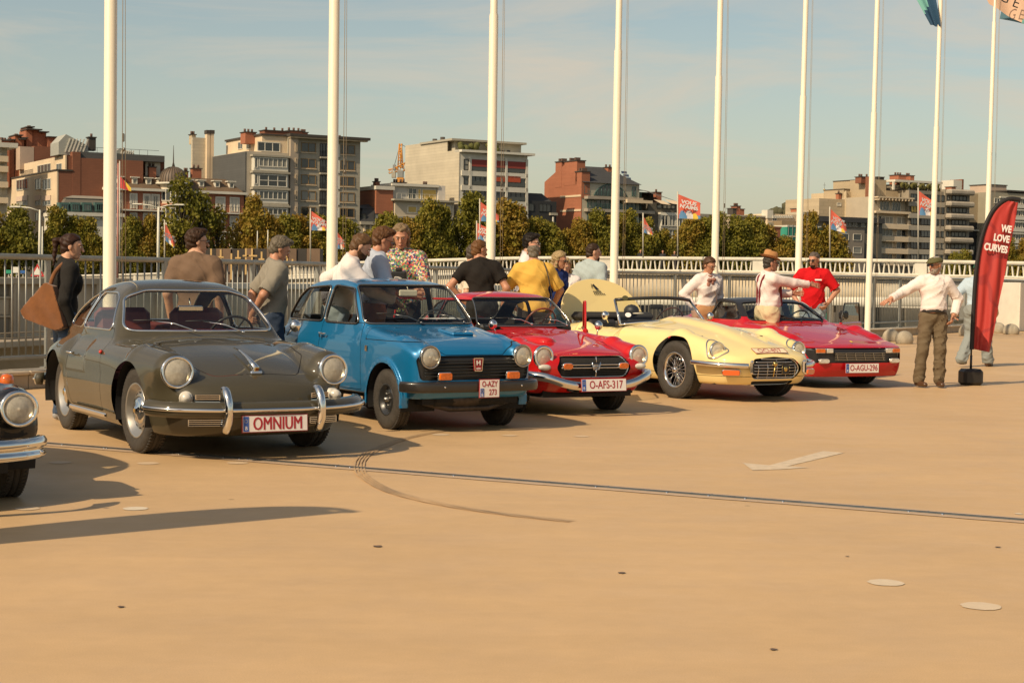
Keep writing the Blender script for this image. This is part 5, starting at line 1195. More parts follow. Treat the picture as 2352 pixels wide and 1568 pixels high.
# ------------------------------------------------------------------ bridge, quay
def build_bridge():
 K = [(150, 632, 250), (268, 629.5, 232), (391, 625, 205), (502, 617, 182), (579, 613.5, 172), (710, 606, 160), (850, 599.5, 150), (980, 595.5, 144), (1231, 589.5, 138), (1600, 590.5, 131), (2000, 595, 122), (2400, 602, 113), (2900, 611, 104)]
 P = smooth_path([at(*k) for k in K], 12)
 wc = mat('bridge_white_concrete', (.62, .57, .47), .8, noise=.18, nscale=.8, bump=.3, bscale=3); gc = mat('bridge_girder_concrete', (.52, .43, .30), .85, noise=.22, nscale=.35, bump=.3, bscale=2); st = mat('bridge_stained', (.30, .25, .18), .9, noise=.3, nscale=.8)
 t = thing('bridge', 'white concrete bridge with V-shaped balusters crossing behind the railing', 'bridge', (0, 0, 0))
 d = lambda q: [p + Vector((0, 0, q)) for p in P]
 b = MB(); sweep(b, d(-.12), [(-.18, -.13), (.18, -.13), (.20, .10), (.14, .14), (-.14, .14), (-.2, .1)]); b.build('handrail', wc, t)
 b = MB(); sweep(b, d(-1.08), rprof(.45, .16, .03, 1)); b.build('parapet_base', wc, t)
 b = MB(); sweep(b, d(-1.32), rprof(.7, .28, .03, 1)); b.build('cornice', wc, t)
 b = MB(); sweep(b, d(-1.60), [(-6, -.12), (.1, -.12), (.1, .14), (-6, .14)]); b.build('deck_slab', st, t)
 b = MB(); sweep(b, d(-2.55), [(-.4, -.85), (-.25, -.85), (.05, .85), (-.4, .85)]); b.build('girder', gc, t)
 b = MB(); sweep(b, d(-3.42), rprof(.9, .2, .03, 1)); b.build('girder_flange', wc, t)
 pts = arc_points(P, .40, 0); me = None; cnt = 0; far = MB(); order = []
 vis = [(p, tt) for p, tt, s in pts if -40 < upx(p) < 2400]
 vis.sort(key=lambda a: a[0].y)
 for i, (p, tt, ) in enumerate(vis):
  ang = atan2(tt.y, tt.x); lean = .11 if int(round(p.x * 7)) % 2 else -.11
  if cnt < 298:
   if me is None: b = MB(); b.box((0, 0, 0), (.10, .14, .78), None, .01); o = b.build('baluster', wc, t); me = o.data
   else: o = bpy.data.objects.new('baluster', me); link(o, t)
   o.location = (p.x, p.y, p.z - .63); o.rotation_euler = (0, (.13 if i % 2 else -.13), ang); cnt += 1
  else: far.box((p.x, p.y, p.z - .63), (.10, .14, .78), Matrix.Rotation(ang, 3, 'Z') @ Matrix.Rotation((.13 if i % 2 else -.13), 3, 'Y'))
 tag(far.build('far_balusters', wc, t), kind='stuff')
 for p, tt, s in arc_points(P, 13.5, 5):
  if -40 < upx(p) < 2400:
   b = MB(); b.box((p.x, p.y, p.z - .62), (1.0, .34, .82), Matrix.Rotation(atan2(tt.y, tt.x), 3, 'Z'), .04); b.build('parapet_pier', wc, t)
 t2 = thing('quay_road_slab', 'pale lower road slab seen through the railing under the bridge', 'road slab', (0, 0, 0))
 Q = smooth_path([at(u, v, Y) for u, v, Y in ((700, 700, 150), (1100, 694, 130), (1500, 692, 118), (1900, 692, 108), (2352, 694, 98), (2700, 698, 92))], 6)
 b = MB(); sweep(b, Q, rprof(5, .55, .05, 1)); b.build('slab', wc, t2)
 for p, tt, s in arc_points(Q, 16, 4):
  b = MB(); b.box((p.x, p.y + .5, p.z - 3), (1.1, 1.1, 5.6), None, .05); b.build('column', gc, t2)
ORD = ['first', 'second', 'third', 'fourth', 'fifth', 'sixth', 'seventh', 'eighth', 'ninth', 'tenth', 'eleventh']
def build_quay():
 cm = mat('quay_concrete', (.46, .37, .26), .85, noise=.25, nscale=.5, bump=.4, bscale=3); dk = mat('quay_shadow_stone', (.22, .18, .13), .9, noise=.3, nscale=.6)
 t = thing('quay_wall', 'old concrete quay wall with panels behind the left railing', 'wall', (0, 0, 0))
 A, B = at(-150, 636, 62), at(275, 632, 74); zt = 1.15
 d = (B - A); d.z = 0; L = d.length; R = Matrix.Rotation(atan2(d.y, d.x), 3, 'Z'); nr = R @ Vector((0, -1, 0)); c = (A + B) / 2
 def onw(s, z, o=0.): q = A + d * s + nr * o; return Vector((q.x, q.y, z))
 b = MB(); q = onw(.5, 0); b.box((q.x, q.y, -2.4), (L, .6, 6.9), R); b.build('wall_face', cm, t)
 b = MB(); q = onw(.5, zt - .12, .3); b.box(q, (L + .4, .55, .28), R, .03); b.build('coping', cm, t)
 b = MB(); q = onw(.5, -1.35, 1.2); b.box(q, (L + .4, 2.4, .25), R, .03); b.build('ledge', cm, t)
 for s in (.02, .20, .335, .345, .60, .80, .93):
  b = MB(); q = onw(s, -.1, .4); b.box((q.x, q.y, -.12), (.22, .3, 2.2), R, .02); b.build('pilaster', cm, t)
 for s0, s1 in ((.03, .19), (.21, .33)):
  for k in range(3):
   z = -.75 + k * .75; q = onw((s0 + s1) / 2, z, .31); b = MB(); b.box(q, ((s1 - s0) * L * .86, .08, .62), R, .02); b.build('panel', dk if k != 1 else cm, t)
   b = MB(); q = onw((s0 + s1) / 2, z + .37, .36); b.box(q, ((s1 - s0) * L * .95, .12, .09), R, .02); b.build('panel_rail', cm, t)
 b = MB(); b.tube([onw(0, -.95, 1.9), onw(1, -.95, 1.9)], .025, 5); b.tube([onw(0, -1.15, 1.9), onw(1, -1.15, 1.9)], .02, 5); b.build('pipe', dk, t)
 t = thing('abutment_wall', 'sunlit bridge abutment wall seen through the railing behind the cars', 'wall', (0, 0, 0))
 A, B = at(275, 650, 86), at(1130, 655, 112); d = B - A; d.z = 0; L = d.length; R = Matrix.Rotation(atan2(d.y, d.x), 3, 'Z'); q = (A + B) / 2
 b = MB(); b.box((q.x, q.y, -3.2), (L, 1, 7.6), R); b.build('wall_face', mat('abutment_render', (.58, .49, .35), .85, noise=.15, nscale=.3), t)
 for k in range(7):
  q = A + d * ((k + .5) / 7) + (R @ Vector((0, -1, 0))) * .58; b = MB(); b.box((q.x, q.y, -3.3), (.7, .5, 7.2), R, .03); b.build('buttress', cm, t)
 b = MB(); q = (A + B) / 2 + (R @ Vector((0, -1, 0))) * .6; b.box((q.x, q.y, .78), (L, .5, .35), R, .03); b.build('string_course', MT['bridge_white_concrete'], t)
 Yb = 165; bx = mat('box_dark', (.035, .028, .022), .7, noise=.2, nscale=.5); bx2 = mat('box_brown', (.16, .10, .06), .7, noise=.2, nscale=.5); wd = mat('cross_wood', (.55, .36, .14), .7)
 u0 = 470; spans = [(470, 497, 0), (497, 512, 1), (512, 531, 1), (531, 563, 0), (563, 582, 1), (582, 613, 0), (613, 633, 1), (633, 664, 0), (664, 682, 1), (682, 705, 0), (705, 736, 1)]
 for i, (a, c2, k) in enumerate(spans):
  p0, p1 = at(a, 571, Yb), at(c2, 571, Yb); b = MB(); h = 3.4
  b.box(((p0.x + p1.x) / 2, Yb + 1.2, p0.z - h / 2), (p1.x - p0.x - .02, 2.4 + .3 * k, h), None, .02)
  tag(b.build('exhibition_box', bx2 if k else bx), ('brown' if k else 'black') + ' panel box, ' + ORD[i] + ' from the left in the row behind the wooden crosses', 'box', 'dark boxes on the far quay')
 for i, (u, v, w) in enumerate(((485, 571, 16), (507, 573, 14), (531.6, 582, 1), (547, 575, 13), (565, 570, 14), (579, 570, 24), (601, 578, 13), (660, 572, 8), (672, 595, 26))):
  p = at(u, v, Yb - 1.5); t = thing('wooden_cross', 'bare wooden cross, ' + ORD[i] + ' from the left before the dark boxes', 'cross', (p.x, p.y, p.z - 2.6), 0, 'wooden crosses before the dark boxes')
  b = MB(); b.box((0, 0, 1.3), (.16, .12, 2.6)); b.build('upright', wd, t)
  if w > 4: b = MB(); b.box((0, -.07, 2.6 - .75), (w / F_ * Yb, .1, .15)); b.build('crossbar', wd, t)
def sign_post(): pass
def build_street_bits():
 wm = mat('mast_white', (.66, .63, .52), .5); gm = mat('mast_grey', (.35, .35, .30), .5, .5)
 def mast(u, vt, vb, Y, r, lab, arms=None, grp=None, m=None):
  p0, p1 = at(u, vb, Y), at(u, vt, Y); t = thing('lamp_post' if arms else 'mast', lab, 'lamp post' if arms else 'mast', (p0.x, p0.y, p0.z), 0, grp)
  h = p1.z - p0.z; b = MB(); b.tube([(0, 0, 0), (0, 0, h * .5), (0, 0, h)], [r, r * .9, r * .55], 8); b.build('pole', m or wm, t)
  if arms:
   for s in arms:
    b = MB(); b.tube([(0, 0, h - .1), (s * .8, 0, h + .15), (s * 1.5, 0, h + .2)], .05, 6); b.build('arm', m or wm, t); b = MB(); b.box((s * 1.9, 0, h + .2), (.9, .3, .14), None, .05); b.build('lamp_head', m or wm, t)
 mast(363, 475, 640, 150, .15, 'tall white double-arm lamp post before the domed brick house', (-1, 1)); mast(91, 482, 636, 130, .13, 'white lamp post among the trees at the far left', (-1,)); mast(97, 520, 636, 131, .08, 'thin pale mast beside the left lamp post')
 mast(591, 530, 572, 168, .07, 'short white post above the dark boxes, left one'); mast(615, 528, 572, 168, .07, 'short white post above the dark boxes, right one'); mast(270, 375, 640, 140, .09, 'thin pinkish mast right behind the nearest flagpole', m=mat('mast_pink', (.55, .25, .2), .6))
 sr = mat('sign_red', (.5, .03, .03), .5); sw = mat('sign_white', (.7, .68, .6), .5); sg = mat('sign_green', (.02, .28, .16), .5)
 def signboard(nm, lab, u0, v0, u1, v1, Y, m, parts=None):
  a, b_ = at(u0, v0, Y), at(u1, v1, Y); t = thing(nm, lab, 'sign', ((a.x + b_.x) / 2, Y, b_.z - 2)); b = MB(); b.box((0, 0, 2 + (a.z - b_.z) / 2), (b_.x - a.x, .06, a.z - b_.z), None, .01); b.build('board', m, t)
  b = MB(); b.tube([(0, .06, 0), (0, .06, 2)], .04, 6); b.build('post', gm, t); return t
 signboard('road_sign', 'green road sign beyond the left railing', 9.6, 620, 29, 628.5, 100, sg); signboard('white_cabinet', 'white cabinet on the quay beyond the left railing', 29.5, 613, 45, 627, 99, sw); signboard('blue_sign', 'small blue sign beside the white cabinet', 47, 621, 58, 628, 100, mat('sign_blue', (.03, .12, .35), .5))
 p = at(86, 625, 98); t = thing('warning_sign', 'red bordered triangular warning sign beyond the railing', 'sign', (p.x, p.y, p.z - 2)); b = MB(); b.add([(-.42, 0, 1.75), (.42, 0, 1.75), (0, 0, 2.5)], [(0, 1, 2)]); b.build('border', sr, t); b = MB(); b.add([(-.27, -.02, 1.84), (.27, -.02, 1.84), (0, -.02, 2.32)], [(0, 1, 2)]); b.build('face', sw, t); b = MB(); b.tube([(0, .04, 0), (0, .04, 2.5)], .04, 6); b.build('post', gm, t)
 rd = mat('event_flag_red', (.62, .12, .07), .7); wh = mat('event_flag_white', (.72, .66, .64), .7); bl = mat('event_flag_blue', (.10, .24, .42), .7); ye = mat('event_flag_yellow', (.70, .48, .05), .7); rr = mat('flag_scarlet', (.6, .05, .05), .7)
 def ev(lab, mu, mvt, mvb, hoist, fly, Y=128, scheme=0, ph=0.):
  """hoist: (v top, v bottom) on the mast; fly: (u, v top, v bottom)"""
  p0, p1 = at(mu, mvb, Y), at(mu, mvt, Y); t = thing('event_flag', lab, 'flag', (p0.x, p0.y, p0.z), 0, 'red event flags on masts')
  q = lambda u, v: at(u, v, Y) - t.location
  b = MB(); b.tube([q(mu, mvb), q(mu, mvt)], .055, 6); b.build('mast', mat('flag_mast', (.5, .45, .36), .5), t)
  def pick(u, v):
   if scheme == 1: return 3 if u > .55 - .4 * (v - .5) else 4
   if v < .36 and (u - .22)**2 / .03 + (v - .05)**2 / .09 < 1: return 2
   if v < .44 and (u - .50)**2 / .035 + (v - .03)**2 / .15 < 1: return 1
   if v < .32 and (u - .76)**2 / .02 + (v - .0)**2 / .09 < 1: return 3
   if v < .22 and u > .82: return 2
   return 0
  c = cloth('cloth', rd, t, q(mu + 1, hoist[1]), q(fly[0], fly[2]), q(fly[0], fly[1]), q(mu + 1, hoist[0]), 22, 20, .12, 1.1, [rd, wh, bl, ye, rr], pick, ph)
  if scheme == 0:
   a0, a1 = q(mu + 1, hoist[0]), q(fly[0], fly[1]); w = (a1 - a0); dn = (q(mu + 1, hoist[1]) - a0); hh = dn.length
   x = w.normalized(); z = -dn.normalized(); n_ = x.cross(z).normalized()
   if n_.y > 0: n_ = -n_
   M = Matrix((x, z, x.cross(z))).transposed().to_4x4()
   for k, s in enumerate(('VOUS', 'N\'AIMS')):
    M2 = M.copy(); M2.translation = a0 + x * w.length * .48 + dn * (.20 + .18 * k) + Vector((0, -.22, 0)); text(s, hh * .2, WHITEP, c, M2, .005, min(1.4, w.length / hh * 1.3), bold=hh * .008)
 ev('red event flag flying broadly right of the slate roofed house', 1556.5, 440, 592, (446, 502), (1608, 466, 503)); ev('red event flag hanging in folds left of the large one', 1477, 489, 592, (497, 534), (1499, 535, 541), ph=1); ev('red event flag before the beige wall, blowing right', 1906, 475, 592, (479, 526), (1944, 515, 536), ph=2)
 ev('red event flag between the two rightmost balcony buildings', 2109, 431, 594, (438, 494), (2150, 468, 496), ph=.5); ev('upper red event flag behind the third flagpole', 1102, 456, 596, (463, 508), (1146, 495, 510), ph=1.2); ev('lower red event flag behind the third flagpole', 1095, 507, 596, (512, 552), (1134, 530, 558), ph=.3)
 ev('red event flag left of the second flagpole', 713, 478, 608, (484, 529), (752, 510, 530), ph=2.2); ev('small red event flag just right of the second flagpole', 774, 530, 606, (533, 571), (791, 555, 573), ph=.8); ev('limp red event flag beside the double-arm lamp post', 378, 505, 626, (512, 552), (401, 556, 570), 140, ph=1.5); ev('red and yellow flag right behind the nearest flagpole', 275, 370, 626, (405, 432), (302, 432, 440), 139, 1)
def build_hill():
 P = []; hm = mat('hill_wood', (.075, .07, .035), .95, noise=.4, nscale=.02)
 Yh = 1500; V = [];
 prof_ = [(1500, 530), (1700, 512), (1780, 488), (1830, 474), (1880, 471), (1930, 470), (2000, 468), (2080, 475), (2200, 500), (2400, 530)]
 t = smooth_path([at(u, v, Yh) for u, v in prof_], 12)
 for p in t:
  h = random.uniform(-1.5, 1.5); V += [(p.x, Yh, p.z + h), (p.x, Yh - 120, -7), (p.x, Yh + 300, -7)]
 n = len(t); Fc = [(3 * i, 3 * i + 1, 3 * i + 4, 3 * i + 3) for i in range(n - 1)] + [(3 * i, 3 * i + 3, 3 * i + 5, 3 * i + 2) for i in range(n - 1)]
 o = pyd('hill', V, Fc, hm, None, True); tag(o, kind='structure')
 b = MB(); rn = random.Random(4)
 for i in range(900):
  k = rn.randrange(n - 1); s = rn.random(); p = t[k].lerp(t[k + 1], rn.random()); q = Vector((p.x + rn.uniform(-8, 8), Yh - 120 * s, p.z * (1 - s) - 7 * s + 2)); r = rn.uniform(3, 6); ell_mb(b, q, (r, r, r * .9), 6)
 tag(b.build('hill_trees', hm), kind='stuff')
# ------------------------------------------------------------------ trees
TREE_ME = []
def leaf_mat():
 m = bpy.data.materials.new('leaves'); m.use_nodes = True; nt = m.node_tree; n = nt.nodes; l = nt.links; p = n['Principled BSDF']; p.inputs['Roughness'].default_value = .6; p.inputs['Specular IOR Level'].default_value = .25
 oi = n.new('ShaderNodeObjectInfo'); tc = n.new('ShaderNodeTexCoord'); ns = n.new('ShaderNodeTexNoise'); ns.inputs['Scale'].default_value = .55; ns.inputs['Detail'].default_value = 5; l.new(tc.outputs['Object'], ns.inputs['Vector'])
 ad = n.new('ShaderNodeMath'); ad.operation = 'MULTIPLY_ADD'; l.new(oi.outputs['Random'], ad.inputs[0]); ad.inputs[1].default_value = .38; l.new(ns.outputs[0], ad.inputs[2])
 r = n.new('ShaderNodeValToRGB'); r.color_ramp.elements[0].position = .30; r.color_ramp.elements[0].color = (.10, .105, .014, 1); r.color_ramp.elements[1].position = .95; r.color_ramp.elements[1].color = (.30, .18, .025, 1)
 e = r.color_ramp.elements.new(.62); e.color = (.21, .185, .022, 1); l.new(ad.outputs[0], r.inputs[0]); l.new(r.outputs[0], p.inputs['Base Color'])
 tr = n.new('ShaderNodeBsdfTranslucent'); l.new(r.outputs[0], tr.inputs[0]); mx = n.new('ShaderNodeMixShader'); mx.inputs[0].default_value = .25; l.new(p.outputs[0], mx.inputs[1]); l.new(tr.outputs[0], mx.inputs[2]); l.new(mx.outputs[0], n['Material Output'].inputs[0])
 return m
def make_tree_mesh(k, sparse=False):
 rn = np.random.RandomState(20 + k); lobes = []
 nl = 16 if not sparse else 22
 for i in range(nl):
  a = rn.rand() * 2 * pi; h = rn.rand(); rr = (1 - abs(h - .4) * 1.1) * 3.4 * sqrt(rn.rand())
  lobes.append((rr * cos(a), rr * sin(a), 5.5 + h * 8.2, (1.3 + rn.rand() * 1.3) * (1.0 - .35 * h) * (.6 if sparse else 1)))
 lobes.append((0, 0, 13.8, 1.2)); V = []; Fc = []
 N = 11000 if not sparse else 1900
 w = np.array([l[3]**2 for l in lobes]); w /= w.sum(); ch = rn.choice(len(lobes), N, p=w)
 d = rn.normal(size=(N, 3)); d /= np.linalg.norm(d, axis=1)[:, None]; rad = np.array([lobes[c][3] for c in ch]) * (.4 + 1.05 * rn.rand(N)**.8) ; C = np.array([lobes[c][:3] for c in ch]) + d * rad[:, None] * np.array([1, 1, .8])
 A = rn.normal(size=(N, 3)); A /= np.linalg.norm(A, axis=1)[:, None]; B = np.cross(A, rn.normal(size=(N, 3))); B /= np.linalg.norm(B, axis=1)[:, None]; s = (.11 + .15 * rn.rand(N))[:, None]
 Q = np.stack([C - A * s - B * s * .6, C + A * s - B * s * .6, C + A * s * .8 + B * s * .7, C - A * s * .8 + B * s * .7], 1).reshape(-1, 3)
 me = bpy.data.meshes.new('crown'); me.from_pydata(Q.tolist(), [], [(4 * i, 4 * i + 1, 4 * i + 2, 4 * i + 3) for i in range(N)]); me.materials.append(MT['leaves'])
 b = MB(); b.tube([(0, 0, -1), (.1, 0, 3), (-.1, .1, 6), (.15, 0, 9.5), (0, 0, 13)], [.32, .26, .2, .12, .04], 8)
 for l in lobes[:-1]: b.tube([(0, 0, max(3, l[2] - 4)), (l[0] * .5, l[1] * .5, l[2] - 1.6), (l[0], l[1], l[2])], [.12, .08, .03], 5)
 tm = bpy.data.meshes.new('trunk'); tm.from_pydata(b.V, [], b.F); tm.materials.append(mat('bark', (.06, .045, .03), .9)); tm.polygons.foreach_set('use_smooth', [True] * len(tm.polygons))
 return me, tm
def build_trees():
 MT['leaves'] = leaf_mat()
 ms = [make_tree_mesh(k) for k in range(5)]; sp = make_tree_mesh(9, True)
 T = [(-30, 478, 0), (38, 475, 1), (125, 478, 3), (170, 500, 0), (205, 505, 2), (300, 500, 1), (345, 497, 3), (385, 525, 0), (436, 505, 3), (418, 405, 9), (462, 440, 9), (500, 475, 9), (583, 452, 1), (622, 497, 0), (655, 495, 4), (688, 500, 2), (722, 494, 3), (752, 520, 1), (785, 502, 0), (845, 535, 2), (893, 492, 4), (935, 505, 0), (985, 462, 1), (1020, 478, 3), (1085, 450, 2), (1115, 470, 0), (1160, 462, 4), (1195, 535, 1), (1225, 505, 2), (1262, 512, 0), (1300, 530, 3), (1330, 505, 4), (1372, 484, 1), (1400, 500, 2), (1448, 486, 3), (1490, 505, 0), (1525, 530, 4), (1585, 498, 1), (1620, 505, 2), (1655, 493, 3), (1690, 500, 0), (1725, 499, 4), (1760, 522, 2), (1800, 545, 1), (1865, 490, 3), (1900, 520, 0), (1922, 548, 2), (2195, 582, 4), (2215, 575, 1), (2320, 548, 3), (2352, 552, 0), (2385, 545, 2)]
 rn = random.Random(11)
 kinds = {9: 'sparse yellowing tree', 0: 'dense olive green tree', 1: 'broad brownish tree', 2: 'rounded autumn tree', 3: 'tall dark green tree', 4: 'uneven yellow-green tree'}
 near = ['before the far left houses', 'before the domed brick house', 'before the grey apartment block', 'before the slate roofed house', 'before the big white apartment block', 'before the red brick gable', 'before the low cream houses', 'before the beige blank wall', 'before the balcony buildings']
 seen = {}
 for i, (u, v, k) in enumerate(T):
  X = (u - 1176) / F_; Y = (330 - 32) / (1 - .58 * X); zb = -3.5
  p = at(u, v, Y); h = (p.z - zb); s = h / 14.6; wsc = s * rn.uniform(.70, .92) if k != 9 else s * .75
  if k == 3: wsc *= .85
  nb = near[min(8, max(0, int((u + 30) / 270)))]; lab = kinds[k] + ' ' + nb
  c = seen.get(lab, 0); seen[lab] = c + 1
  if c: lab += ', ' + ('next to another', 'third along', 'fourth along')[min(c - 1, 2)]
  t = thing('tree', lab, 'tree', (p.x, Y, zb), rn.uniform(0, 6.28), 'autumn trees along the far quay'); t.scale = (wsc, wsc, s)
  a, b = sp if k == 9 else ms[k]
  for nm, me in (('crown', a), ('trunk', b)): o = bpy.data.objects.new(nm, me); link(o, t)
# ------------------------------------------------------------------ far bank houses, all standing on one street line Y = 330 + .58 X
SD = Vector((1, .58, 0)).normalized(); SN = Vector((SD.y, -SD.x, 0)); SANG = atan2(SD.y, SD.x)
ZM = {1: (0, 257.3, 4.741), 2: (404.3, 257.3, 4.741), 3: (826.9, 294.0, 4.741), 4: (1231.2, 330.8, 5.0185), 5: (1617.1, 367.5, 5.688), 6: (1966.2, 367.5, 5.688), 0: (0, 0, 1)}
def zp(k, x, y): a, b, s = ZM[k]; return a + x / s, b + y / s
def hit(u, v, P, n):
 r = ray(u, v); o = Vector((0, 0, H_)); t = (P - o).dot(n) / r.dot(n); return o + r * t
PANES = None; WC = {}
class Bld:
 def __init__(s, name, label, k, xl, yt, off=0., group='houses on the far river bank'):
  u, v = zp(k, xl, yt); s.k = k; s.P = Vector((0, 330, 0)) + SN * off; p = hit(u, v, s.P, SN); s.O = Vector((p.x, p.y, 0)); s.zt = p.z
  s.root = thing(name, label, 'building', (p.x, p.y, -7), SANG, group); s.off = off; s.n = 0
 def S(s, x, y, out=0., k=None):
  u, v = zp(k or s.k, x, y); p = hit(u, v, s.P + SN * out, SN); return (p - s.O).dot(SD), p.z
 def T(s, s0, x, y, k=None):
  u, v = zp(k or s.k, x, y); p = hit(u, v, s.O + SD * s0, SD); return -(p - s.O).dot(SN), p.z
 def blk(s, nm, m, s0, s1, z0, z1, y0=0., d=12., bev=0., label=None):
  b = MB(); b.box(((s0 + s1) / 2, y0 + d / 2, (z0 + z1) / 2 + 7), (abs(s1 - s0), d, abs(z1 - z0)), None, bev); o = b.build(nm, m, s.root)
  if label: o['label'] = label
  return o
 def prism(s, nm, m, pts, y0, y1, slope=0.):
  """pts: (s, z) outline extruded in depth; slope moves the far side"""
  n = len(pts); V = [(a, y0, z + 7) for a, z in pts] + [(a, y1, z + 7) for a, z in pts]
  return pyd(nm, V, [tuple(range(n)), tuple(reversed(range(n, 2 * n)))] + [(i, n + i, n + (i + 1) % n, (i + 1) % n) for i in range(n)], m, s.root)
 def mansard(s, nm, m, s0, s1, z0, z1, inset, y0=0., d=12., si0=None, si1=None):
  a = inset if si0 is None else si0; c = inset if si1 is None else si1
  V = [(s0, y0, z0 + 7), (s1, y0, z0 + 7), (s1, y0 + d, z0 + 7), (s0, y0 + d, z0 + 7), (s0 + a, y0 + inset, z1 + 7), (s1 - c, y0 + inset, z1 + 7), (s1 - c, y0 + d - inset, z1 + 7), (s0 + a, y0 + d - inset, z1 + 7)]
  return pyd(nm, V, [(0, 1, 5, 4), (1, 2, 6, 5), (2, 3, 7, 6), (3, 0, 4, 7), (4, 5, 6, 7)], m, s.root)
 def win(s, s0, z0, s1, z1, fm, cols=2, rows=1, y=0., pane=None, face=0, xs=0., bar=.10, name='window', sill=None, hood=False):
  global PANES
  w, h = abs(s1 - s0), abs(z1 - z0); pm = pane or PANES[rng.randint(len(PANES))]
  key = (round(w, 2), round(h, 2), cols, rows, fm.name, round(bar, 3)); me = WC.get(key)
  if me is None:
   b = MB(); t = bar
   b.box((0, 0, h / 2 - t / 2), (w, .16, t)); b.box((0, 0, -h / 2 + t / 2), (w, .16, t)); b.box((-w / 2 + t / 2, 0, 0), (t, .155, h - 2 * t)); b.box((w / 2 - t / 2, 0, 0), (t, .155, h - 2 * t))
   for i in range(1, cols): b.box((-w / 2 + w * i / cols, 0, 0), (t * .8, .15, h - 2 * t))
   for i in range(1, rows): b.box((0, 0.002, -h / 2 + h * i / rows), (w - 2 * t, .14, t * .8))
   o = b.build(name, fm, s.root); me = o.data; WC[key] = me
  else: o = bpy.data.objects.new(name, me); link(o, s.root)
  pk = ('p', round(w, 2), round(h, 2), pm.name); pme = WC.get(pk)
  if pme is None:
   b = MB(); b.box((0, .035, 0), (w - bar, .05, h - bar)); po = b.build('pane', pm, o); WC[pk] = po.data
  else: po = bpy.data.objects.new('pane', pme); link(po, o)
  if face == 0: o.location = ((s0 + s1) / 2, y - .03, (z0 + z1) / 2 + 7)
  else: o.location = (xs - .03, (s0 + s1) / 2, (z0 + z1) / 2 + 7); o.rotation_euler = (0, 0, -pi / 2)
  return o
 def grid(s, cols, rows, fm, n=2, r=1, out=0., y=0., ref=None, k=None, pane=None, bar=.10, sillm=None, name='window'):
  """cols: x pairs, rows: y pairs measured at the x of the first column"""
  x0 = ref if ref is not None else cols[0][0]
  for (ya, yb) in rows:
   z1, z0 = s.S(x0, ya, 0, k)[1], s.S(x0, yb, 0, k)[1]
   for c in cols:
    a, b_ = s.S(c[0], ya, 0, k)[0], s.S(c[1], ya, 0, k)[0]; s.win(a, z0, b_, z1, fm, c[2] if len(c) > 2 else n, r, y, pane, bar=bar, name=name)
    if sillm: s.blk('sill', sillm, a - .15, b_ + .15, z0 - .18, z0 - .02, y - .22, .25)
 def chim(s, m, xa, xb, yt, yb, y0=2., d=1.5, k=None, pots=2, cm=None):
  a, zt = s.S(xa, yt, 0, k); b_, zb = s.S(xb, yb, 0, k)
  c = s.blk('chimney', m, a, b_, zb - 1.2, zt, y0, d); ca = MB(); ca.box(((a + b_) / 2, y0 + d / 2, zt + 7.08), (b_ - a + .3, d + .3, .16)); ca.build('cap', cm or MT['slab_dark'], c)
  for i in range(pots):
   q = MB(); q.tube([((a + (b_ - a) * (i + .5) / pots), y0 + d / 2, zt + 7.15), ((a + (b_ - a) * (i + .5) / pots), y0 + d / 2, zt + 7.75)], .22, 8); q.build('chimney_pot', cm or MT['pot_clay'], c)
def wallmat(name, col, course=0., nz=.12):
 m = mat(name, col, .85, noise=nz, nscale=.25, bump=.0)
 if course:
  nt = m.node_tree; n = nt.nodes; l = nt.links; p = n['Principled BSDF']; br = n.new('ShaderNodeTexBrick'); tc = n.new('ShaderNodeTexCoord'); sx = n.new('ShaderNodeMapping'); sx.inputs['Rotation'].default_value = (pi / 2, 0, 0)
  l.new(tc.outputs['Object'], sx.inputs[0]); l.new(sx.outputs[0], br.inputs[0]); br.inputs['Scale'].default_value = 1; br.inputs['Brick Width'].default_value = course * 3; br.inputs['Row Height'].default_value = course; br.inputs['Mortar Size'].default_value = course * .10
  br.inputs['Color1'].default_value = (.5, .5, .5, 1); br.inputs['Color2'].default_value = (.58, .58, .58, 1); br.inputs['Mortar'].default_value = (.44, .44, .44, 1)
  mx = n.new('ShaderNodeMix'); mx.data_type = 'RGBA'; mx.blend_type = 'OVERLAY'; mx.inputs[0].default_value = .55
  src = p.inputs['Base Color'].links[0].from_socket; l.new(src, mx.inputs[6]); l.new(br.outputs[0], mx.inputs[7]); l.new(mx.outputs[2], p.inputs['Base Color'])
 return m
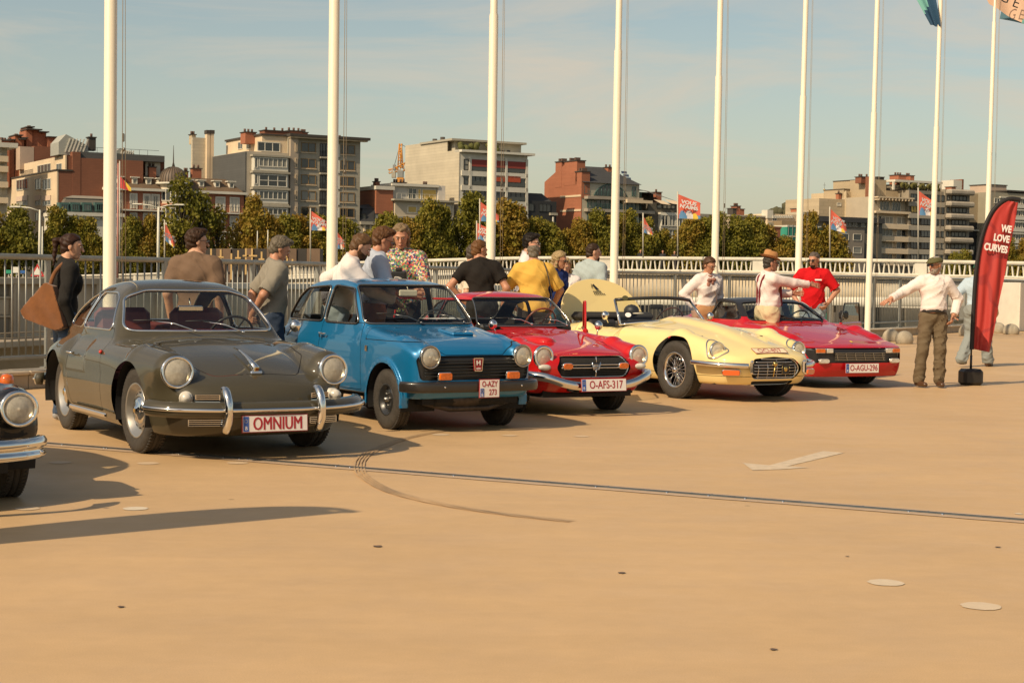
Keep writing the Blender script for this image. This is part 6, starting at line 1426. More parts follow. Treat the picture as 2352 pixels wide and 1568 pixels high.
def build_buildings():
 global PANES
 PANES = [mat('pane_dark', (.035, .04, .045), .08, spec=.8), mat('pane_mid', (.07, .08, .08), .1, spec=.8), mat('pane_curtain', (.26, .25, .21), .5), mat('pane_dark2', (.02, .025, .03), .06, spec=.9)]
 CR = wallmat('render_cream', (.66, .52, .35)); BR = wallmat('brick_brown', (.22, .085, .045), .3); OR = wallmat('brick_orange', (.34, .125, .065), .3); GR = wallmat('stone_grey', (.36, .325, .25), .9, .08); WH = wallmat('white_frame', (.64, .60, .50)); DS = wallmat('slate_dark', (.045, .045, .045), .5); RF = wallmat('roof_brown', (.13, .085, .05), .35)
 mat('slab_dark', (.06, .05, .04), .8); mat('pot_clay', (.12, .07, .05), .8); BE = wallmat('render_beige', (.50, .40, .26), .9, .06); LG = wallmat('scale_cladding', (.48, .42, .31), .6); DC = wallmat('dark_cladding', (.085, .085, .08), .45); RED = mat('awning_red', (.28, .05, .035), .8); RED2 = mat('awning_orange', (.45, .08, .03), .8); YE = mat('curtain_yellow', (.60, .42, .12), .8)
 BFR = mat('frame_brown', (.24, .15, .06), .6); BKF = mat('frame_black', (.02, .02, .02), .5); GFR = mat('frame_teal', (.07, .135, .12), .5); ZB = -7
 LGC = mat('balcony_grey', (.36, .31, .24), .8, noise=.2, nscale=.5); GRN = mat('netting_green', (.04, .28, .20), .9, noise=.25, nscale=.3)
 # --- far left
 B = Bld('apartment_block', 'grey balcony block cut by the left picture edge', 1, -400, 375, -6); s1, z1 = B.S(78, 380); B.blk('wall', GR, 0, s1, ZB, z1, 0, 14); B.blk('roof_slab', WH, 0, s1 + 1.5, z1 - .2, z1 + .6, -1.5, 16)
 for y in (450, 560, 730, 900):
  a, z = B.S(0, y); B.blk('balcony', CR, a - 8, s1 - .1, z - .5 - 1, z - .5, -1.3, 1.3); B.win(a + .2, z, s1 - 1.4, z + 2.3, WH, 2)
 B = Bld('brick_corner_house', 'cream fronted corner house with long brown brick side wall', 1, 636, 645); d, _ = B.T(0, 78, 640); s1, _ = B.S(792, 645); z = B.zt
 B.blk('wall', BR, .05, s1, ZB, z, .05, d); o = B.blk('cream_front', CR, -.25, .0, ZB, z + .1, 0, d); B.blk('parapet', MT['slab_dark'], -.4, s1, z + .1, z + .35, -.1, d)
 for ya, yb in ((720, 840), (905, 1015), (1085, 1180)):
  for xa, xb, n in ((182, 305, 4), (385, 445, 2), (468, 555, 3)):
   t0, zz1 = B.T(-.3, xb, ya + 0); t1, _ = B.T(-.3, xa, ya); _, zz0 = B.T(-.3, xb, yb); B.win(t0, zz0, t1, zz1, WH, n, 1, face=1, xs=-.28, pane=PANES[0] if ya != 905 else None)
   if ya == 905: B.blk('roller_blind', mat('blind_pink', (.62, .47, .36), .8), -.45, -.30, (zz0 + zz1) / 2, zz1, t0, t1 - t0)
 s2, z2 = B.S(742, 475); B.blk('upper_wall', BR, 1.5, s1, z, z2, .4, d - 2); B.blk('upper_cream_wall', CR, 1.25, 1.5, z, z2 + .1, .3, d - 2)
 for xa, xb in ((415, 560), (622, 680)):
  t0, a1 = B.T(1.3, xb, 555); t1, _ = B.T(1.3, xa, 555); _, a0 = B.T(1.3, xb, 640); B.win(t0, a0, t1, a1, WH, 4 if xa == 415 else 2, face=1, xs=1.24)
 b = MB(); [b.box((-.2, d * .45 + i * .5, z + 7.6), (.05, .05, 1.1)) for i in range(18)]; b.box((-.2, d * .45 + 4.5, z + 8.15), (.06, 9, .06)); b.build('terrace_rail', MT['slab_dark'], B.root)
 B = Bld('brick_terrace_house', 'long brown brick building with dark roof terrace and glass penthouses', 1, 790, 432); s1, z1 = B.S(1560, 545); s2, _ = B.S(878, 490); B.blk('wall', BR, 0, s2, ZB, B.zt, 0, 8); B.blk('wall', BR, s2 + .01, s1, ZB, B.zt - 1.0, .05, 10)
 B.blk('roof_parapet', DC, s2, s1 + 4, B.zt - 1.0, B.zt + .1, .4, 9)
 b = MB(); L = s1 - s2 + 3; [b.box((s2 + i * 1.5, .45, B.zt + 7.5), (.05, .05, .9)) for i in range(int(L / 1.5))]; b.box((s2 + L / 2, .45, B.zt + 7.95), (L, .06, .06)); b.build('roof_railing', BKF, B.root)
 def ghouse(xa, xb, yt, yb, nm='glass_penthouse'):
  a, zt = B.S(xa, yt); c, zb = B.S(xb, yb); zb = B.zt - .5; o = B.prism(nm, wallmat('penthouse_grey', (.34, .34, .30)), [(a, zb), (c, zb), (c, zb + (zt - zb) * .5), (a + (c - a) * .25, zt), (a, zb + (zt - zb) * .6)], 1.5, 7)
  for i in range(6): q = MB(); x = a + (c - a) * (.3 + .12 * i); q.box((x, 1.4, 7 + (zb + zt) / 2 - .1), (.22, .12, (zt - zb) * .72), Matrix.Rotation(.35, 3, 'Y')); q.build('glazing_bar', WH, B.root)
 ghouse(665, 985, 232, 400); ghouse(1285, 1490, 385, 470)
 B.chim(MT['slab_dark'], 1005, 1080, 270, 340, 2, k=1, pots=1); B.chim(OR, 1645, 1720, 600, 660, 1); a, z_ = B.S(1645, 520); c, _ = B.S(1830, 600); B.blk('end_block', BR, a, c, ZB + 8, z_, 2, 7); B.blk('end_pier', WH, a - .4, a + 2.3, z_ - 3.5, z_ + .1, 1.9, .5)
 B = Bld('red_chimney_block', 'orange brick chimney stacks and roofs at the far left skyline', 1, -120, 330, -32)
 for xa, xb, yt, yb in ((-120, 105, 305, 470), (100, 165, 305, 470), (172, 245, 255, 480), (215, 272, 300, 480), (245, 300, 285, 470), (303, 452, 190, 480), (306, 370, 165, 480), (452, 527, 220, 480), (527, 640, 275, 480)):
  a, zt = B.S(xa, yt); c, zb = B.S(xb, yb); B.blk('brick_stack', OR, a, c, zb - 6, zt, rng.rand() * 2, 5); B.blk('stack_cap', MT['slab_dark'], a - .15, c + .15, zt, zt + .2, -.1, 5.4)
 for xx, yt in ((40, 270), (75, 275), (130, 275), (205, 230), (385, 172), (505, 228), (345, 140)): a, zt = B.S(xx, yt); b = MB(); b.tube([(a, 2, zt + 5.5), (a, 2, zt + 7)], .35, 8); b.build('chimney_pot', MT['pot_clay'], B.root)
 a, zt = B.S(175, 385); c, zb = B.S(325, 640); B.blk('pale_wall', wallmat('render_pink', (.48, .36, .27)), a, c, zb, zt, -3, 3); a, _ = B.S(330, 385); c, zt = B.S(700, 400); B.blk('brown_wall', BR, a, c, zb, zt, -3, 3)
 B = Bld('slate_roof_house', 'low white house with grey slate mansard and teal dormers at left', 1, 645, 1105, 3); s1, _ = B.S(1330, 1105); B.blk('wall', WH, 0, s1, ZB, B.zt, 0, 10)
 B.blk('cornice', WH, -.3, s1 + .3, B.zt - .3, B.zt + .3, -.6, 10); _, zr1 = B.S(690, 930); _, zr2 = B.S(700, 868); B.mansard('mansard', wallmat('slate_grey', (.14, .125, .10), .35), 0, s1, B.zt + .3, zr1, 1.6); B.mansard('roof', wallmat('slate_grey'if 0 else 'zinc_grey', (.26, .24, .20)), 1.4, s1 - 1.2, zr1 + .02, zr2, 3, 1.4, 9)
 for xa in (660, 780, 908, 1045, 1180):
  a, zt = B.S(xa, 1000); c, zb = B.S(xa + 78, 1075); B.blk('dormer', GFR, a - .2, c + .2, zb - .2, zt + .25, -.05, 2); B.win(a, zb, c, zt, GFR, 3, y=-.1)
 for xa in (700, 800, 910, 1010, 1110): a, zt = B.S(xa, 1130); B.blk('frieze_block', WH, a, a + 1.2, zt - .6, zt, -.25, .3)
 # --- domed brick house
 B = Bld('domed_brick_house', 'red brick house with corner turret under a ribbed brown dome', 1, 1150, 838, 1); s1, _ = B.S(740, 885, k=2); z = B.zt; B.blk('wall', OR, 0, s1, ZB, z, 0, 11); B.blk('cornice', WH, -.3, s1 + .4, z - .1, z + .35, -.7, 11)
 _, zr = B.S(1290, 672); B.mansard('roof', RF, 0, s1, z + .35, zr, 2.6, 0, 11)
 for xa, k in ((1287, 1), (1455, 1), (1607, 1), (1735, 1), (135, 2), (268, 2), (440, 2), (595, 2)):
  a, zt = B.S(xa, 720 if k == 1 else 745, k=k); zt = z + 2.25; B.blk('dormer', WH, a - .3, a + 1.3, zt - .05, zt + .12, .6, 2.2); B.blk('dormer_cheek', WH, a, a + 1.0, zt - 1.2, zt - .06, .9, 1.6); B.win(a + .1, zt - 1.1, a + .9, zt - .2, WH, 1, y=.86)
 st = 3.35
 for fl in range(4):
  zt = z - .9 - fl * st
  for xa, xb, k in ((1290, 1320, 1), (1430, 1478, 1), (1575, 1622, 1), (1665, 1722, 1), (165, 225, 2), (285, 345, 2), (445, 520, 2), (602, 675, 2)):
   a, _ = B.S(xa, 900, k=k); c, _ = B.S(xb, 900, k=k); B.win(a, zt - 2.3, c, zt, WH, 2, y=-.02, pane=MT['blind_white'] if (fl in (0, 1) and xa in (445, 602, 1430)) and 'blind_white' in MT else None)
   B.blk('surround', WH, a - .3, a - .05, zt - 2.4, zt + .3, -.1, .2); B.blk('surround', WH, c + .05, c + .3, zt - 2.4, zt + .3, -.1, .2); B.blk('lintel', WH, a - .3, c + .3, zt + .05, zt + .35, -.12, .25)
  if fl < 3: B.blk('balcony_slab', WH, 0, s1, zt - 2.75, zt - 2.5, -1.0 if fl == 0 else -.3, 1.0)
  if fl == 0:
   b = MB(); n = int(s1 / .5); [b.box((i * .5, -.95, zt - 2.0 + 7), (.05, .05, .95)) for i in range(n)]; b.box((s1 / 2, -.95, zt - 1.5 + 7), (s1, .06, .06)); b.build('balcony_rail', BKF, B.root)
 cx, zt = B.S(1905, 790); r = (B.S(2075, 790)[0] - B.S(1750, 790)[0]) / 2 * .93; b = MB(); b.lathe([(r, ZB + 7), (r, zt + 7)], 28, Matrix.Translation((cx, r * .35, 0))); b.build('turret_wall', wallmat('turret_stone', (.55, .46, .34)), B.root)
 b = MB(); b.lathe([(r, zt + 6.9), (r + .7, zt + 7), (r + .7, zt + 7.3), (r, zt + 7.35)], 28, Matrix.Translation((cx, r * .35, 0))); b.build('turret_cornice', WH, B.root)
 _, zd = B.S(1905, 590); hd = zd - zt - .3; N = 28
 b = MB(); pr = [(r * 1.0, 0), (r * .99, hd * .2), (r * .93, hd * .42), (r * .80, hd * .62), (r * .58, hd * .80), (r * .3, hd * .93), (.001, hd)]; b.lathe(pr, N, Matrix.Translation((cx, r * .35, zt + 7.35))); dm = b.build('dome', mat('dome_copper', (.13, .09, .06), .6), B.root)
 for i in range(N):
  a = 2 * pi * i / N; q = MB(); q.tube([(cx + p * 1.01 * cos(a), r * .35 + p * 1.01 * sin(a), zt + 7.35 + h) for p, h in pr[:-1]], .06, 4); q.build('rib', MT['slab_dark'], dm)
 b = MB(); b.tube([(cx, r * .35, zt + hd + 7), (cx, r * .35, zt + hd + 8.0), (cx, r * .35, zt + hd + 11)], [.35, .12, .04], 8); b.build('finial', MT['slab_dark'], B.root)
 for fl in range(4):
  for i in range(7):
   a = -pi / 2 + (i - 3) * .33; zz = zt - 1.9 - fl * st; o = B.win(-.5, zz - 1.1 - 7, .5, zz + 1.1 - 7, WH, 1, bar=.14); o.location = (cx + (r + .03) * cos(a), r * .35 + (r + .03) * sin(a), zz + 7); o.rotation_euler = (0, 0, a + pi / 2)
  if fl in (0, 1): b = MB(); b.lathe([(r + .02, 0), (r + .25, .05), (r + .25, .5), (r + .02, .55)], 28, Matrix.Translation((cx, r * .35, zt - 4.0 - fl * st + 7))); b.build('turret_band', WH if fl else OR, B.root)
 for xa, xb, yt in ((180, 215, 640), (260, 360, 605)): B.chim(OR, xa, xb, yt, 690, 4, 1.2, k=2)
 # --- cream and white bay house
 B = Bld('bay_window_block', 'block with charcoal clad side, white glazed bays and cream top storey', 2, 766, 425); s1, z1 = B.S(1222, 470); d, _ = B.T(0, 402, 435)
 B.blk('wall', wallmat('bay_stone', (.42, .37, .29)), 0, s1, ZB, B.zt, .05, d); B.blk('charcoal_cladding', DC, -.18, -.02, ZB, B.zt - .1, 0, d)
 _, zt2 = B.S(860, 245); d2, _ = B.T(3, 445, 290); B.blk('cream_storey', CR, 3.2, s1, B.zt, zt2, .5, d + 1); B.blk('cream_roof', MT['slab_dark'], 2.9, s1 + .3, zt2, zt2 + .3, .2, d + 1.4)
 B.grid([(895, 1145, 3)], [(318, 425)], WH, bar=.16, y=.48)
 for xa, xb in ((680, 728), (770, 822)):
  t0, a1 = B.T(3.2, xb, 322); t1, _ = B.T(3.2, xa, 322); _, a0 = B.T(3.2, xb, 402); B.win(t0, a0, t1, a1, WH, 2, face=1, xs=3.18)
 B2z = [(485, 640), (665, 815), (842, 992), (1030, 1160), (1195, 1320)]
 for i, (ya, yb) in enumerate(B2z):
  a, zt = B.S(822, ya); c, _ = B.S(1200, ya); _, zb = B.S(822, yb); B.blk('bay', WH, a, c, zb, zt, -1.1, 1.15, .08); B.blk('bay_slab', MT['stone_grey'], a - .3, c + .3, zt, zt + .35, -1.4, 1.4); B.blk('bay_base', MT['stone_grey'], a - .1, c + .1, zb - .5, zb - .01, -1.2, 1.3)
  n = 6 if i != 1 else 3; B.win(a + 1.0, zb + (.75 if i != 1 else .1), c - .3, zt - .15, WH, n, 1 if i != 1 else 2, y=-1.12, bar=.16); B.win(a + .15, zb + .5, a + .75, zt - .2, WH, 1, y=-1.12)
 a, _ = B.S(183, 280); t = B.T(0, 330, 280)[0]
 B = Bld('scale_clad_wall', 'tall pale scale-clad party wall left of the charcoal clad block', 2, 400, 270, -(d + .5)); sL, _ = B.S(180, 280); B.blk('wall', LG, sL, -.4, ZB, B.S(250, 280)[1], 0, .8)
 for xa, xb in ((322, 355), (362, 398)): a, zt = B.S(xa, 240); c, _ = B.S(xb, 240); B.blk('flue', CR, a, c, ZB, zt, -.8, 1.2); B.blk('flue_cap', MT['slab_dark'], a - .1, c + .1, zt, zt + .7, -.9, 1.4)
 B.chim(BE, 190, 235, 245, 280, 1, 1.5)
 # --- grey apartment block
 B = Bld('apartment_block', 'tall grey apartment block with brown window frames and dark roof slab', 2, 1222, 268); s1, _ = B.S(2008, 345); B.blk('wall', GR, 0, s1, ZB, B.zt, 0, 14); B.blk('roof_slab', MT['slab_dark'], -.2, s1 + 1.4, B.zt + .01, B.zt + .5, -1.5, 16); B.blk('soffit', CR, 0, s1 + 1, B.zt - .25, B.zt, -1.2, 1.15)
 B.blk('oblique_bay', wallmat('stone_warm', (.40, .33, .25)), .2, B.S(1318, 300)[0], ZB, B.zt - .3, -.7, .8)
 rows = [(330, 435), (505, 610), (680, 787), (855, 962), (1030, 1132), (1205, 1300)]
 B.grid([(1362, 1522, 2)], rows, BFR, sillm=CR, bar=.13); B.grid([(1280, 1302, 1)], rows, CR, y=-.72, bar=.08)
 for ya, yb in rows:
  _, zt = B.S(1362, ya); _, zb = B.S(1362, yb); a, _ = B.S(1566, 400); c, _ = B.S(1660, 400); e, _ = B.S(1720, 400); B.win(a, zb - .6, c, zt, BKF, 3, pane=MT['pane_dark2']); b = MB(); [b.box((a + i * .25, -.5, zb + 7), (.04, .04, 1.0)) for i in range(int((c - a) / .25))]; b.build('balcony_rail', BKF, B.root); B.blk('balcony', GR, a - .1, c + .1, zb - 1.0, zb - .7, -.7, .7); B.blk('white_pier', WH, e + .8, e + 1.2, zb - .6, zt, -.15, .2)
  p, _ = B.S(1792, 400); q, _ = B.S(1948, 400); B.win(p, zb, q, zt, BFR, 2, bar=.13); B.blk('sill', CR, p - .1, q + .1, zb - .2, zb - .03, -.2, .25)
 for xa, xb, yt in ((842, 960, 205), (1052, 1320, 185), (1322, 1478, 190), (1480, 1528, 210), (1820, 1925, 272)): B.chim(OR if xa != 1052 else BR, xa, xb, yt, 260, 4, 2.5, pots=3)
 # --- dark slate mansard and its stone front
 B = Bld('slate_mansard_house', 'black slate mansard house with grey carved stone front behind the photographer', 3, -5, 1040, 0); s1, _ = B.S(530, 1040); B.blk('wall', GR, 0, s1, ZB, B.zt, 0, 11); B.blk('cornice', GR, 0, s1 + .2, B.zt - .2, B.zt + .4, -.7, 11)
 _, zr = B.S(100, 875); B.mansard('mansard', DS, 0, s1, B.zt + .4, zr, 1.2); _, zr2 = B.S(100, 795); B.mansard('roof', wallmat('slate_wet', (.06, .06, .062), .4), .9, s1 - .9, zr + .02, zr2, 4, 1.1, 9)
 for xa in (20, 160, 300, 440): a, zt = B.S(xa, 930); B.win(a, zt - 1.4, a + 1.0, zt, WH if xa == 440 else BKF, 1, y=.3)
 for i in range(9): B.blk('frieze_bracket', CR, .8 + i * s1 / 9, 1.1 + i * s1 / 9, B.zt - 1.5, B.zt - .3, -.4, .5)
 # --- white penthouse row with yellow curtains
 B = Bld('penthouse_house', 'low cream house with white penthouse and yellow curtains beside the crane', 3, 383, 790, 0); s1, _ = B.S(1025, 820); B.blk('wall', wallmat('stone_cream', (.50, .43, .32)), 0, s1, ZB, B.zt, 0, 12); B.blk('terrace_slab', GR, -.6, s1 + .4, B.zt, B.zt + .35, -.9, 13)
 _, zt = B.S(383, 625); s2, _ = B.S(870, 660); B.blk('penthouse', wallmat('panel_white', (.52, .50, .44)), 0, s2, B.zt + .35, zt, 1.5, 8); B.blk('penthouse_roof', WH, -.3, s2 + .3, zt, zt + .5, .8, 9.5)
 for xa, xb in ((712, 868), (665, 700)): a, _ = B.S(xa, 700); c, _ = B.S(xb, 700); B.win(a, B.zt + .5, c, zt - .4, WH, 1, y=1.45, pane=YE)
 a, _ = B.S(560, 700); c, _ = B.S(655, 700); B.win(a, B.zt + .5, c, zt - .3, WH, 2, y=1.45)
 a, zc_ = B.S(877, 625); c, _ = B.S(955, 625); B.blk('white_chimney', wallmat('chimney_white', (.66, .6, .52)), a, c, B.zt, zc_, 1, 2); a, z3 = B.S(190, 645); B.blk('brick_end', OR, a, -.2, ZB, z3 - .4, .5, 9); B.blk('brick_end_roof', WH, a - .2, 0, z3 - .4, z3 + .3, .2, 9.4)
 for xa, xb in ((515, 620), (940, 985)): a, z_ = B.S(xa, 845); c, zb = B.S(xb, 930); B.win(a, zb, c, z_, WH, 1, pane=YE, bar=.2)
 for xa in (700, 820): a, z_ = B.S(xa, 850); c, zb = B.S(xa + 70, 960); B.win(a, zb, c, z_, WH, 2)
 B.blk('second_slab', GR, -.3, s1 + .2, B.S(520, 965)[1] - .3, B.S(520, 965)[1], -.7, .8)
 for xa in (610, 760, 900): a, z_ = B.S(xa, 1010); c, zb = B.S(xa + 60, 1110); B.win(a, zb, c, z_, GFR, 1)
 for xa, xb, yt in ((245, 290, 580), (450, 500, 590), (517, 580, 590), (775, 825, 615)): B.chim(BR, xa, xb, yt, 630, 3, 1.2)
 b = MB(); [b.box((i * 1.0, -.7, B.zt + 7.9), (.05, .05, 1.0)) for i in range(int(s1))]; b.box((s1 / 2, -.7, B.zt + 8.4), (s1, .05, .05)); b.build('terrace_rail', WH, B.root)
 # --- crane
 P0 = at(*zp(3, 440, 610), 420); cr = thing('tower_crane', 'orange tower crane rising beside the big pale apartment block', 'crane', (P0.x, P0.y, P0.z)); cm = mat('crane_orange', (.60, .26, .04), .6); sc = 420 / F_ / 4.741
 q = lambda x, y, dy=0: Vector(((x - 440) * sc, dy, (610 - y) * sc))
 def lat(nm, A, Bq, w, n):
  b = MB(); A, Bq = Vector(A), Vector(Bq); dd = (Bq - A).normalized(); sd = dd.cross(Vector((0, 1, 0))).normalized()
  for sg in (-1, 1):
   for dy in (-w / 2, w / 2): b.tube([A + sd * sg * w / 2 + Vector((0, dy, 0)), Bq + sd * sg * w / 2 + Vector((0, dy, 0))], .12, 4)
  for i in range(n): p, r_ = A.lerp(Bq, i / n), A.lerp(Bq, (i + 1) / n); s_ = 1 if i % 2 else -1; b.tube([p + sd * s_ * w / 2 - Vector((0, w / 2, 0)), r_ - sd * s_ * w / 2 - Vector((0, w / 2, 0))], .08, 4)
  b.build(nm, cm, cr)
 lat('mast', q(440, 640), q(440, 545), 1.6, 5); lat('apex', q(425, 440), q(437, 175), .7, 8); lat('apex_leg', q(455, 440), q(437, 175), .5, 8); lat('jib', q(395, 470), q(560, 385), 1.6, 9); lat('counter_jib', q(310, 478), q(420, 455), .9, 6)
 for nm, x0, x1, y0_, y1_ in (('cabin', 408, 472, 465, 545), ('slewing_base', 400, 480, 545, 610)): b = MB(); a, c = q(x0, y1_), q(x1, y0_); b.box((a + c) / 2, (c.x - a.x, 2.2, c.z - a.z), None, .1); b.build(nm, cm if nm != 'cabin' else mat('cabin_grey', (.25, .25, .23), .5), cr)
 b = MB(); a, c = q(345, 545), q(388, 480); b.box((a + c) / 2, (c.x - a.x, 1.8, c.z - a.z)); b.build('counterweight', GR, cr); b = MB(); a, c = q(357, 460), q(388, 405); b.box((a + c) / 2, (c.x - a.x, 1.5, c.z - a.z)); b.build('winch', MT['cabin_grey'], cr)
 b = MB(); b.tube([q(432, 180), q(365, 440)], .06, 4); b.tube([q(440, 178), q(560, 250)], .06, 4); b.build('stay_cable', BKF, cr)
 # --- big pale apartment block
 B = Bld('apartment_block', 'big apartment block with blank scale-clad side, red awnings and roof garden', 3, 1090, 262); s1, _ = B.S(1825, 330); d, _ = B.T(0, 503, 175); B.blk('wall', WH, 0, s1, ZB, B.zt, .05, d * .999); _, zl = B.T(0, 700, 160); B.prism('clad_side', LG, [(-.2, ZB), (-.02, ZB), (-.02, B.T(0, 960, 130)[1]), (-.2, B.T(0, 960, 130)[1])], B.T(0, 960, 150)[0], d); B.blk('clad_side_low', LG, -.2, -.02, ZB, B.T(0, 1088, 240)[1], 0, B.T(0, 960, 150)[0])
 B.blk('cornice', WH, -.2, s1 + 1.1, B.zt, B.zt + .45, -1.1, 3)
 _, zp_ = B.S(1100, 150, -4); sp, _ = B.S(1755, 200, -4); B.blk('penthouse', wallmat('penthouse_cream', (.52, .47, .36)), 1.0, sp, B.zt, B.S(1300, 160, -4)[1], 4, 12); B.blk('penthouse_slab', GR, -.5, sp + .4, B.S(1300, 160, -4)[1], B.S(1300, 160, -4)[1] + .4, 2.5, 14)
 for xa, xb in ((1110, 1150), (1255, 1290), (1530, 1570), (1600, 1630)): a, z_ = B.S(xa, 215 + (xa > 1500) * 30, -4); c, zb = B.S(xb, 270 + (xa > 1500) * 20, -4); B.win(a, B.zt + .2, c, z_, BKF, 1, y=3.95)
 for i, xx in enumerate((1190, 1300, 1490, 1510)): a, _ = B.S(xx, 240); b = MB(); [ell_mb(b, (a + rng.rand() * 2 - 1, 1.5 + rng.rand(), B.zt + 7.8 + rng.rand()), (.7, .6, .6), 7) for _ in range(7)]; tag(b.build('roof_shrub', mat('shrub_green', (.09, .09, .02), .9), B.root))
 for xx, yt in ((815, 120), (900, 100)): t0, z_ = B.T(1, xx, yt); b = MB(); b.tube([(1, t0, z_ + 5), (1, t0, z_ + 7)], .5, 8); b.build('roof_vent', MT['slab_dark'], B.root)
 for i, (ya, yb) in enumerate(((340, 462), (500, 620), (660, 775), (822, 940), (985, 1095), (1150, 1250))):
  _, zt = B.S(1205, ya); _, zb = B.S(1205, yb)
  for j, (xa, xb) in enumerate(((1205, 1412), (1430, 1575), (1592, 1803))):
   a, _ = B.S(xa, ya); c, _ = B.S(xb, ya); B.win(a, zb, c, zt, BKF, 4, y=.0, bar=.1, pane=PANES[(i + j) % 2]); B.blk('balcony_glass', mat('smoked_glass', (.05, .055, .05), .15, spec=.8), a + .05, c - .05, zb + .02, zb + (zt - zb) * .36, -.22, .08)
   if (i, j) in ((0, 0), (0, 1), (0, 2), (1, 1), (1, 2), (3, 2), (3, 1)): B.blk('awning', RED if i != 1 else RED2, a + .1, c - (.1 if (i, j) != (1, 2) else 1.3), zb + (zt - zb) * (.36 if i == 0 else .42), zt - .05, -.3, .06)
  a, _ = B.S(1130, ya); c, _ = B.S(1182, ya); B.win(a, zb, c, zt, BKF, 1, 2, y=.0)
  for x_ in (1190, 1420, 1583, 1806): a, _ = B.S(x_, ya); B.blk('pier', WH, a - .15, a + .35, zb - .9, zt + .5, -.35, .4)
  B.blk('floor_band', WH, .3, s1, zb - 1.1, zb - .12, -.3, .35)
 # --- black modern infill, red brick gable
 B = Bld('black_infill_house', 'black modern infill house between pale block and brick gable', 3, 1828, 790, 0); s1, _ = B.S(2140, 805); B.blk('wall', mat('infill_black', (.03, .03, .03), .7), 0, s1, ZB, B.zt, 0, 10); _, zt = B.S(1850, 710, -3); B.mansard('roof', DS, 0, s1 - .5, B.zt, zt, 1.5, 1, 9); B.grid([(1835, 1895, 1), (1950, 2075, 3)], [(820, 905)], BKF); B.grid([(1820, 1870, 1), (1990, 2050, 2)], [(1000, 1060)], BKF); B.blk('parapet', GR, 5, s1, B.S(1950, 930)[1] - .3, B.S(1950, 930)[1] + .2, -.6, .6)
 B.blk('white_parasol', WH, B.S(2068, 980)[0], B.S(2078, 980)[0], B.S(2068, 1040)[1], B.S(2068, 970)[1], -1.2, .3)
 B = Bld('brick_gable_house', 'orange brick gable house with solar panels and arched teal window', 4, 532, 435); s1, _ = B.S(1192, 465); d, _ = B.T(0, 105, 440); z = B.zt; B.blk('wall', wallmat('front_cream', (.47, .42, .32)), 0.02, s1, ZB, z, .02, d)
 dr, zr = B.T(0, 330, 245); dm, _ = B.T(0, 232, 330); Vg = [(-.15, 0, ZB + 7), (-.15, d, ZB + 7), (-.15, d, B.T(0, 105, 440)[1] + 7), (-.15, dm, B.T(0, 232, 325)[1] + 7), (-.15, dr, zr + 7), (-.15, B.T(0, 462, 320)[0], B.T(0, 462, 320)[1] + 7), (-.15, 0, z + 7)]
 n = len(Vg); V2 = Vg + [(.02, y, zz) for _, y, zz in Vg]; pyd('gable_wall', V2, [tuple(reversed(range(n))), tuple(range(n, 2 * n))] + [(i, (i + 1) % n, n + (i + 1) % n, n + i) for i in range(n)], OR, B.root)
 pyd('roof', [(-.1, -.5, z + 6.9), (s1 + .3, -.5, z + 6.9), (s1 - 4, dr, zr + 7), (0, dr, zr + 7), (0, d, Vg[2][2]), (s1, d, Vg[2][2])], [(0, 1, 2, 3), (3, 2, 5, 4), (1, 5, 2)], DS, B.root)
 for i, (u_, v_) in enumerate([(a, c) for c in (.25, .45, .65) for a in (.12, .24, .42, .54, .66, .80)]):
  A = Vector((s1 * u_, 0, z + 7)); y = dr * v_; zz = z + 6.9 + (zr - z) * v_ + .12; w = s1 * .10; b = MB(); b.add([(A.x + v_ * 2, y, zz), (A.x + w + v_ * 2, y, zz), (A.x + w + v_ * 2 + .6, y + dr * .16, zz + (zr - z) * .16), (A.x + v_ * 2 + .6, y + dr * .16, zz + (zr - z) * .16)], [(0, 1, 2, 3)]); b.build('solar_panel', mat('solar_blue', (.02, .03, .06), .12, spec=.9), B.root)
 for xa, xb, yt, yb in ((230, 300, 208, 330), (333, 478, 195, 300), (460, 532, 320, 450)):
  t0, zt = B.T(-.1, xb, yt); t1, _ = B.T(-.1, xa, yt); b = MB(); zb = B.T(-.1, xb, yb)[1] - 3; b.box((.8, (t0 + t1) / 2, (zt + zb) / 2 + 7), (2.0, t1 - t0, zt - zb)); c_ = b.build('chimney', OR, B.root); b = MB(); b.box((.8, (t0 + t1) / 2, zt + 7.1), (2.3, t1 - t0 + .3, .2)); b.build('cap', MT['slab_dark'], c_); b = MB(); [b.box((.8, t0 + (t1 - t0) * q_, zt + 7.5), (1.2, .5, .6)) for q_ in (.3, .7)]; b.build('chimney_pots', MT['pot_clay'], c_)
 B.chim(OR, 980, 1108, 258, 380, dr - 2, 3, pots=3); B.chim(OR, 550, 605, 235, 270, dr - 1, 1.2); B.chim(OR, 645, 708, 235, 275, dr - 1, 1.2)
 for zz, w in ((605, 3), (770, 4)): _, za = B.T(-.2, 400, zz); B.blk('stone_band', CR, -.28, -.16, za - .15, za + .25, 0, d * .55)
 a, zc = B.S(665, 595); c, za = B.S(1050, 475); b = MB(); n = 14; V = [(a + (c - a) * i / n, -.05, zc + 7 + (za - zc) * sin(pi * i / n)**.6) for i in range(n + 1)]; b.add(V, [tuple(range(n + 1))]); o = b.build('arched_window', MT['pane_dark'], B.root); b = MB(); b.tube(V, .12, 5); [b.tube([(a + (c - a) * i / 9, -.08, zc + 7), (a + (c - a) * i / 9, -.08, zc + 7 + (za - zc) * sin(pi * i / 9)**.6)], .07, 4) for i in range(1, 9)]; b.build('arch_frame', GFR, o)
 B.grid([(555, 600, 1), (1108, 1150, 1)], [(465, 575)], GFR); zb = B.S(570, 600)[1]
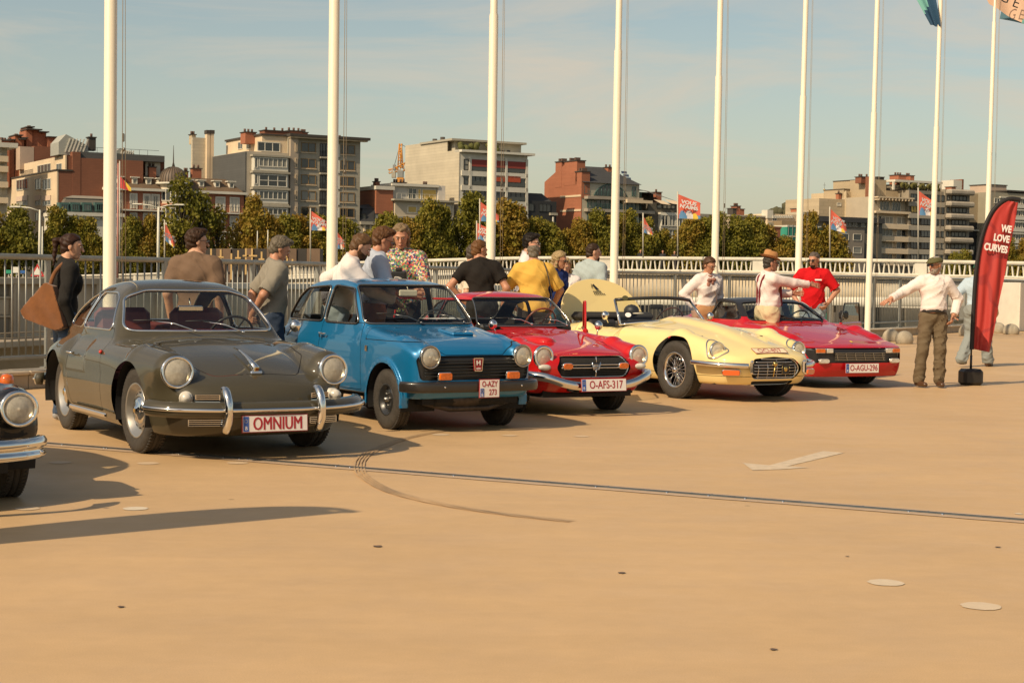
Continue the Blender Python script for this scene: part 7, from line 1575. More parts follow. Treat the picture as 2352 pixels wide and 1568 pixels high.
 for yy in (600, 745, 900): _, zz = B.S(570, yy); B.blk('balcony_slab', LGC, .5, s1 + (3 if yy > 700 else 0), zz - .6, zz, -1.5, 1.5); b = MB(); [b.box((s1 / 2, -1.4, zz + 7.2 + .22 * i), (s1 * .95, .05, .05)) for i in range(5)]; [b.box((.8 + 1.5 * i, -1.4, zz + 7.6), (.05, .05, 1.1)) for i in range(int(s1 / 1.5))]; b.build('balcony_rail', GFR, B.root)
 B.grid([(590, 680, 2), (690, 850, 3), (860, 985, 3), (1010, 1150, 3)], [(640, 735), (790, 870), (930, 1010)], GFR); a, zz = B.S(985, 640); c, _ = B.S(1275, 660); B.prism('awning', CR, [(a, zz), (c, zz - .1), (c, zz - .7), (a, zz - .7)], -2.2, -.1)
 B = Bld('dark_roof_house', 'house with steep dark roof, cream awnings and white framed bays', 4, 1292, 670, 0); s1, _ = B.S(1672, 700); B.blk('wall', wallmat('wall_umber', (.13, .115, .09)), 0, s1, ZB, B.zt, 0, 11); _, zr = B.S(1400, 545, -4)
 pyd('roof', [(-2.5, -.4, B.zt + 9.5), (s1 + .2, -.4, B.zt + 7), (s1 - 5, 5, zr + 7), (-4, 5, zr + 7)] , [(0, 1, 2, 3)], RF if 0 else wallmat('roof_umber', (.10, .08, .06), .35), B.root); B.blk('roof_core', MT['roof_umber'], -3, s1 - 4, B.zt, zr - .3, 4.5, 5)
 for xa, xb in ((1335, 1450), (1460, 1590)): a, zz = B.S(xa, 640); c, _ = B.S(xb, 655); pyd('awning', [(a, -.6, zz + 7), (c, -.6, zz + 6.8), (c + .8, -2.2, zz + 5.9), (a + .8, -2.2, zz + 6.1)], [(0, 3, 2, 1)], CR, B.root)
 B.grid([(1388, 1450, 1), (1455, 1600, 3)], [(685, 740)], BKF); B.chim(OR, 1540, 1605, 548, 620, 5, 2, pots=1)
 for i, (ya, yb) in enumerate(((815, 945), (975, 1090))):
  for xa, xb in ((1415, 1490), (1500, 1575), (1585, 1655)):
   a, zt = B.S(xa, ya); c, zb = B.S(xb, yb); zt = B.S(1415, ya)[1]; zb = B.S(1415, yb)[1]; B.win(a, zb, c, zt, WH, 2, 1, y=-1.0, bar=.15)
  a, _ = B.S(1408, ya); c, _ = B.S(1665, ya); B.blk('bay', WH, a, c, zb - .6, zt + .5, -.95, 1.0); B.blk('bay_sill', GR, a, c, zb - .75, zb - .5, -1.2, 1.2)
 B.grid([(1425, 1480, 1), (1510, 1570, 1), (1590, 1650, 1)], [(1150, 1290)], WH)
 B = Bld('grey_house', 'plain grey low house behind the large red event flag', 4, 1680, 795, -4); s1, _ = B.S(2200, 805); B.blk('wall', wallmat('wall_stone_dull', (.28, .26, .21), .7), 0, s1, ZB, B.zt, 0, 10); B.grid([(1890, 1960, 2), (2080, 2150, 2)], [(880, 960), (1040, 1120)], WH); B.chim(OR, 1905, 1950, 690, 795, 2, 2, pots=1); B.chim(OR, 1860, 1895, 685, 795, 2, 2, pots=1); B.blk('white_shed', WH, B.S(1875, 790)[0], B.S(1903, 790)[0], B.zt, B.S(1875, 740)[1], 1, 2)
 # --- low cream houses
 B = Bld('low_cream_house', 'low cream house with wide flat roof and twin brick chimney stacks', 5, 330, 735, -2); s1, _ = B.S(825, 745); B.blk('wall', wallmat('wall_buff', (.50, .40, .27)), 0, s1, ZB, B.zt, 0, 10); B.blk('roof_slab', GR, -.3, s1 + .3, B.zt, B.zt + .35, -.6, 11); B.chim(MT['slab_dark'], 488, 535, 630, 735, 3, 2, pots=0); B.chim(OR, 537, 583, 600, 735, 3, 2, pots=3); B.chim(OR, 588, 636, 640, 735, 3, 2, pots=1)
 for xx in (398, 730): a, zt = B.S(xx, 690); b = MB(); b.tube([(a, 3, B.zt + 7), (a, 3, zt + 7)], .12, 5); b.build('vent_pipe', MT['slab_dark'], B.root)
 B.grid([(400, 480, 2), (720, 800, 3)], [(770, 835)], WH); B.grid([(420, 480, 2), (660, 760, 3)], [(900, 980), (1050, 1120)], WH)
 B = Bld('cream_arcade_house', 'pale cream house with a row of small eaves arches', 5, 830, 700, -1); s1, _ = B.S(1330, 705); B.blk('wall', CR, 0, s1, ZB, B.zt, 0, 10)
 for i in range(9): a, zz = B.S(885 + i * 30, 725); B.blk('eaves_bracket', WH, a, a + .5, zz - .6, zz, -.3, .3)
 B.grid([(890, 948, 2)], [(752, 795)], WH); B.blk('grey_band', GR, 0, s1, B.S(840, 880)[1], B.S(840, 815)[1], -.3, .3); B.grid([(865, 975, 3), (985, 1080, 2)], [(865, 930)], WH, y=-.4); B.blk('corner_pier', WH, -.2, 1.4, B.zt - 1, B.zt + .8, -.2, 2)
 B.grid([(1000, 1080, 2)], [(980, 1040)], BKF, y=-.1); B.chim(OR, 1322, 1365, 635, 690, 3, 2, pots=0); B.blk('roof_shed', GR, B.S(1320, 700)[0], B.S(1500, 700)[0], B.zt - 1, B.S(1320, 675)[1], 1, 5)
 B = Bld('red_corner_shop', 'small red brick house with white surround among the trees', 5, 850, 890, 6); s1, _ = B.S(1000, 905); B.blk('wall', OR, 0, s1, ZB, B.zt, 0, 6); B.grid([(868, 925, 1)], [(930, 1040)], WH, bar=.4); B.blk('parapet', BR, -.2, s1 + .2, B.zt, B.zt + .4, -.1, 6)
 B = Bld('netted_building', 'building wrapped in green scaffold netting', 5, 1085, 872, 4); s1, _ = B.S(1722, 880); B.blk('wall', GRN, 0, s1, ZB, B.zt, 0, 7); B.blk('top_rail', WH, 0, s1, B.zt, B.zt + .35, -.1, 7.2)
 for i in range(12): B.blk('scaffold_pole', MT['mast_grey'] if 'mast_grey' in MT else GR, s1 * i / 12 + .3, s1 * i / 12 + .42, ZB, B.zt + .5, -.15, .12)
 for i in range(3): B.blk('scaffold_board', CR, 0, s1, B.zt - 2.2 - i * 2.6, B.zt - 1.9 - i * 2.6, -.12, .1)
 a, zt = B.S(1095, 790); B.blk('brown_box', wallmat('box_umber', (.26, .19, .11)), a, B.S(1590, 790)[0], B.zt, zt, 2, 5)
 # --- beige blank block
 B = Bld('beige_blank_block', 'big blank beige wall with stepped roof boxes and one small window', 5, 1505, 500, -9); s1, _ = B.S(2330, 480); B.blk('wall', BE, 0, s1, ZB, B.zt, 0, 12); a, z_ = B.S(1845, 462); B.blk('raised_wall', BE, a, s1, B.zt, z_ + .8, .0, 12)
 for xa, xb, yt in ((1845, 1995, 385), (1970, 2300, 268)): a, zt = B.S(xa, yt); c, _ = B.S(xb, yt); B.blk('roof_box', wallmat('pebble_render', (.42, .33, .21)), a, c, B.zt, zt, .5, 7); B.blk('roof_box_cap', MT['slab_dark'], a - .1, c + .1, zt, zt + .2, .4, 7.2)
 for xa, xb in ((1838, 1850), (1935, 1950)): a, _ = B.S(xa, 600); c, _ = B.S(xb, 600); B.blk('flue', BE, a, c, ZB, B.zt + 2, -.4, .5)
 B.chim(OR, 1797, 1830, 440, 500, 1, 1, pots=1); B.grid([(1735, 1790, 1)], [(555, 600)], WH, pane=MT['white_frame'])
 P1 = at(*zp(5, 1570, 500), 470); sp = thing('church_finial', 'small dark turret with golden ball and cross above the beige wall', 'finial', (P1.x, P1.y, P1.z - 2)); sp.scale = (.4, .4, .4); u_ = 470 / F_ / 5.688
 b = MB(); b.lathe([(3.2, 3.4), (2.0, 4.6), (.6, 6.0), (.2, 8.0), (.12, 12)], 12); b.build('turret_roof', DS, sp); b = MB(); ell_mb(b, (0, 0, 10.8), (.8, .8, .8)); b.build('golden_ball', mat('gold_ball', (.6, .4, .12), .3, .9), sp); b = MB(); b.tube([(0, 0, 11), (0, 0, 16)], .1, 5); b.tube([(-1, 0, 14.2), (1, 0, 14.2)], .1, 5); b.build('cross', MT['slab_dark'], sp)
 B = Bld('dark_flat_house', 'low dark flat-roofed house under the beige wall', 5, 1430, 745, 2); s1, _ = B.S(2330, 735); B.blk('wall', mat('wall_dark_grey', (.10, .095, .08), .8), 0, s1, ZB, B.zt - .9, 0, 10); B.blk('roof_fascia', DS, -.3, s1, B.zt - .9, B.zt + .25, -.8, 10); B.grid([(1850, 1930, 2), (1940, 2010, 2), (2050, 2110, 1)], [(790, 870)], GR)
 B = Bld('grey_window_house', 'plain taupe house with four dark windows beside the fifth flagpole group', 5, 1722, 880, 6); s1, _ = B.S(2098, 888); B.blk('wall', wallmat('wall_taupe', (.24, .205, .165), 0, .05), 0, s1, ZB, B.zt, 0, 10); B.blk('coping', MT['slab_dark'], -.1, s1 + .1, B.zt, B.zt + .2, -.15, 10.2); B.grid([(1785, 1892, 1), (1948, 2055, 1)], [(958, 1045), (1130, 1215)], WH, bar=.1)
 # --- balcony blocks at right
 B = Bld('balcony_block', 'beige apartment block with cream balconies and rooftop pergola', 6, 205, 478, 0); s1, _ = B.S(676, 492); B.blk('wall', wallmat('wall_sandgrey', (.44, .37, .27)), 0, s1, ZB, B.zt, 0, 13); B.blk('pergola_beam', CR, 0, s1, B.zt - .3, B.zt, -2.2, 2.2)
 for i in range(11): B.blk('pergola_slat', CR, .3 + i * s1 / 11, .55 + i * s1 / 11, B.zt - .8, B.zt - .35, -2.2, 2.2)
 for i, y in enumerate((665, 830, 995, 1155, 1310)):
  _, z_ = B.S(205, y); B.blk('balcony', CR, 0, s1 - .2, z_ - (1.15 if i else .5), z_, -1.5, 1.5, .05); zz = z_ + .05 if i else z_
  if i == 0: B.win(s1 * .22, z_ + .2, s1 * .48, z_ + 2.3, WH, 3); B.win(s1 * .56, z_ + .2, s1 * .80, z_ + 2.3, WH, 3)
  else: B.win(s1 * .28, z_ + .1, s1 * .60, z_ + 1.75, WH, 3, bar=.14); B.win(s1 * .70, z_ + .1, s1 * .96, z_ + 1.75, WH, 2, bar=.14); B.win(s1 * .06, z_ - .2, s1 * .13, z_ + 1.7, WH, 1); B.win(s1 * .20, z_ - .2, s1 * .26, z_ + 1.7, BKF, 1)
 a, zt = B.S(222, 258, -3); c, _ = B.S(490, 250, -3); B.blk('roof_tower', BR, B.S(222, 260)[0], B.S(290, 250)[0], B.zt, B.S(240, 215)[1], 1, 1.5); B.blk('pebble_wall', MT['pebble_render'], B.S(292, 250)[0], B.S(495, 250)[0], B.zt, B.S(300, 245)[1], 2.5, 7); B.blk('pebble_wall_low', MT['pebble_render'], B.S(480, 400)[0], B.S(655, 400)[0], B.zt, B.S(500, 395)[1], 2.4, 3)
 B.chim(MT['slab_dark'], 435, 525, 215, 250, 4, 2, pots=0); B.chim(BR, 225, 280, 212, 225, 4, 2, pots=2); B.chim(GR, 300, 330, 215, 250, 4, 1, pots=1)
 B = Bld('apartment_block', 'dark grey apartment block with black windows and white roof pergola', 6, 692, 392, 1); s1, _ = B.S(1162, 405); B.blk('wall', wallmat('wall_smoke', (.27, .235, .18)), 0, s1, ZB, B.zt, 0, 13)
 for i, y in enumerate((440, 597, 755, 912, 1068, 1225)):
  _, zt = B.S(700, y); _, zb = B.S(700, y + 88)
  for xa, xb, n in ((700, 808, 3), (835, 1000, 4), (1015, 1140, 3)): a, _ = B.S(xa, y); c, _ = B.S(xb, y); B.win(a, zb, c, zt, BKF, n, y=-.35, bar=.12, pane=YE if (i == 1 and xa == 700) else None)
  B.blk('spandrel', wallmat('spandrel_grey', (.40, .35, .27)), -.3, s1, zb - 1.3, zb - .15, -.5, .5, .04)
 _, zt = B.S(500, 255, -2); a, _ = B.S(492, 260, -2); c, _ = B.S(1115, 280, -2); B.blk('pergola_roof', WH, a, c, zt - .5, zt, 1.5, 4)
 for xx in (496, 690, 815, 960, 1105): p, _ = B.S(xx, 300, -1.5); B.blk('pergola_post', WH, p - .15, p + .3, B.zt, zt - .5, 1.5, .4)
 B.blk('penthouse', wallmat('wall_smoke', (.27, .235, .18)), a + 1, s1, B.zt, zt - 1, 4, 8);
 for i in range(9): b = MB(); p = a + 1.5 + i * (c - a - 3) / 9; [ell_mb(b, (p + rng.rand(), 1.2, B.zt + 7.6 + rng.rand() * .8), (.6, .5, .6), 6) for _ in range(3)]; b.build('roof_shrub', mat('shrub_olive', (.10, .09, .02), .9), B.root)
 B.win(a + 1.2, B.zt + .4, a + 4.0, zt - 1.2, WH, 3, y=3.9); B.chim(OR, 755, 850, 185, 260, 5, 3, pots=3); B.chim(OR, 910, 960, 195, 260, 5, 3, pots=2); a, zt = B.S(1275, 262, -5); B.blk('stair_tower', WH, a, B.S(1385, 250, -5)[0], B.zt - 1, zt, 5, 4); B.blk('brick_pier', BR, B.S(1385, 250, -5)[0] + .02, B.S(1408, 250, -5)[0], B.zt - 1, zt + .3, 5, 4)
 B = Bld('rounded_balcony_block', 'apartment block with stacked pale rounded balconies at the right', 6, 1168, 382, 1.5); s1, _ = B.S(1490, 392); B.blk('wall', MT['wall_smoke'], 0, s1, ZB, B.zt, 0, 13)
 for i, y in enumerate((382, 540, 700, 855, 1012, 1168)):
  _, zt = B.S(1172, y); _, zb = B.S(1172, y + 72); B.blk('balcony', LGC, -.1, s1, zb, zt, -1.9, 1.95, .35); _, w0 = B.S(1172, y + 142); B.win(s1 * .26, w0, s1 * .86, zb - .15, BKF, 4, y=-.05, bar=.13); B.win(s1 * .06, w0, s1 * .16, zb - .15, BKF, 1, y=-.05)
 B.chim(OR, 1410, 1465, 345, 380, 4, 2, pots=0)
 B = Bld('tan_blank_house', 'tan pebble-dashed blank wall right of the rounded balconies', 6, 1492, 435, -4); s1, _ = B.S(1765, 430); B.blk('wall', MT['pebble_render'], 0, s1, B.S(1500, 815)[1], B.zt, 0, 8); B.blk('dark_base', MT['infill_black'], 0, s1, ZB, B.S(1500, 815)[1], .2, 8); B.blk('balcony', WH, .5, s1 * .5, B.S(1500, 925)[1], B.S(1500, 910)[1], -.6, .8)
 B.grid([(1500, 1560, 2), (1580, 1640, 2)], [(980, 1060), (1120, 1200)], BKF, y=.2)
 B = Bld('banded_block', 'block with cream bands and white windows behind the feather banner', 6, 1760, 418, 0); s1, _ = B.S(2500, 440); B.blk('wall', wallmat('wall_band_grey', (.30, .27, .20)), 0, s1, ZB, B.zt, 0, 13)
 a, zt = B.S(1728, 325, -5); B.blk('pink_penthouse', MT['render_pink'], a, B.S(1968, 318, -5)[0], B.zt, zt, 5, 6); B.blk('pink_roof', MT['slab_dark'], a - .2, B.S(1975, 318, -5)[0], zt, zt + .2, 4.8, 6.4); B.blk('roof_slab', MT['slab_dark'], B.S(1962, 400)[0], s1, B.zt + .3, B.zt + .7, -.3, 12)
 for i, y in enumerate((500, 655, 812, 965, 1125)):
  _, zt = B.S(1880, y); _, zb = B.S(1880, y + 68); B.blk('band', WH, B.S(1870, y)[0], s1, zb - .9, zb - .1, -.5, .5); B.blk('band', WH, B.S(1870, y)[0], s1, zt + .1, zt + .4, -.5, .5)
  for xa in (1800, 1895, 2075, 2165, 2260): p, _ = B.S(xa, y); B.win(p, zb, p + 1.9, zt, WH, 2, y=-.1, bar=.12)
# ------------------------------------------------------------------ people
def skinm(k=0):
 c = [(.50, .27, .165), (.46, .22, .13), (.54, .30, .19), (.42, .19, .115)][k]; m = mat('skin_%s' % ('light', 'ruddy', 'fair', 'tanned')[k], c, .5, noise=.10, nscale=14)
 m.node_tree.nodes['Principled BSDF'].inputs['Subsurface Weight'].default_value = .08; m.node_tree.nodes['Principled BSDF'].inputs['Subsurface Radius'].default_value = (.01, .004, .002); return m
def hairm(name, c): return mat('hair_' + name, tuple(q * .75 for q in c), .5, spec=.18, noise=.5, nscale=60, bump=.5, bscale=150, bdist=.003)
def clothm(name, c, **k): return mat('cloth_' + name, c, .85, spec=.2, noise=.06, nscale=6, bump=.35, bscale=14, bdist=.012, sheen=.02, **k)
def fold(x, y, z, s=1., f=1.):
 a = np.sin(21 * f * z + 14 * x + 2.5 * np.sin(11 * y + 9 * x)); b = np.sin(15 * f * x + 19 * z + 2.2 * np.sin(9 * z + 4 * y)); c = np.sin(37 * y - 29 * z + 11 * x + 2 * np.sin(13 * x))
 return s * (.0065 * (1 - np.abs(a)) ** 2 * -1 + .0055 * (np.abs(b) - .6) + .0035 * c)
def ik(S, Hd, l1, l2, pole):
 S, Hd = Vector(S), Vector(Hd); d = Hd - S; L = min(d.length, (l1 + l2) * .998); d.normalize(); Hd = S + d * L
 a = (l1 * l1 - l2 * l2 + L * L) / (2 * L); h = sqrt(max(l1 * l1 - a * a, 0)); p = Vector(pole); p = (p - d * p.dot(d))
 p = p.normalized() if p.length > 1e-6 else Vector((0, -1, 0)); return S + d * a + p * h, Hd
def join(name, parts, m, parent):
 V = []; N = []; Fc = []
 for S, M in parts:
  if not S.F: continue
  v, n, f = compact(S); b = len(V)
  if M is not None:
   A = np.array(M.to_3x3()); t = np.array(M.translation); v = v @ A.T + t; n = n @ A.T; n /= np.linalg.norm(n, axis=1)[:, None]
  V += v.tolist(); N += n.tolist(); Fc += [tuple(i + b for i in q) for q in f]
 return pyd(name, V, Fc, m, parent, True, normals=N)
def head_sdf(x, y, z, fat=0., beard=0.):
 ax = np.abs(x)
 f = smin(ellip(x, y, z, (0, -.012, .03), (.077, .096, .088)), ellip(x, y, z, (0, .024, -.035), (.058 + fat, .066, .082)), .03)
 f = smin(f, ellip(x, y, z, (0, .066, -.092), (.026, .024, .022)), .025)
 f = smin(f, ellip(x, y, z, (0, .076, .028), (.048, .018, .011)), .015)
 f = smin(f, cone(x, y, z, (0, .090, .012), (0, .112, -.026), .009, .0135), .010)
 f = smax(f, -ellip(ax, y, z, (.031, .104, .008), (.017, .016, .011)), .012)
 f = smin(f, ellip(x, y, z, (0, .088, -.060), (.023, .009, .009)), .008)
 f = smin(f, ellip(ax, y, z, (.080, -.006, -.006), (.009, .019, .031)), .010)
 return f
HAIRLINE = prof((-.14, -.085), (-.05, -.065), (-.015, -.04), (.012, .0), (.03, .03), (.05, .055), (.085, .082), (.13, .095), n=400)
def hair_sdf(style, seed=0.):
 def f(x, y, z):
  ax = np.abs(x); n = .004 * np.sin(70 * x + 40 * y + seed) * np.sin(55 * z + 30 * y) + .003 * np.sin(120 * z + 60 * x + seed)
  t = {'crop': .004, 'short': .010, 'thick': .017, 'bald': .003, 'long': .012, 'pony': .008, 'bob': .014, 'thin': .006}[style]
  hl = HAIRLINE(y + (ax > .05) * .006) + .006 * np.sin(75 * x + 60 * y + seed) + .004 * np.sin(140 * x - 90 * y); tk = t * np.clip((z - hl) / .045, .12, 1)
  c = ellip(x, y, z, (0, -.014, .032), (.078, .097, .089)) - tk - .002 + n + .0025 * np.sin(160 * x + 25 * np.sin(40 * y)) * (t > .01)
  c = np.maximum(c, hl - z)
  if style != 'bob': c = smin(c, np.maximum(ellip(x, y, z, (0, -.048, -.035), (.066 + t * .4, .056 + t * .5, .066)) + n, -.098 - z), .012)
  if style == 'bald': c = smax(c, z - .055 + .25 * y, .01)
  if style == 'thick': c = smin(c, ellip(x, y, z, (0, .045, .115), (.06, .045, .025)) + n, .015)
  if style in ('long', 'bob'):
   e = -.30 if style == 'long' else -.10
   s = cone(ax, y, z, (.066, -.012, .03), (.078, -.004, e), .026, .018) + n * 1.5; s = smin(s, cone(x, y, z, (0, -.075, .02), (0, -.085, e), .055, .04) + n * 1.5, .02)
   c = smin(c, s, .02); c = np.maximum(c, np.where((y > .045) & (z < .06), .01, -1) if style != 'bob' else np.where((y > .055) & (z < .05), .01, -1))
  if style == 'pony':
   s = smin(cone(x, y, z, (0, -.10, .065), (.0, -.16, .03), .022, .028), cone(x, y, z, (0, -.16, .03), (0, -.145, -.20), .030, .012), .02) + n; c = smin(c, s, .015)
  return c
 return f
def hand_parts(W_, d, pn, curl=.5, spread=.0, side=1, point=False):
 """W_ wrist, d hand direction, pn palm normal; capsules for palm, four fingers, thumb"""
 d = Vector(d).normalized(); pn = Vector(pn); pn = (pn - d * pn.dot(d)).normalized(); s = d.cross(pn) * side; out = []
 P = lambda a, b, c: Vector(W_) + d * a + s * b + pn * c
 out.append((P(.01, -.012, 0), P(.085, -.018, 0), .019, .018)); out.append((P(.01, .012, 0), P(.085, .018, 0), .019, .017))
 for i, (o, L) in enumerate(((-.030, .062), (-.010, .074), (.011, .078), (.031, .070))):
  b = P(.088, o, 0); c = curl * (.6 if point else 1); a = spread * (i - 1.5) * .25
  dd = (d * cos(c * .7) + pn * sin(c * .7) + s * a).normalized(); k = b + dd * L * .55; d2 = (d * cos(c * 1.7) + pn * sin(c * 1.7) + s * a).normalized(); out.append((b, k, .0095, .0085)); out.append((k, k + d2 * L * .5, .0085, .007))
 b = P(.025, .030, .006); k = b + (d * .7 + s * .6 + pn * .25).normalized() * .042; out.append((b, k, .014, .0115)); out.append((k, k + (d * .95 + s * .15 + pn * .3).normalized() * .034, .011, .0085))
 return out
def caps_sdf(L, k=.008):
 def f(x, y, z):
  r = None
  for a, b, ra, rb in L: c = cone(x, y, z, a, b, ra, rb); r = c if r is None else smin(r, c, k)
  return r
 return f
def person(label, pos, yaw, h=1.78, lean=0., twist=0., head=(0, 0), armL=None, armR=None, skin=0, hair=('short', 'brown', (.10, .05, .025)), shirt=('white', (.72, .66, .62)), sleeve=.55, trousers=('navy', (.03, .04, .07)),
     shoes=(.08, .04, .02), belly=0., female=False, bulk=1., legs=None, loose=.012, tuck=True, collar=False, glasses=None, beard=None, hat=None, belt=None, sidelean=0., handL=None, handR=None, shirtmat=None, lowleg=True, neck=.0):
 """yaw: 0 looks away from the camera, +90 to the picture's left; arms: (hand target in torso frame, elbow pole)"""
 root = thing('person', label, 'person', pos, radians(yaw)); s = h / 1.76
 bw = .5 + .47 * bulk; sk = skinm(skin); PZ = .97
 U = Matrix.Translation((0, 0, PZ)) @ Matrix.Rotation(radians(sidelean), 4, 'Y') @ Matrix.Rotation(radians(-lean), 4, 'X') @ Matrix.Rotation(radians(twist), 4, 'Z') @ Matrix.Translation((0, 0, -PZ))
 sw = .175 * (.9 if female else 1) * (.9 + .1 * bw); arms = {}
 for sd, spec in ((1, armR), (-1, armL)):
  S = Vector((sd * sw, -.005, 1.392)); tgt, pole = spec or ((sd * .25, .04, .88), (sd * .4, -1, 0)); El, Wr = ik(S, tgt, .29, .265, pole); arms[sd] = (S, El, Wr)
 def torso(x, y, z, infl=0.):
  f = ellip(x, y, z, (0, -.012, .955), (.158 * bw * (1.06 if female else 1), .118 * bw, .13))
  f = smin(f, ellip(x, y, z, (0, .002 + belly * .35, 1.09), ((.128 if female else .142) * bw + belly * .3, .098 * bw + belly, .15)), .05)
  f = smin(f, ellip(x, y, z, (0, -.004, 1.29), (.165 * bw * (.93 if female else 1), .118 * bw, .16)), .05)
  f = smin(f, cone(np.abs(x), y, z, (.03, -.014, 1.415), (sw - .03, -.008, 1.385), .062, .055), .05); f = smin(f, cone(np.abs(x), y, z, (.02, -.024, 1.50), (.125, -.018, 1.415), .042, .042), .04)
  if female: f = smin(f, ellip(np.abs(x), y, z, (.070, .080, 1.275), (.060, .042, .060)), .05)
  return f - infl
 def arm(x, y, z, sd, infl=0., upto=None):
  S, El, Wr = arms[sd]; a = cone(x, y, z, S, El, .053 * (.8 + .2 * bw) * (.88 if female else 1), .042 * (.9 if female else 1));
  f = smin(a, cone(x, y, z, El, Wr, .044 * (.88 if female else 1), .029), .02); return f - infl
 hd = Matrix.Translation((0, neck + .030, 1.612)) @ Matrix.Rotation(radians(head[0]), 4, 'Z') @ Matrix.Rotation(radians(-head[1]), 4, 'X') @ Matrix.Scale(.95, 4)
 hi = hd.inverted(); A = np.array(hi)
 nb = hd @ Vector((0, -.02, -.05))
 def skin_up(x, y, z):
  f = smin(torso(x, y, z, .0), cone(x, y, z, (0, -.02, 1.44), nb, .058, .052), .02)
  for sd in (1, -1): f = smin(f, arm(x, y, z, sd), .045)
  return f
 xs = [v.x for k in arms.values() for v in k] + [-.27, .27]; ys = [v.y for k in arms.values() for v in k] + [-.2, .22 + belly]; zs = [v.z for k in arms.values() for v in k] + [.8, 1.6]
 lo = (min(xs) - .08, min(ys) - .08, min(zs) - .06); hi_ = (max(xs) + .08, max(ys) + .08, max(zs) + .08)
 SU = Matrix.Diagonal((s, s, s, 1)) @ U
 parts = [(snet(skin_up, lo, hi_, .02, 1), SU)]
 parts.append((snet(head_sdf, (-.11, -.13, -.15), (.11, .15, .15), .0085), SU @ hd))
 for sd in (1, -1):
  S, El, Wr = arms[sd]; hs = (handR if sd > 0 else handL) or {}
  d = Vector(hs.get('d', (Wr - El).normalized())); pn = hs.get('pn', (-sd, 0, 0)); L = hand_parts(Wr, d, pn, hs.get('curl', .55), hs.get('spread', .1), hs.get('side', sd), False); L.insert(0, (El.lerp(Wr, .75), Wr, .031, .028))
  xs_ = [p[i] for p in [q for c in L for q in c[:2]] for i in (0,)]; P_ = np.array([list(q) for c in L for q in c[:2]])
  parts.append((snet(caps_sdf(L), tuple(P_.min(0) - .04), tuple(P_.max(0) + .04), .0062, 1), SU))
 lg = legs or {}
 LG = {}
 for sd in (1, -1):
  Hp = Vector((sd * .088, 0, .92)); kn, an = lg.get('R' if sd > 0 else 'L', ((sd * .10, .03, .50), (sd * .115, -.01, .09))); LG[sd] = (Hp, Vector(kn), Vector(an), lg.get('foot' + ('R' if sd > 0 else 'L'), 0.))
 def legs_sdf(x, y, z, infl=0., wide=0.):
  f = ellip(x, y, z, (0, -.015, .945), (.160 * bw * (1.08 if female else 1), .122 * bw, .12)) - infl
  for sd in (1, -1):
   Hp, Kn, An, _ = LG[sd]; f = smin(f, cone(x, y, z, Hp, Kn, .092 * bw ** .5, .062) - infl, .03); f = smin(f, cone(x, y, z, Kn, An, .060, .040 + wide) - infl, .03)
  return f
 Sc = Matrix.Diagonal((s, s, s, 1))
 P_ = np.array([list(v) for k in LG.values() for v in k[:3]]); lo2 = tuple(P_.min(0) - np.array([.14, .18, .06])); hi2 = tuple(np.maximum(P_.max(0), [.1, .1, .95]) + np.array([.14, .16, .16]))
 if lowleg: parts.append((snet(legs_sdf, lo2, hi2, .026, 1), Sc))
 body_o = join('body', parts, sk, root)
 tm = trousers[1] if not isinstance(trousers[1], tuple) else clothm(trousers[0], trousers[1])
 def tr_sdf(x, y, z):
  f = legs_sdf(x, y, z, .014 + (trousers[2] if len(trousers) > 2 else 0), .02) + fold(x, y, z, 1.2) * (1 + .8 * (z < .35) * np.sin(60 * z))
  return smax(smax(f, z - 1.045, .01), .055 - z, .01)
 lo3 = lo2 if lowleg else (lo2[0], lo2[1], .55)
 join('trousers', [(snet(tr_sdf, lo3, hi2, .020, 1), Sc)], tm, root)
 sm = shirtmat or clothm(shirt[0], shirt[1]); hem = 1.0 if tuck else .88
 def sh_sdf(x, y, z):
  f = torso(x, y, z, loose) + fold(x, y, z, .9)
  f = smax(f, z - 1.525 + .30 * np.abs(x) + .25 * np.maximum(y, 0), .008)
  if tuck: f = smin(f, ellip(x, y, z, (0, belly * .4, 1.045), (.165 * bw + belly * .3, .125 * bw + belly * .9, .05)) + fold(x, y, z, .6), .02)
  f = smax(f, hem - z, .008)
  for sd in (1, -1):
   S, El, Wr = arms[sd]
   a = smin(cone(x, y, z, S, El, .056 * (.8 + .2 * bw), .045) - loose * 1.1, cone(x, y, z, El, Wr, .045, .034) - loose * .8, .02) + fold(y, z, x, .8, 1.3)
   if sleeve < 1: e = S.lerp(El, sleeve); n_ = (El - S).normalized(); a = smax(a, (x - e.x) * n_.x + (y - e.y) * n_.y + (z - e.z) * n_.z, .004); a = a - .008 * (sleeve < .9)
   else: e = El.lerp(Wr, sleeve - 1); n_ = (Wr - El).normalized(); q = (x - e.x) * n_.x + (y - e.y) * n_.y + (z - e.z) * n_.z; near = cone(x, y, z, S, El, .06, .06); a = np.where((q > -.08) & (near > 0), smax(a, q, .004), a)
   f = smin(f, a, .05)
  return f
 join('shirt', [(snet(sh_sdf, lo, hi_, .016, 1), SU)], sm, root)
 if collar:
  b = MB()
  for k, r, zz in ((0, .066, 1.478), (1, .060, 1.50)): b.tube([(r * 1.0 * sin(a), -.018 + r * cos(a) * 1.0 + (.010 if k == 0 else 0), zz - .012 * cos(a) * (1 if k == 0 else .5)) for a in np.linspace(.35, 2 * pi - .35, 22)], .013 if k == 0 else .009, 6)
  for sg in (-1, 1): b.add([(sg * .012, .056, 1.485), (sg * .055, .046, 1.492), (sg * .062, .078, 1.445), (sg * .028, .092, 1.43)], [(0, 1, 2, 3) if sg < 0 else (3, 2, 1, 0)])
  o = b.build('collar', sm, root); o.matrix_local = SU
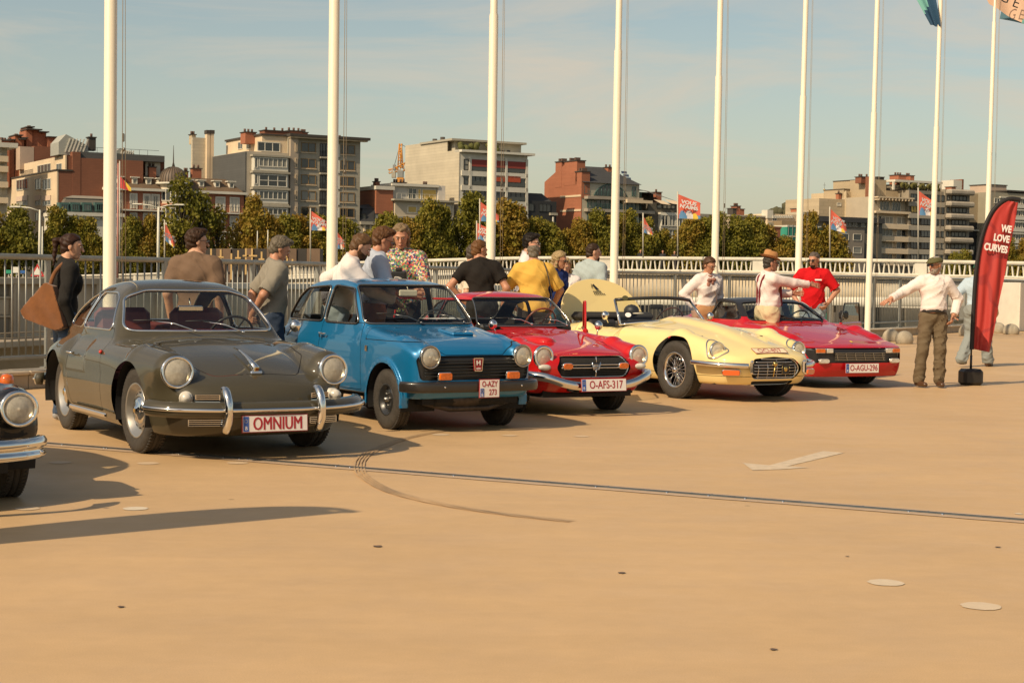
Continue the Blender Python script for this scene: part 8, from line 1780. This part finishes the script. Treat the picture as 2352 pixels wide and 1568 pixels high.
 if belt:
  b = MB(); n = 30; rx, ry = .168 * bw + belly * .25, .132 * bw + belly * .75
  V = [(rx * cos(2 * pi * i / n), -.006 + belly * .2 + ry * sin(2 * pi * i / n), z_) for i in range(n) for z_ in (.995, 1.032)]; b.add(V, [(2 * i, (2 * i + 2) % (2 * n), (2 * i + 3) % (2 * n), 2 * i + 1) for i in range(n)], True); b.box((0, ry - .004 + belly * .2, 1.013), (.045, .012, .04), None, .004); o = b.build('belt', mat('leather_' + belt[0], belt[1], .45), root); o.matrix_local = Sc
 for sd in (1, -1):
  if not lowleg: break
  Hp, Kn, An, yaw_ = LG[sd]; c, sn = cos(yaw_), sin(yaw_); f = lambda a, b, z_: (An.x + a * c - b * sn, An.y + a * sn + b * c, An.z + z_)
  ca = [(f(0, -.035, -.045), f(0, .05, -.050), .040, .042), (f(0, .05, -.052), f(0, .155, -.058), .042, .034), (f(0, -.01, -.03), f(0, 0, .02), .042, .040)]
  g = caps_sdf(ca, .02); gz = An.z - .09
  S_ = snet(lambda x, y, z: smax(g(x, y, z), gz + .002 - z, .008), (An.x - .25, An.y - .25, An.z - .11), (An.x + .25, An.y + .25, An.z + .10), .012, 1)
  join('shoe', [(S_, Sc)], mat('shoe_%s' % (label[:6].replace(' ', '_')), shoes, .35, noise=.1, nscale=20), root)
 hm = hairm(hair[1], hair[2])
 if hair[0] != 'none': join('hair', [(snet(hair_sdf(hair[0], h * 10), (-.13, -.22, -.36 if hair[0] in ('long', 'pony', 'bob') else -.12), (.13, .13, .17), .009), SU @ hd)], hm, root)
 HM = SU @ hd
 for sg in (-1, 1):
  b = MB(); ell_mb(b, (sg * .031, .0875, .008), (.012, .008, .006), 8); o = b.build('eye', mat('eye_white', (.55, .5, .45), .3), root); o.matrix_local = HM
  b = MB(); ell_mb(b, (sg * .031, .093, .008), (.0055, .004, .0055), 8); b.build('iris', mat('eye_dark', (.03, .02, .015), .2), o)
  b = MB(); b.tube([(sg * .014, .098, .026), (sg * .032, .097, .031), (sg * .050, .084, .026)], [.003, .0035, .002], 5); o = b.build('eyebrow', hm, root); o.matrix_local = HM
 b = MB(); b.tube([(-.022, .088, -.062), (-.008, .0965, -.060), (.008, .0965, -.060), (.022, .088, -.062)], [.003, .0045, .0045, .003], 6); b.tube([(-.018, .089, -.067), (0, .096, -.068), (.018, .089, -.067)], [.002, .0045, .002], 6); o = b.build('lips', mat('lip_tone', (.36, .13, .10), .4), root); o.matrix_local = HM
 if beard:
  F_b = lambda x, y, z: np.maximum(np.maximum(head_sdf(x, y, z) - .006 - .002 * np.sin(90 * x + 70 * z), z + (.045 if beard[0] != 'goatee' else .068) - .5 * np.maximum(.03 - y, 0) * (beard[0] != 'goatee')), -y + (.0 if beard[0] != 'goatee' else .06)); F2 = lambda x, y, z: np.maximum(F_b(x, y, z), .016 - np.hypot(x, (z + .062) * 1.6)) if beard[0] == 'full' else F_b(x, y, z)
  join('beard', [(snet(F2, (-.10, -.03, -.14), (.10, .13, .02), .008), HM)], hairm(beard[1], beard[2]), root)
 if glasses:
  fr = MT['black_plastic'] if glasses != 'clear' else mat('glasses_wire', (.2, .15, .1), .3, .8); b = MB()
  for sg in (-1, 1):
   b.tube([(sg * (.033 + .024 * cos(a)), .110, .008 + .017 * sin(a)) for a in np.linspace(0, 2 * pi, 13)[:-1]], .0022, 5, True); b.tube([(sg * .057, .108, .014), (sg * .078, .05, .012), (sg * .082, -.01, .006)], .0026, 5)
  b.tube([(-.01, .112, .013), (.01, .112, .013)], .0022, 5); o = b.build('glasses', fr, root); o.matrix_local = HM
  if glasses != 'clear':
   b = MB()
   for sg in (-1, 1): ell_mb(b, (sg * .033, .109, .008), (.025, .004, .018), 10)
   b.build('dark_lenses', mat('sunglass_lens', (.015, .012, .012), .08, coat=.5), o)
 if hat:
  if hat[0] == 'fedora':
   m = mat('felt_tan', (.42, .20, .07), .8, noise=.06, bump=.2); b = MB()
   n = 36; V = []; Fc = []
   rows = [(.148, 0, .012), (.125, 0, .002), (.098, 0, .0), (.096, 0, .03), (.094, .0, .06), (.088, 0, .09), (.070, 0, .108), (.035, 0, .104), (.001, 0, .098)]
   for i in range(n):
    a = 2 * pi * i / n
    for r, _, z_ in rows:
     br = max(0, r - .098) / .05; V.append((r * .86 * cos(a) * (1 - .15 * (z_ > .08)), r * 1.12 * sin(a), z_ + br * (.022 * cos(a)**2 - .012 * sin(a) * 1.2) + (.012 * (sin(a) < -.2) if z_ > .08 else 0)))
   k = len(rows)
   for i in range(n):
    j = (i + 1) % n
    for q in range(k - 1): Fc.append((i * k + q, j * k + q, j * k + q + 1, i * k + q + 1))
   b.add(V, Fc, True); o = b.build('hat', m, root); o.matrix_local = HM @ Matrix.Translation((0, -.012, .075)) @ Matrix.Rotation(-.18, 4, 'X')
   b = MB(); b.tube([(.0985 * .86 * cos(2 * pi * i / 24), .0985 * 1.12 * sin(2 * pi * i / 24), .012) for i in range(24)], .007, 5, True); b.build('hat_band', mat('band_brown', (.06, .03, .015), .6), o)
  if hat[0] == 'flat':
   m = mat('tweed_olive', (.095, .085, .03), .9, noise=.3, nscale=60); f = lambda x, y, z: smin(smax(ellip(x, y, z, (0, -.008, .055), (.098, .125, .062)), .035 - z + .1 * y, .01), smax(ellip(x, y, z, (0, .085, .045), (.075, .065, .016)), 0 * x - 1, .01), .02)
   join('flat_cap', [(snet(f, (-.13, -.16, -.0), (.13, .18, .15), .009), HM)], m, root)
  if hat[0] == 'cap':
   m = mat('cap_green', (.015, .10, .05), .8); f = lambda x, y, z: smin(smax(ellip(x, y, z, (0, -.014, .045), (.090, .110, .085)), .03 - z, .01), ellip(x, y, z, (0, .12, .04), (.065, .06, .009)), .012)
   join('cap', [(snet(f, (-.13, -.16, .0), (.13, .20, .15), .009), HM)], m, root)
 root['_su'] = [list(r) for r in SU][0][:1]  # keeps the frame for later use
 del root['_su']
 return root, SU, HM, arms, Sc
def P_at(u, Y): return ((u - 1176) / F_ * Y, Y, 0)
def htop(u, v, Y): return H_ + (640 + (u - 1176) * .0143 - v) / F_ * Y
def build_people():
 BRN = (.09, .045, .022); JE = ('denim_blue', (.055, .085, .14)); JL = ('denim_pale', (.25, .30, .33))
 down = lambda sd, f=.0: ((sd * .24, .03 + f, .87), (sd * .5, -1, 0))
 Y = 15.6; r, SU, HM, ar, _ = person('young woman with ponytail, black top and jeans beside the nearest flagpole', P_at(148, Y), -62, htop(150, 529, Y), 3, head=(-22, 6), armR=((.215, .03, .87), (.5, -1, 0)), armL=((-.21, .05, .86), (-.5, -1, 0)), skin=2, hair=('pony', 'dark_chestnut', (.045, .02, .012)), shirt=('black', (.018, .016, .014)), sleeve=1.93, trousers=JE, female=True, bulk=.92, tuck=False, shoes=(.3, .3, .3))
 bag = thing('shoulder_bag', 'slouchy brown suede shoulder bag hanging from the ponytail woman\'s shoulder', 'bag', r.location + Vector((0, 0, 1.0))); sb = mat('suede_brown', (.17, .06, .013), .95, noise=.18, nscale=12, bump=.5, bscale=25, sheen=.4)
 bag.rotation_euler = (0, 0, radians(-18))
 f = lambda x, y, z: smax(np.maximum(np.abs(y) - .065 + .10 * np.abs(z + .05) - .004 * np.sin(30 * x + 20 * z), spoly(x, z, [(-.215, -.10), (-.19, -.145), (.13, -.245), (.19, -.22), (.145, -.07), (.07, .12), (.015, .14)], .03)), 0 * x - 9, .01)
 S_ = snet(f, (-.3, -.14, -.35), (.28, .14, .22), .014); o = join('bag_body', [(S_, Matrix.Translation((-.07, -.20, .13)))], sb, bag)
 b = MB(); b.tube(smooth_path([(-.03, -.21, .24), (.0, -.18, .38), (.035, -.10, .47), (.05, -.02, .495), (.05, .05, .44)], 4), [.022] * 17, 7); b.build('strap', sb, bag)
 Y = 16.6; person('man in a plain brown t-shirt and sunglasses seen from behind the olive coupe', P_at(447, Y), -8, htop(455, 519, Y), 2, head=(-62, 4), skin=2, hair=('thick', 'dark_brown', (.055, .028, .015)), shirt=('brown_tee', (.165, .105, .068)), sleeve=.85, trousers=('khaki', (.40, .30, .19)), bulk=1.08, loose=.018, tuck=False, glasses='sun', armR=down(1), armL=down(-1))
 Y = 16.8; person('grey-haired man in a grey t-shirt with hands clasped behind his back', P_at(622, Y), -68, htop(640, 545, Y) + .04, 5, head=(-8, 26), skin=1, hair=('thick', 'grizzled', (.17, .14, .10)), shirt=('grey_tee', (.25, .225, .18)), sleeve=.85, trousers=('navy_jeans', (.03, .045, .075)), bulk=1.05, belly=.02, loose=.02, tuck=False, armR=((.06, -.20, .95), (1, -.3, 0)), armL=((-.04, -.20, .96), (-1, -.3, 0)), handR=dict(d=(-.8, -.1, -.5), pn=(0, 1, 0), curl=1.), handL=dict(d=(.7, -.1, -.5), pn=(0, 1, 0), curl=.9))
 Y = 17.1; person('bearded man in a white shirt leaning forward over the blue saloon\'s roof', P_at(772, Y), -82, htop(815, 536, Y) + .07, 18, head=(0, 18), skin=2, hair=('short', 'light_brown', (.14, .075, .035)), shirt=('white_shirt', (.74, .66, .62)), sleeve=1.92, trousers=JL, collar=True, beard=('full', 'brown_beard', (.09, .045, .02)), belt=('brown', (.10, .045, .02)), armR=((.12, .50, 1.22), (.6, 0, -1)), armL=((-.20, -.10, 1.0), (-1, -.9, 0)), handR=dict(d=(.1, .9, -.3), pn=(0, 0, -1), curl=.3, spread=.4), handL=dict(curl=1.2), loose=.018)
 Y = 17.6; person('man in a pale blue shirt and amber glasses looking down between white shirt and photographer', P_at(857, Y), -78, htop(870, 521, Y) + .03, 5, head=(0, 20), skin=1, hair=('thick', 'auburn', (.13, .06, .025)), shirt=('pale_blue', (.40, .44, .52)), sleeve=1.2, trousers=('rust_chino', (.30, .13, .06)), collar=True, glasses='sun', belt=('tan', (.12, .06, .03)), armR=((.16, .34, 1.12), (.6, -.6, -1)), armL=((-.10, .40, 1.16), (-.5, -.5, -1)), handR=dict(curl=.9), loose=.02)
 fm = mat('floral_print', (.5, .4, .3), .8); nt = fm.node_tree; vo = nt.nodes.new('ShaderNodeTexVoronoi'); vo.inputs['Scale'].default_value = 62; tc = nt.nodes.new('ShaderNodeTexCoord'); nt.links.new(tc.outputs['Object'], vo.inputs[0]); cr = nt.nodes.new('ShaderNodeValToRGB'); cr.color_ramp.interpolation = 'CONSTANT'
 cols = [(.03, .03, .09), (.55, .08, .06), (.04, .04, .12), (.60, .50, .20), (.12, .28, .08), (.65, .55, .45), (.06, .05, .14), (.50, .18, .16), (.16, .30, .10), (.10, .22, .35)]
 cr.color_ramp.elements[0].color = (*cols[0], 1); cr.color_ramp.elements[1].position = .95; cr.color_ramp.elements[1].color = (*cols[9], 1)
 for i in range(1, 9): e = cr.color_ramp.elements.new(i / 10); e.color = (*cols[i], 1)
 sp = nt.nodes.new('ShaderNodeSeparateColor'); nt.links.new(vo.outputs['Color'], sp.inputs[0]); nt.links.new(sp.outputs[0], cr.inputs[0]); nt.links.new(cr.outputs[0], nt.nodes['Principled BSDF'].inputs['Base Color'])
 Y = 18.6; r, SU, HM, ar, _ = person('long-haired photographer in a colourful floral shirt holding a camera', P_at(921, Y), 172, htop(915, 513, Y) + .02, 3, head=(8, 16), skin=1, hair=('bob', 'ash_blond', (.26, .18, .10)), shirtmat=fm, sleeve=1.55, trousers=('black_trousers', (.02, .02, .02)), collar=True, bulk=1.0, armR=((.08, .30, 1.20), (1, 0, -.8)), armL=((-.10, .34, 1.08), (-1, 0, -.8)), handR=dict(d=(-.7, .6, .1), pn=(0, .3, -1), curl=1.1), handL=dict(d=(.7, .6, .0), pn=(0, 0, 1), curl=1.0), tuck=False, loose=.022)
 cam_t = thing('photo_camera', 'black camera with long white telephoto lens held by the photographer', 'camera', (0, 0, 0)); cam_t.matrix_world = Matrix.Translation(r.location) @ Matrix.Rotation(radians(172), 4, 'Z') @ SU @ Matrix.Translation((-.06, .40, 1.24))
 b = MB(); b.box((0, 0, 0), (.15, .075, .11), None, .015); b.box((0, 0, .07), (.06, .06, .04), None, .01); b.build('camera_body', BLACKPL, cam_t)
 wl = mat('lens_white', (.62, .56, .48), .4); L = axm((0, .03, -.01), (.12, .42, -1)); b = MB(); b.lathe([(.001, 0), (.040, 0), (.042, .05), (.038, .06), (.038, .10), (.045, .11), (.045, .20), (.001, .2)], 22, L); b.build('telephoto_lens', wl, cam_t)
 b = MB(); b.lathe([(.046, .06), (.047, .062), (.047, .095), (.046, .097)], 22, L); b.lathe([(.046, .20), (.052, .205), (.056, .30), (.05, .30), (.046, .22)], 22, L); b.build('lens_hood', BLACKPL, cam_t)
 Y = 22.6; person('greying man with glasses and cream shirt half hidden by the black t-shirt', P_at(1076, Y), -80, htop(1087, 556, Y), 3, head=(0, 8), skin=2, hair=('short', 'greying', (.09, .07, .055)), shirt=('cream', (.62, .55, .44)), sleeve=.9, trousers=JE, glasses='clear', tuck=False, lowleg=False)
 Y = 21.6; person('man in a black t-shirt seen from behind with one hand on his hip', P_at(1106, Y), 4, htop(1122, 551, Y) + .04, 8, head=(-58, 14), skin=1, hair=('short', 'ginger_brown', (.17, .08, .03)), shirt=('black_tee', (.016, .013, .011)), sleeve=.62, trousers=('black_trousers', (.02, .02, .02)), bulk=1.1, armL=((-.20, .04, 1.0), (-1, -.3, 0)), armR=((.24, .05, .90), (.6, -.6, 0)), handL=dict(curl=1.2), loose=.014, tuck=False, sidelean=-3, lowleg=False)
 Y = 25.0; person('tall dark-haired man in a white t-shirt and sunglasses leaning on the railing', P_at(1204, Y), -95, htop(1213, 531, Y), 4, head=(-6, 6), skin=2, hair=('thick', 'near_black', (.02, .014, .01)), shirt=('white_tee', (.72, .65, .62)), sleeve=.8, trousers=JE, glasses='sun', armR=((.26, .22, 1.06), (.8, -.8, 0)), armL=down(-1), tuck=False, lowleg=False)
 Y = 21.9; r, SU, *_ = person('balding man in a yellow t-shirt with a thin black strap, seen from behind', P_at(1224, Y), 6, htop(1222, 556, Y) + .03, 4, head=(-4, 4), skin=1, hair=('bald', 'grey_fringe', (.20, .17, .13)), shirt=('yellow_tee', (.66, .40, .08)), sleeve=.9, trousers=('dark_grey', (.05, .045, .04)), bulk=1.28, belly=.05, loose=.024, tuck=False, armL=((-.22, .28, 1.0), (-1, -.5, 0)), armR=((.26, .20, .95), (1, -.5, 0)))
 b = MB(); b.tube(smooth_path([(.10, .02, 1.52), (.12, -.09, 1.46), (.16, -.165, 1.30), (.20, -.15, 1.10), (.24, -.05, .95)], 5), .007, 5); o = b.build('strap', BLACKRUB, r); o.matrix_local = SU
 Y = 23.2; person('blond woman in a navy top and round sunglasses beside the yellow t-shirt', P_at(1273, Y), -128, htop(1275, 572, Y), 4, head=(12, 10), skin=1, hair=('bob', 'blond', (.42, .30, .15)), shirt=('navy_top', (.015, .03, .13)), sleeve=1.8, trousers=('teal_skirt', (.05, .15, .22)), female=True, glasses='sun', tuck=False)
 Y = 24.0; person('blond girl in a white top looking down beside the sunglasses woman', P_at(1297, Y), 175, htop(1293, 588, Y), 4, head=(0, 18), skin=2, hair=('long', 'pale_blond', (.50, .36, .17)), shirt=('white_top', (.70, .64, .62)), sleeve=.8, trousers=JL, female=True, bulk=.86, tuck=False)
 Y = 24.8; person('man in a pale denim shirt with short dark hair and beard, seen from behind', P_at(1353, Y), -42, htop(1365, 554, Y), 3, head=(-36, 4), skin=2, hair=('crop', 'dark_crop', (.05, .028, .016)), shirt=('pale_denim', (.36, .42, .42)), sleeve=1.9, trousers=JE, collar=True, bulk=1.12, beard=('goatee', 'dark_beard', (.04, .02, .012)), glasses='clear', tuck=False, loose=.022)
 Y = 24.4; r, SU, HM, ar, _ = person('smiling short-haired woman in a white blouse with printed neck scarf and tan trousers', P_at(1622, Y), -158, htop(1635, 589, Y) + .02, 3, head=(14, 20), skin=1, hair=('short', 'brown_pixie', (.10, .05, .025)), shirt=('white_blouse', (.74, .66, .62)), sleeve=1.88, trousers=('tan_skirt', (.42, .22, .10), .03), female=True, collar=True, glasses='clear', belt=('caramel', (.28, .14, .05)), armR=((.20, .02, .99), (1, -.6, .1)), armL=((-.19, .02, .99), (-.6, -1, 0)), handR=dict(d=(-.7, .6, -.3), pn=(-1, 0, 0), curl=.5), handL=dict(curl=.9), loose=.02)
 sc = mat('scarf_print', (.30, .13, .09), .7, noise=.7, nscale=40); b = MB(); b.tube(smooth_path([(-.06, .02, 1.47), (0, .08, 1.455), (.06, .02, 1.47)], 4), .015, 6); ell_mb(b, (-.03, .115, 1.41), (.045, .03, .028)); ell_mb(b, (.035, .115, 1.40), (.042, .03, .03)); ell_mb(b, (.055, .125, 1.33), (.035, .02, .055)); ell_mb(b, (-.01, .125, 1.36), (.025, .02, .04)); o = b.build('neck_scarf', sc, r); o.matrix_local = SU
 hb = thing('handbag', 'small black leather bag hanging at the smiling woman\'s hip', 'handbag', (0, 0, 0)); hb.matrix_world = Matrix.Translation(r.location) @ Matrix.Rotation(radians(-158), 4, 'Z') @ Matrix.Translation((-.10, .17, .95)); b = MB(); ell_mb(b, (0, 0, -.06), (.075, .04, .12), 12); b.build('pouch', mat('leather_black', (.02, .02, .015), .4), hb); b = MB(); b.tube(smooth_path([(0, 0, .05), (.06, 0, .3), (.10, -.06, .52)], 5), .004, 5); b.build('cord', mat('cord_rope', (.25, .14, .08), .8), hb)
 Y = 23.6; r, SU, HM, ar, _ = person('man in a tan fedora, white shirt and maroon braces stretching his arm out', P_at(1762, Y), -72, htop(1768, 574, Y) - .04, 0, head=(-10, 2), skin=3, hair=('crop', 'dark_grey_crop', (.06, .05, .04)), shirt=('white_shirt_b', (.74, .66, .62)), sleeve=1.95, trousers=('cream_trousers', (.56, .46, .28), .025), collar=True, bulk=1.08, belly=.04, glasses='sun', hat=('fedora',), armR=((.16, .56, 1.33), (.5, 0, -1)), armL=((-.16, .46, 1.2), (-.5, 0, -1)), handR=dict(d=(.05, 1, -.12), pn=(-.8, 0, -.5), curl=.1, spread=.35), loose=.022)
 br = mat('braces_maroon', (.17, .008, .015), .7)
 for sg in (-1, 1): b = MB(); b.tube(smooth_path([(sg * .085, .06, 1.475), (sg * .095, .135, 1.36), (sg * .09, .155, 1.2), (sg * .085, .165, 1.03)], 5), .014, 6); b.tube(smooth_path([(sg * .085, .06, 1.475), (sg * .08, -.10, 1.44), (sg * .04, -.145, 1.25), (sg * .03, -.14, 1.03)], 5), .014, 6); o = b.build('braces', br, r); o.matrix_local = SU
 b = MB(); b.tube(smooth_path([(0, .07, 1.46), (0, .155, 1.36), (0, .185, 1.15), (0, .18, 1.06)], 5), [.012] * 6 + [.028] * 10, 6); o = b.build('necktie', mat('tie_print', (.35, .20, .10), .7, noise=.6, nscale=40), r); o.matrix_local = SU
 Y = 27.5; r, SU, *_ = person('man in a bright red t-shirt and sunglasses with his hands in his jeans pockets', P_at(1866, Y), 168, htop(1872, 579, Y) + .03, 0, head=(-24, 12), skin=1, hair=('crop', 'grey_crop', (.14, .11, .09)), shirt=('red_tee', (.52, .006, .01)), sleeve=.85, trousers=JL, bulk=1.18, belly=.02, glasses='sun', beard=('goatee', 'dark_beard', (.04, .02, .012)), loose=.02, tuck=False, armR=((.22, .10, .97), (1, -.5, 0)), armL=((-.22, .10, .97), (-1, -.5, 0)), handR=dict(curl=.8), handL=dict(curl=.8))
 b = MB(); b.box((-.075, .145, 1.315), (.10, .008, .022), Matrix.Rotation(.0, 3, 'X'), .002); o = b.build('shirt_print', WHITEP, r); o.matrix_local = SU
 p = gnd(2140, 889); r, SU, *_ = person('man in a flat cap, white shirt and brown trousers pointing to the left', (p.x, p.y, 0), 184, htop(2158, 584, p.y) - .0, -1, head=(-56, 6), skin=1, hair=('crop', 'white_grey', (.42, .38, .33)), shirt=('white_shirt_c', (.75, .67, .63)), sleeve=1.93, trousers=('brown_tweed', (.135, .10, .06)), shoes=(.19, .05, .015), collar=True, bulk=1.06, belly=.02, glasses='sun', hat=('flat',), belt=('dark', (.02, .015, .012)), armR=((.62, .14, 1.16), (.2, -1, -.3)), armL=((-.25, .06, .95), (-1, -.6, 0)), handR=dict(d=(.85, .25, -.42), pn=(0, -.3, -1), curl=.15, spread=.4), beard=('full', 'white_stubble', (.40, .33, .27)),
  legs=dict(R=((.15, .05, .50), (.185, .02, .10)), L=((-.085, .05, .50), (-.09, .02, .10)), footR=.25, footL=-.05), loose=.02)
 p = gnd(2240, 842); person('man in pale blue t-shirt, pale jeans and green cap walking behind the feather banner', (p.x, p.y, 0), -38, htop(2232, 600, p.y), 2, head=(0, 2), skin=1, hair=('crop', 'brown_crop', (.10, .06, .03)), shirt=('sky_tee', (.42, .52, .60)), sleeve=.95, trousers=('pale_jeans', (.24, .26, .25), .02), shoes=(.65, .60, .52), hat=('cap',), bulk=1.1, loose=.024, tuck=False, armL=((-.30, -.16, .92), (-.6, -1, 0)), armR=((.26, .22, .95), (.6, -1, 0)), legs=dict(R=((.10, .16, .52), (.11, .26, .09)), L=((-.10, .02, .50), (-.12, -.30, .13)), footR=0, footL=0))
 for k, (u, v, c, lab) in enumerate(((1468, 574, (.02, .02, .02), 'far walker in black on the bridge below the folded red flag'), (1519, 575, (.03, .03, .035), 'far walker in dark clothes on the bridge, middle of three'), (1546, 577, (.05, .04, .04), 'far walker on the bridge left of the large flag\'s mast'))):
  Yb = 141; zt = htop(u, v, Yb); t = thing('person', lab, 'person', ((u - 1176) / F_ * Yb, Yb, zt - 1.76));
  F = lambda x, y, z: smin(smin(ellip(x, y, z, (0, 0, 1.2), (.2, .13, .32)), cone(np.abs(x), y, z, (.21, 0, 1.42), (.26, .05, .9), .06, .04), .05), cone(np.abs(x), y, z, (.09, 0, .9), (.11, 0, .05), .1, .05), .05)
  join('clothes', [(snet(F, (-.4, -.3, 0), (.4, .3, 1.6), .05, 1), None)], mat('far_cloth_%d' % k, c, .9), t); join('head', [(snet(lambda x, y, z: smin(ellip(x, y, z, (0, 0, 1.64), (.09, .1, .12)), cone(x, y, z, (0, 0, 1.45), (0, 0, 1.6), .06, .05), .03), (-.15, -.15, 1.4), (.15, .15, 1.8), .03, 1), None)], skinm(1), t)
# ------------------------------------------------------------------ assemble
import time
_t = time.time()
def lap(s):
 global _t
 print(s, round(time.time() - _t, 2)); _t = time.time()
mat('blind_white', (.6, .55, .46), .8)
build_ground(); build_hill(); lap('ground')
build_bridge(); build_quay(); build_street_bits(); lap('bridge')
build_buildings(); lap('buildings')
build_trees(); lap('trees')
build_fence(); build_poles(); build_flags(); build_bollards(); lap('fence')
p = gnd(2229, 884)
feather_banner('feather_banner', 'tall red feather banner reading WE LOVE CURVES on a black base', (p.x, p.y, 0), radians(8))
feather_banner('feather_banner', 'second feather banner standing left of the picture, only its shadow seen', (-4.05, 7.61, 0), radians(-43)).scale = (1.2, 1.2, 1.2)
olive_coupe()
saloon, paper = blue_saloon()
tag(paper, 'white sheet of paper lying behind the blue saloon\'s windscreen', 'paper')
red_coupe(); yellow_roadster(); red_wedge(); navy_saloon()
lap('cars')
build_people(); lap('people')
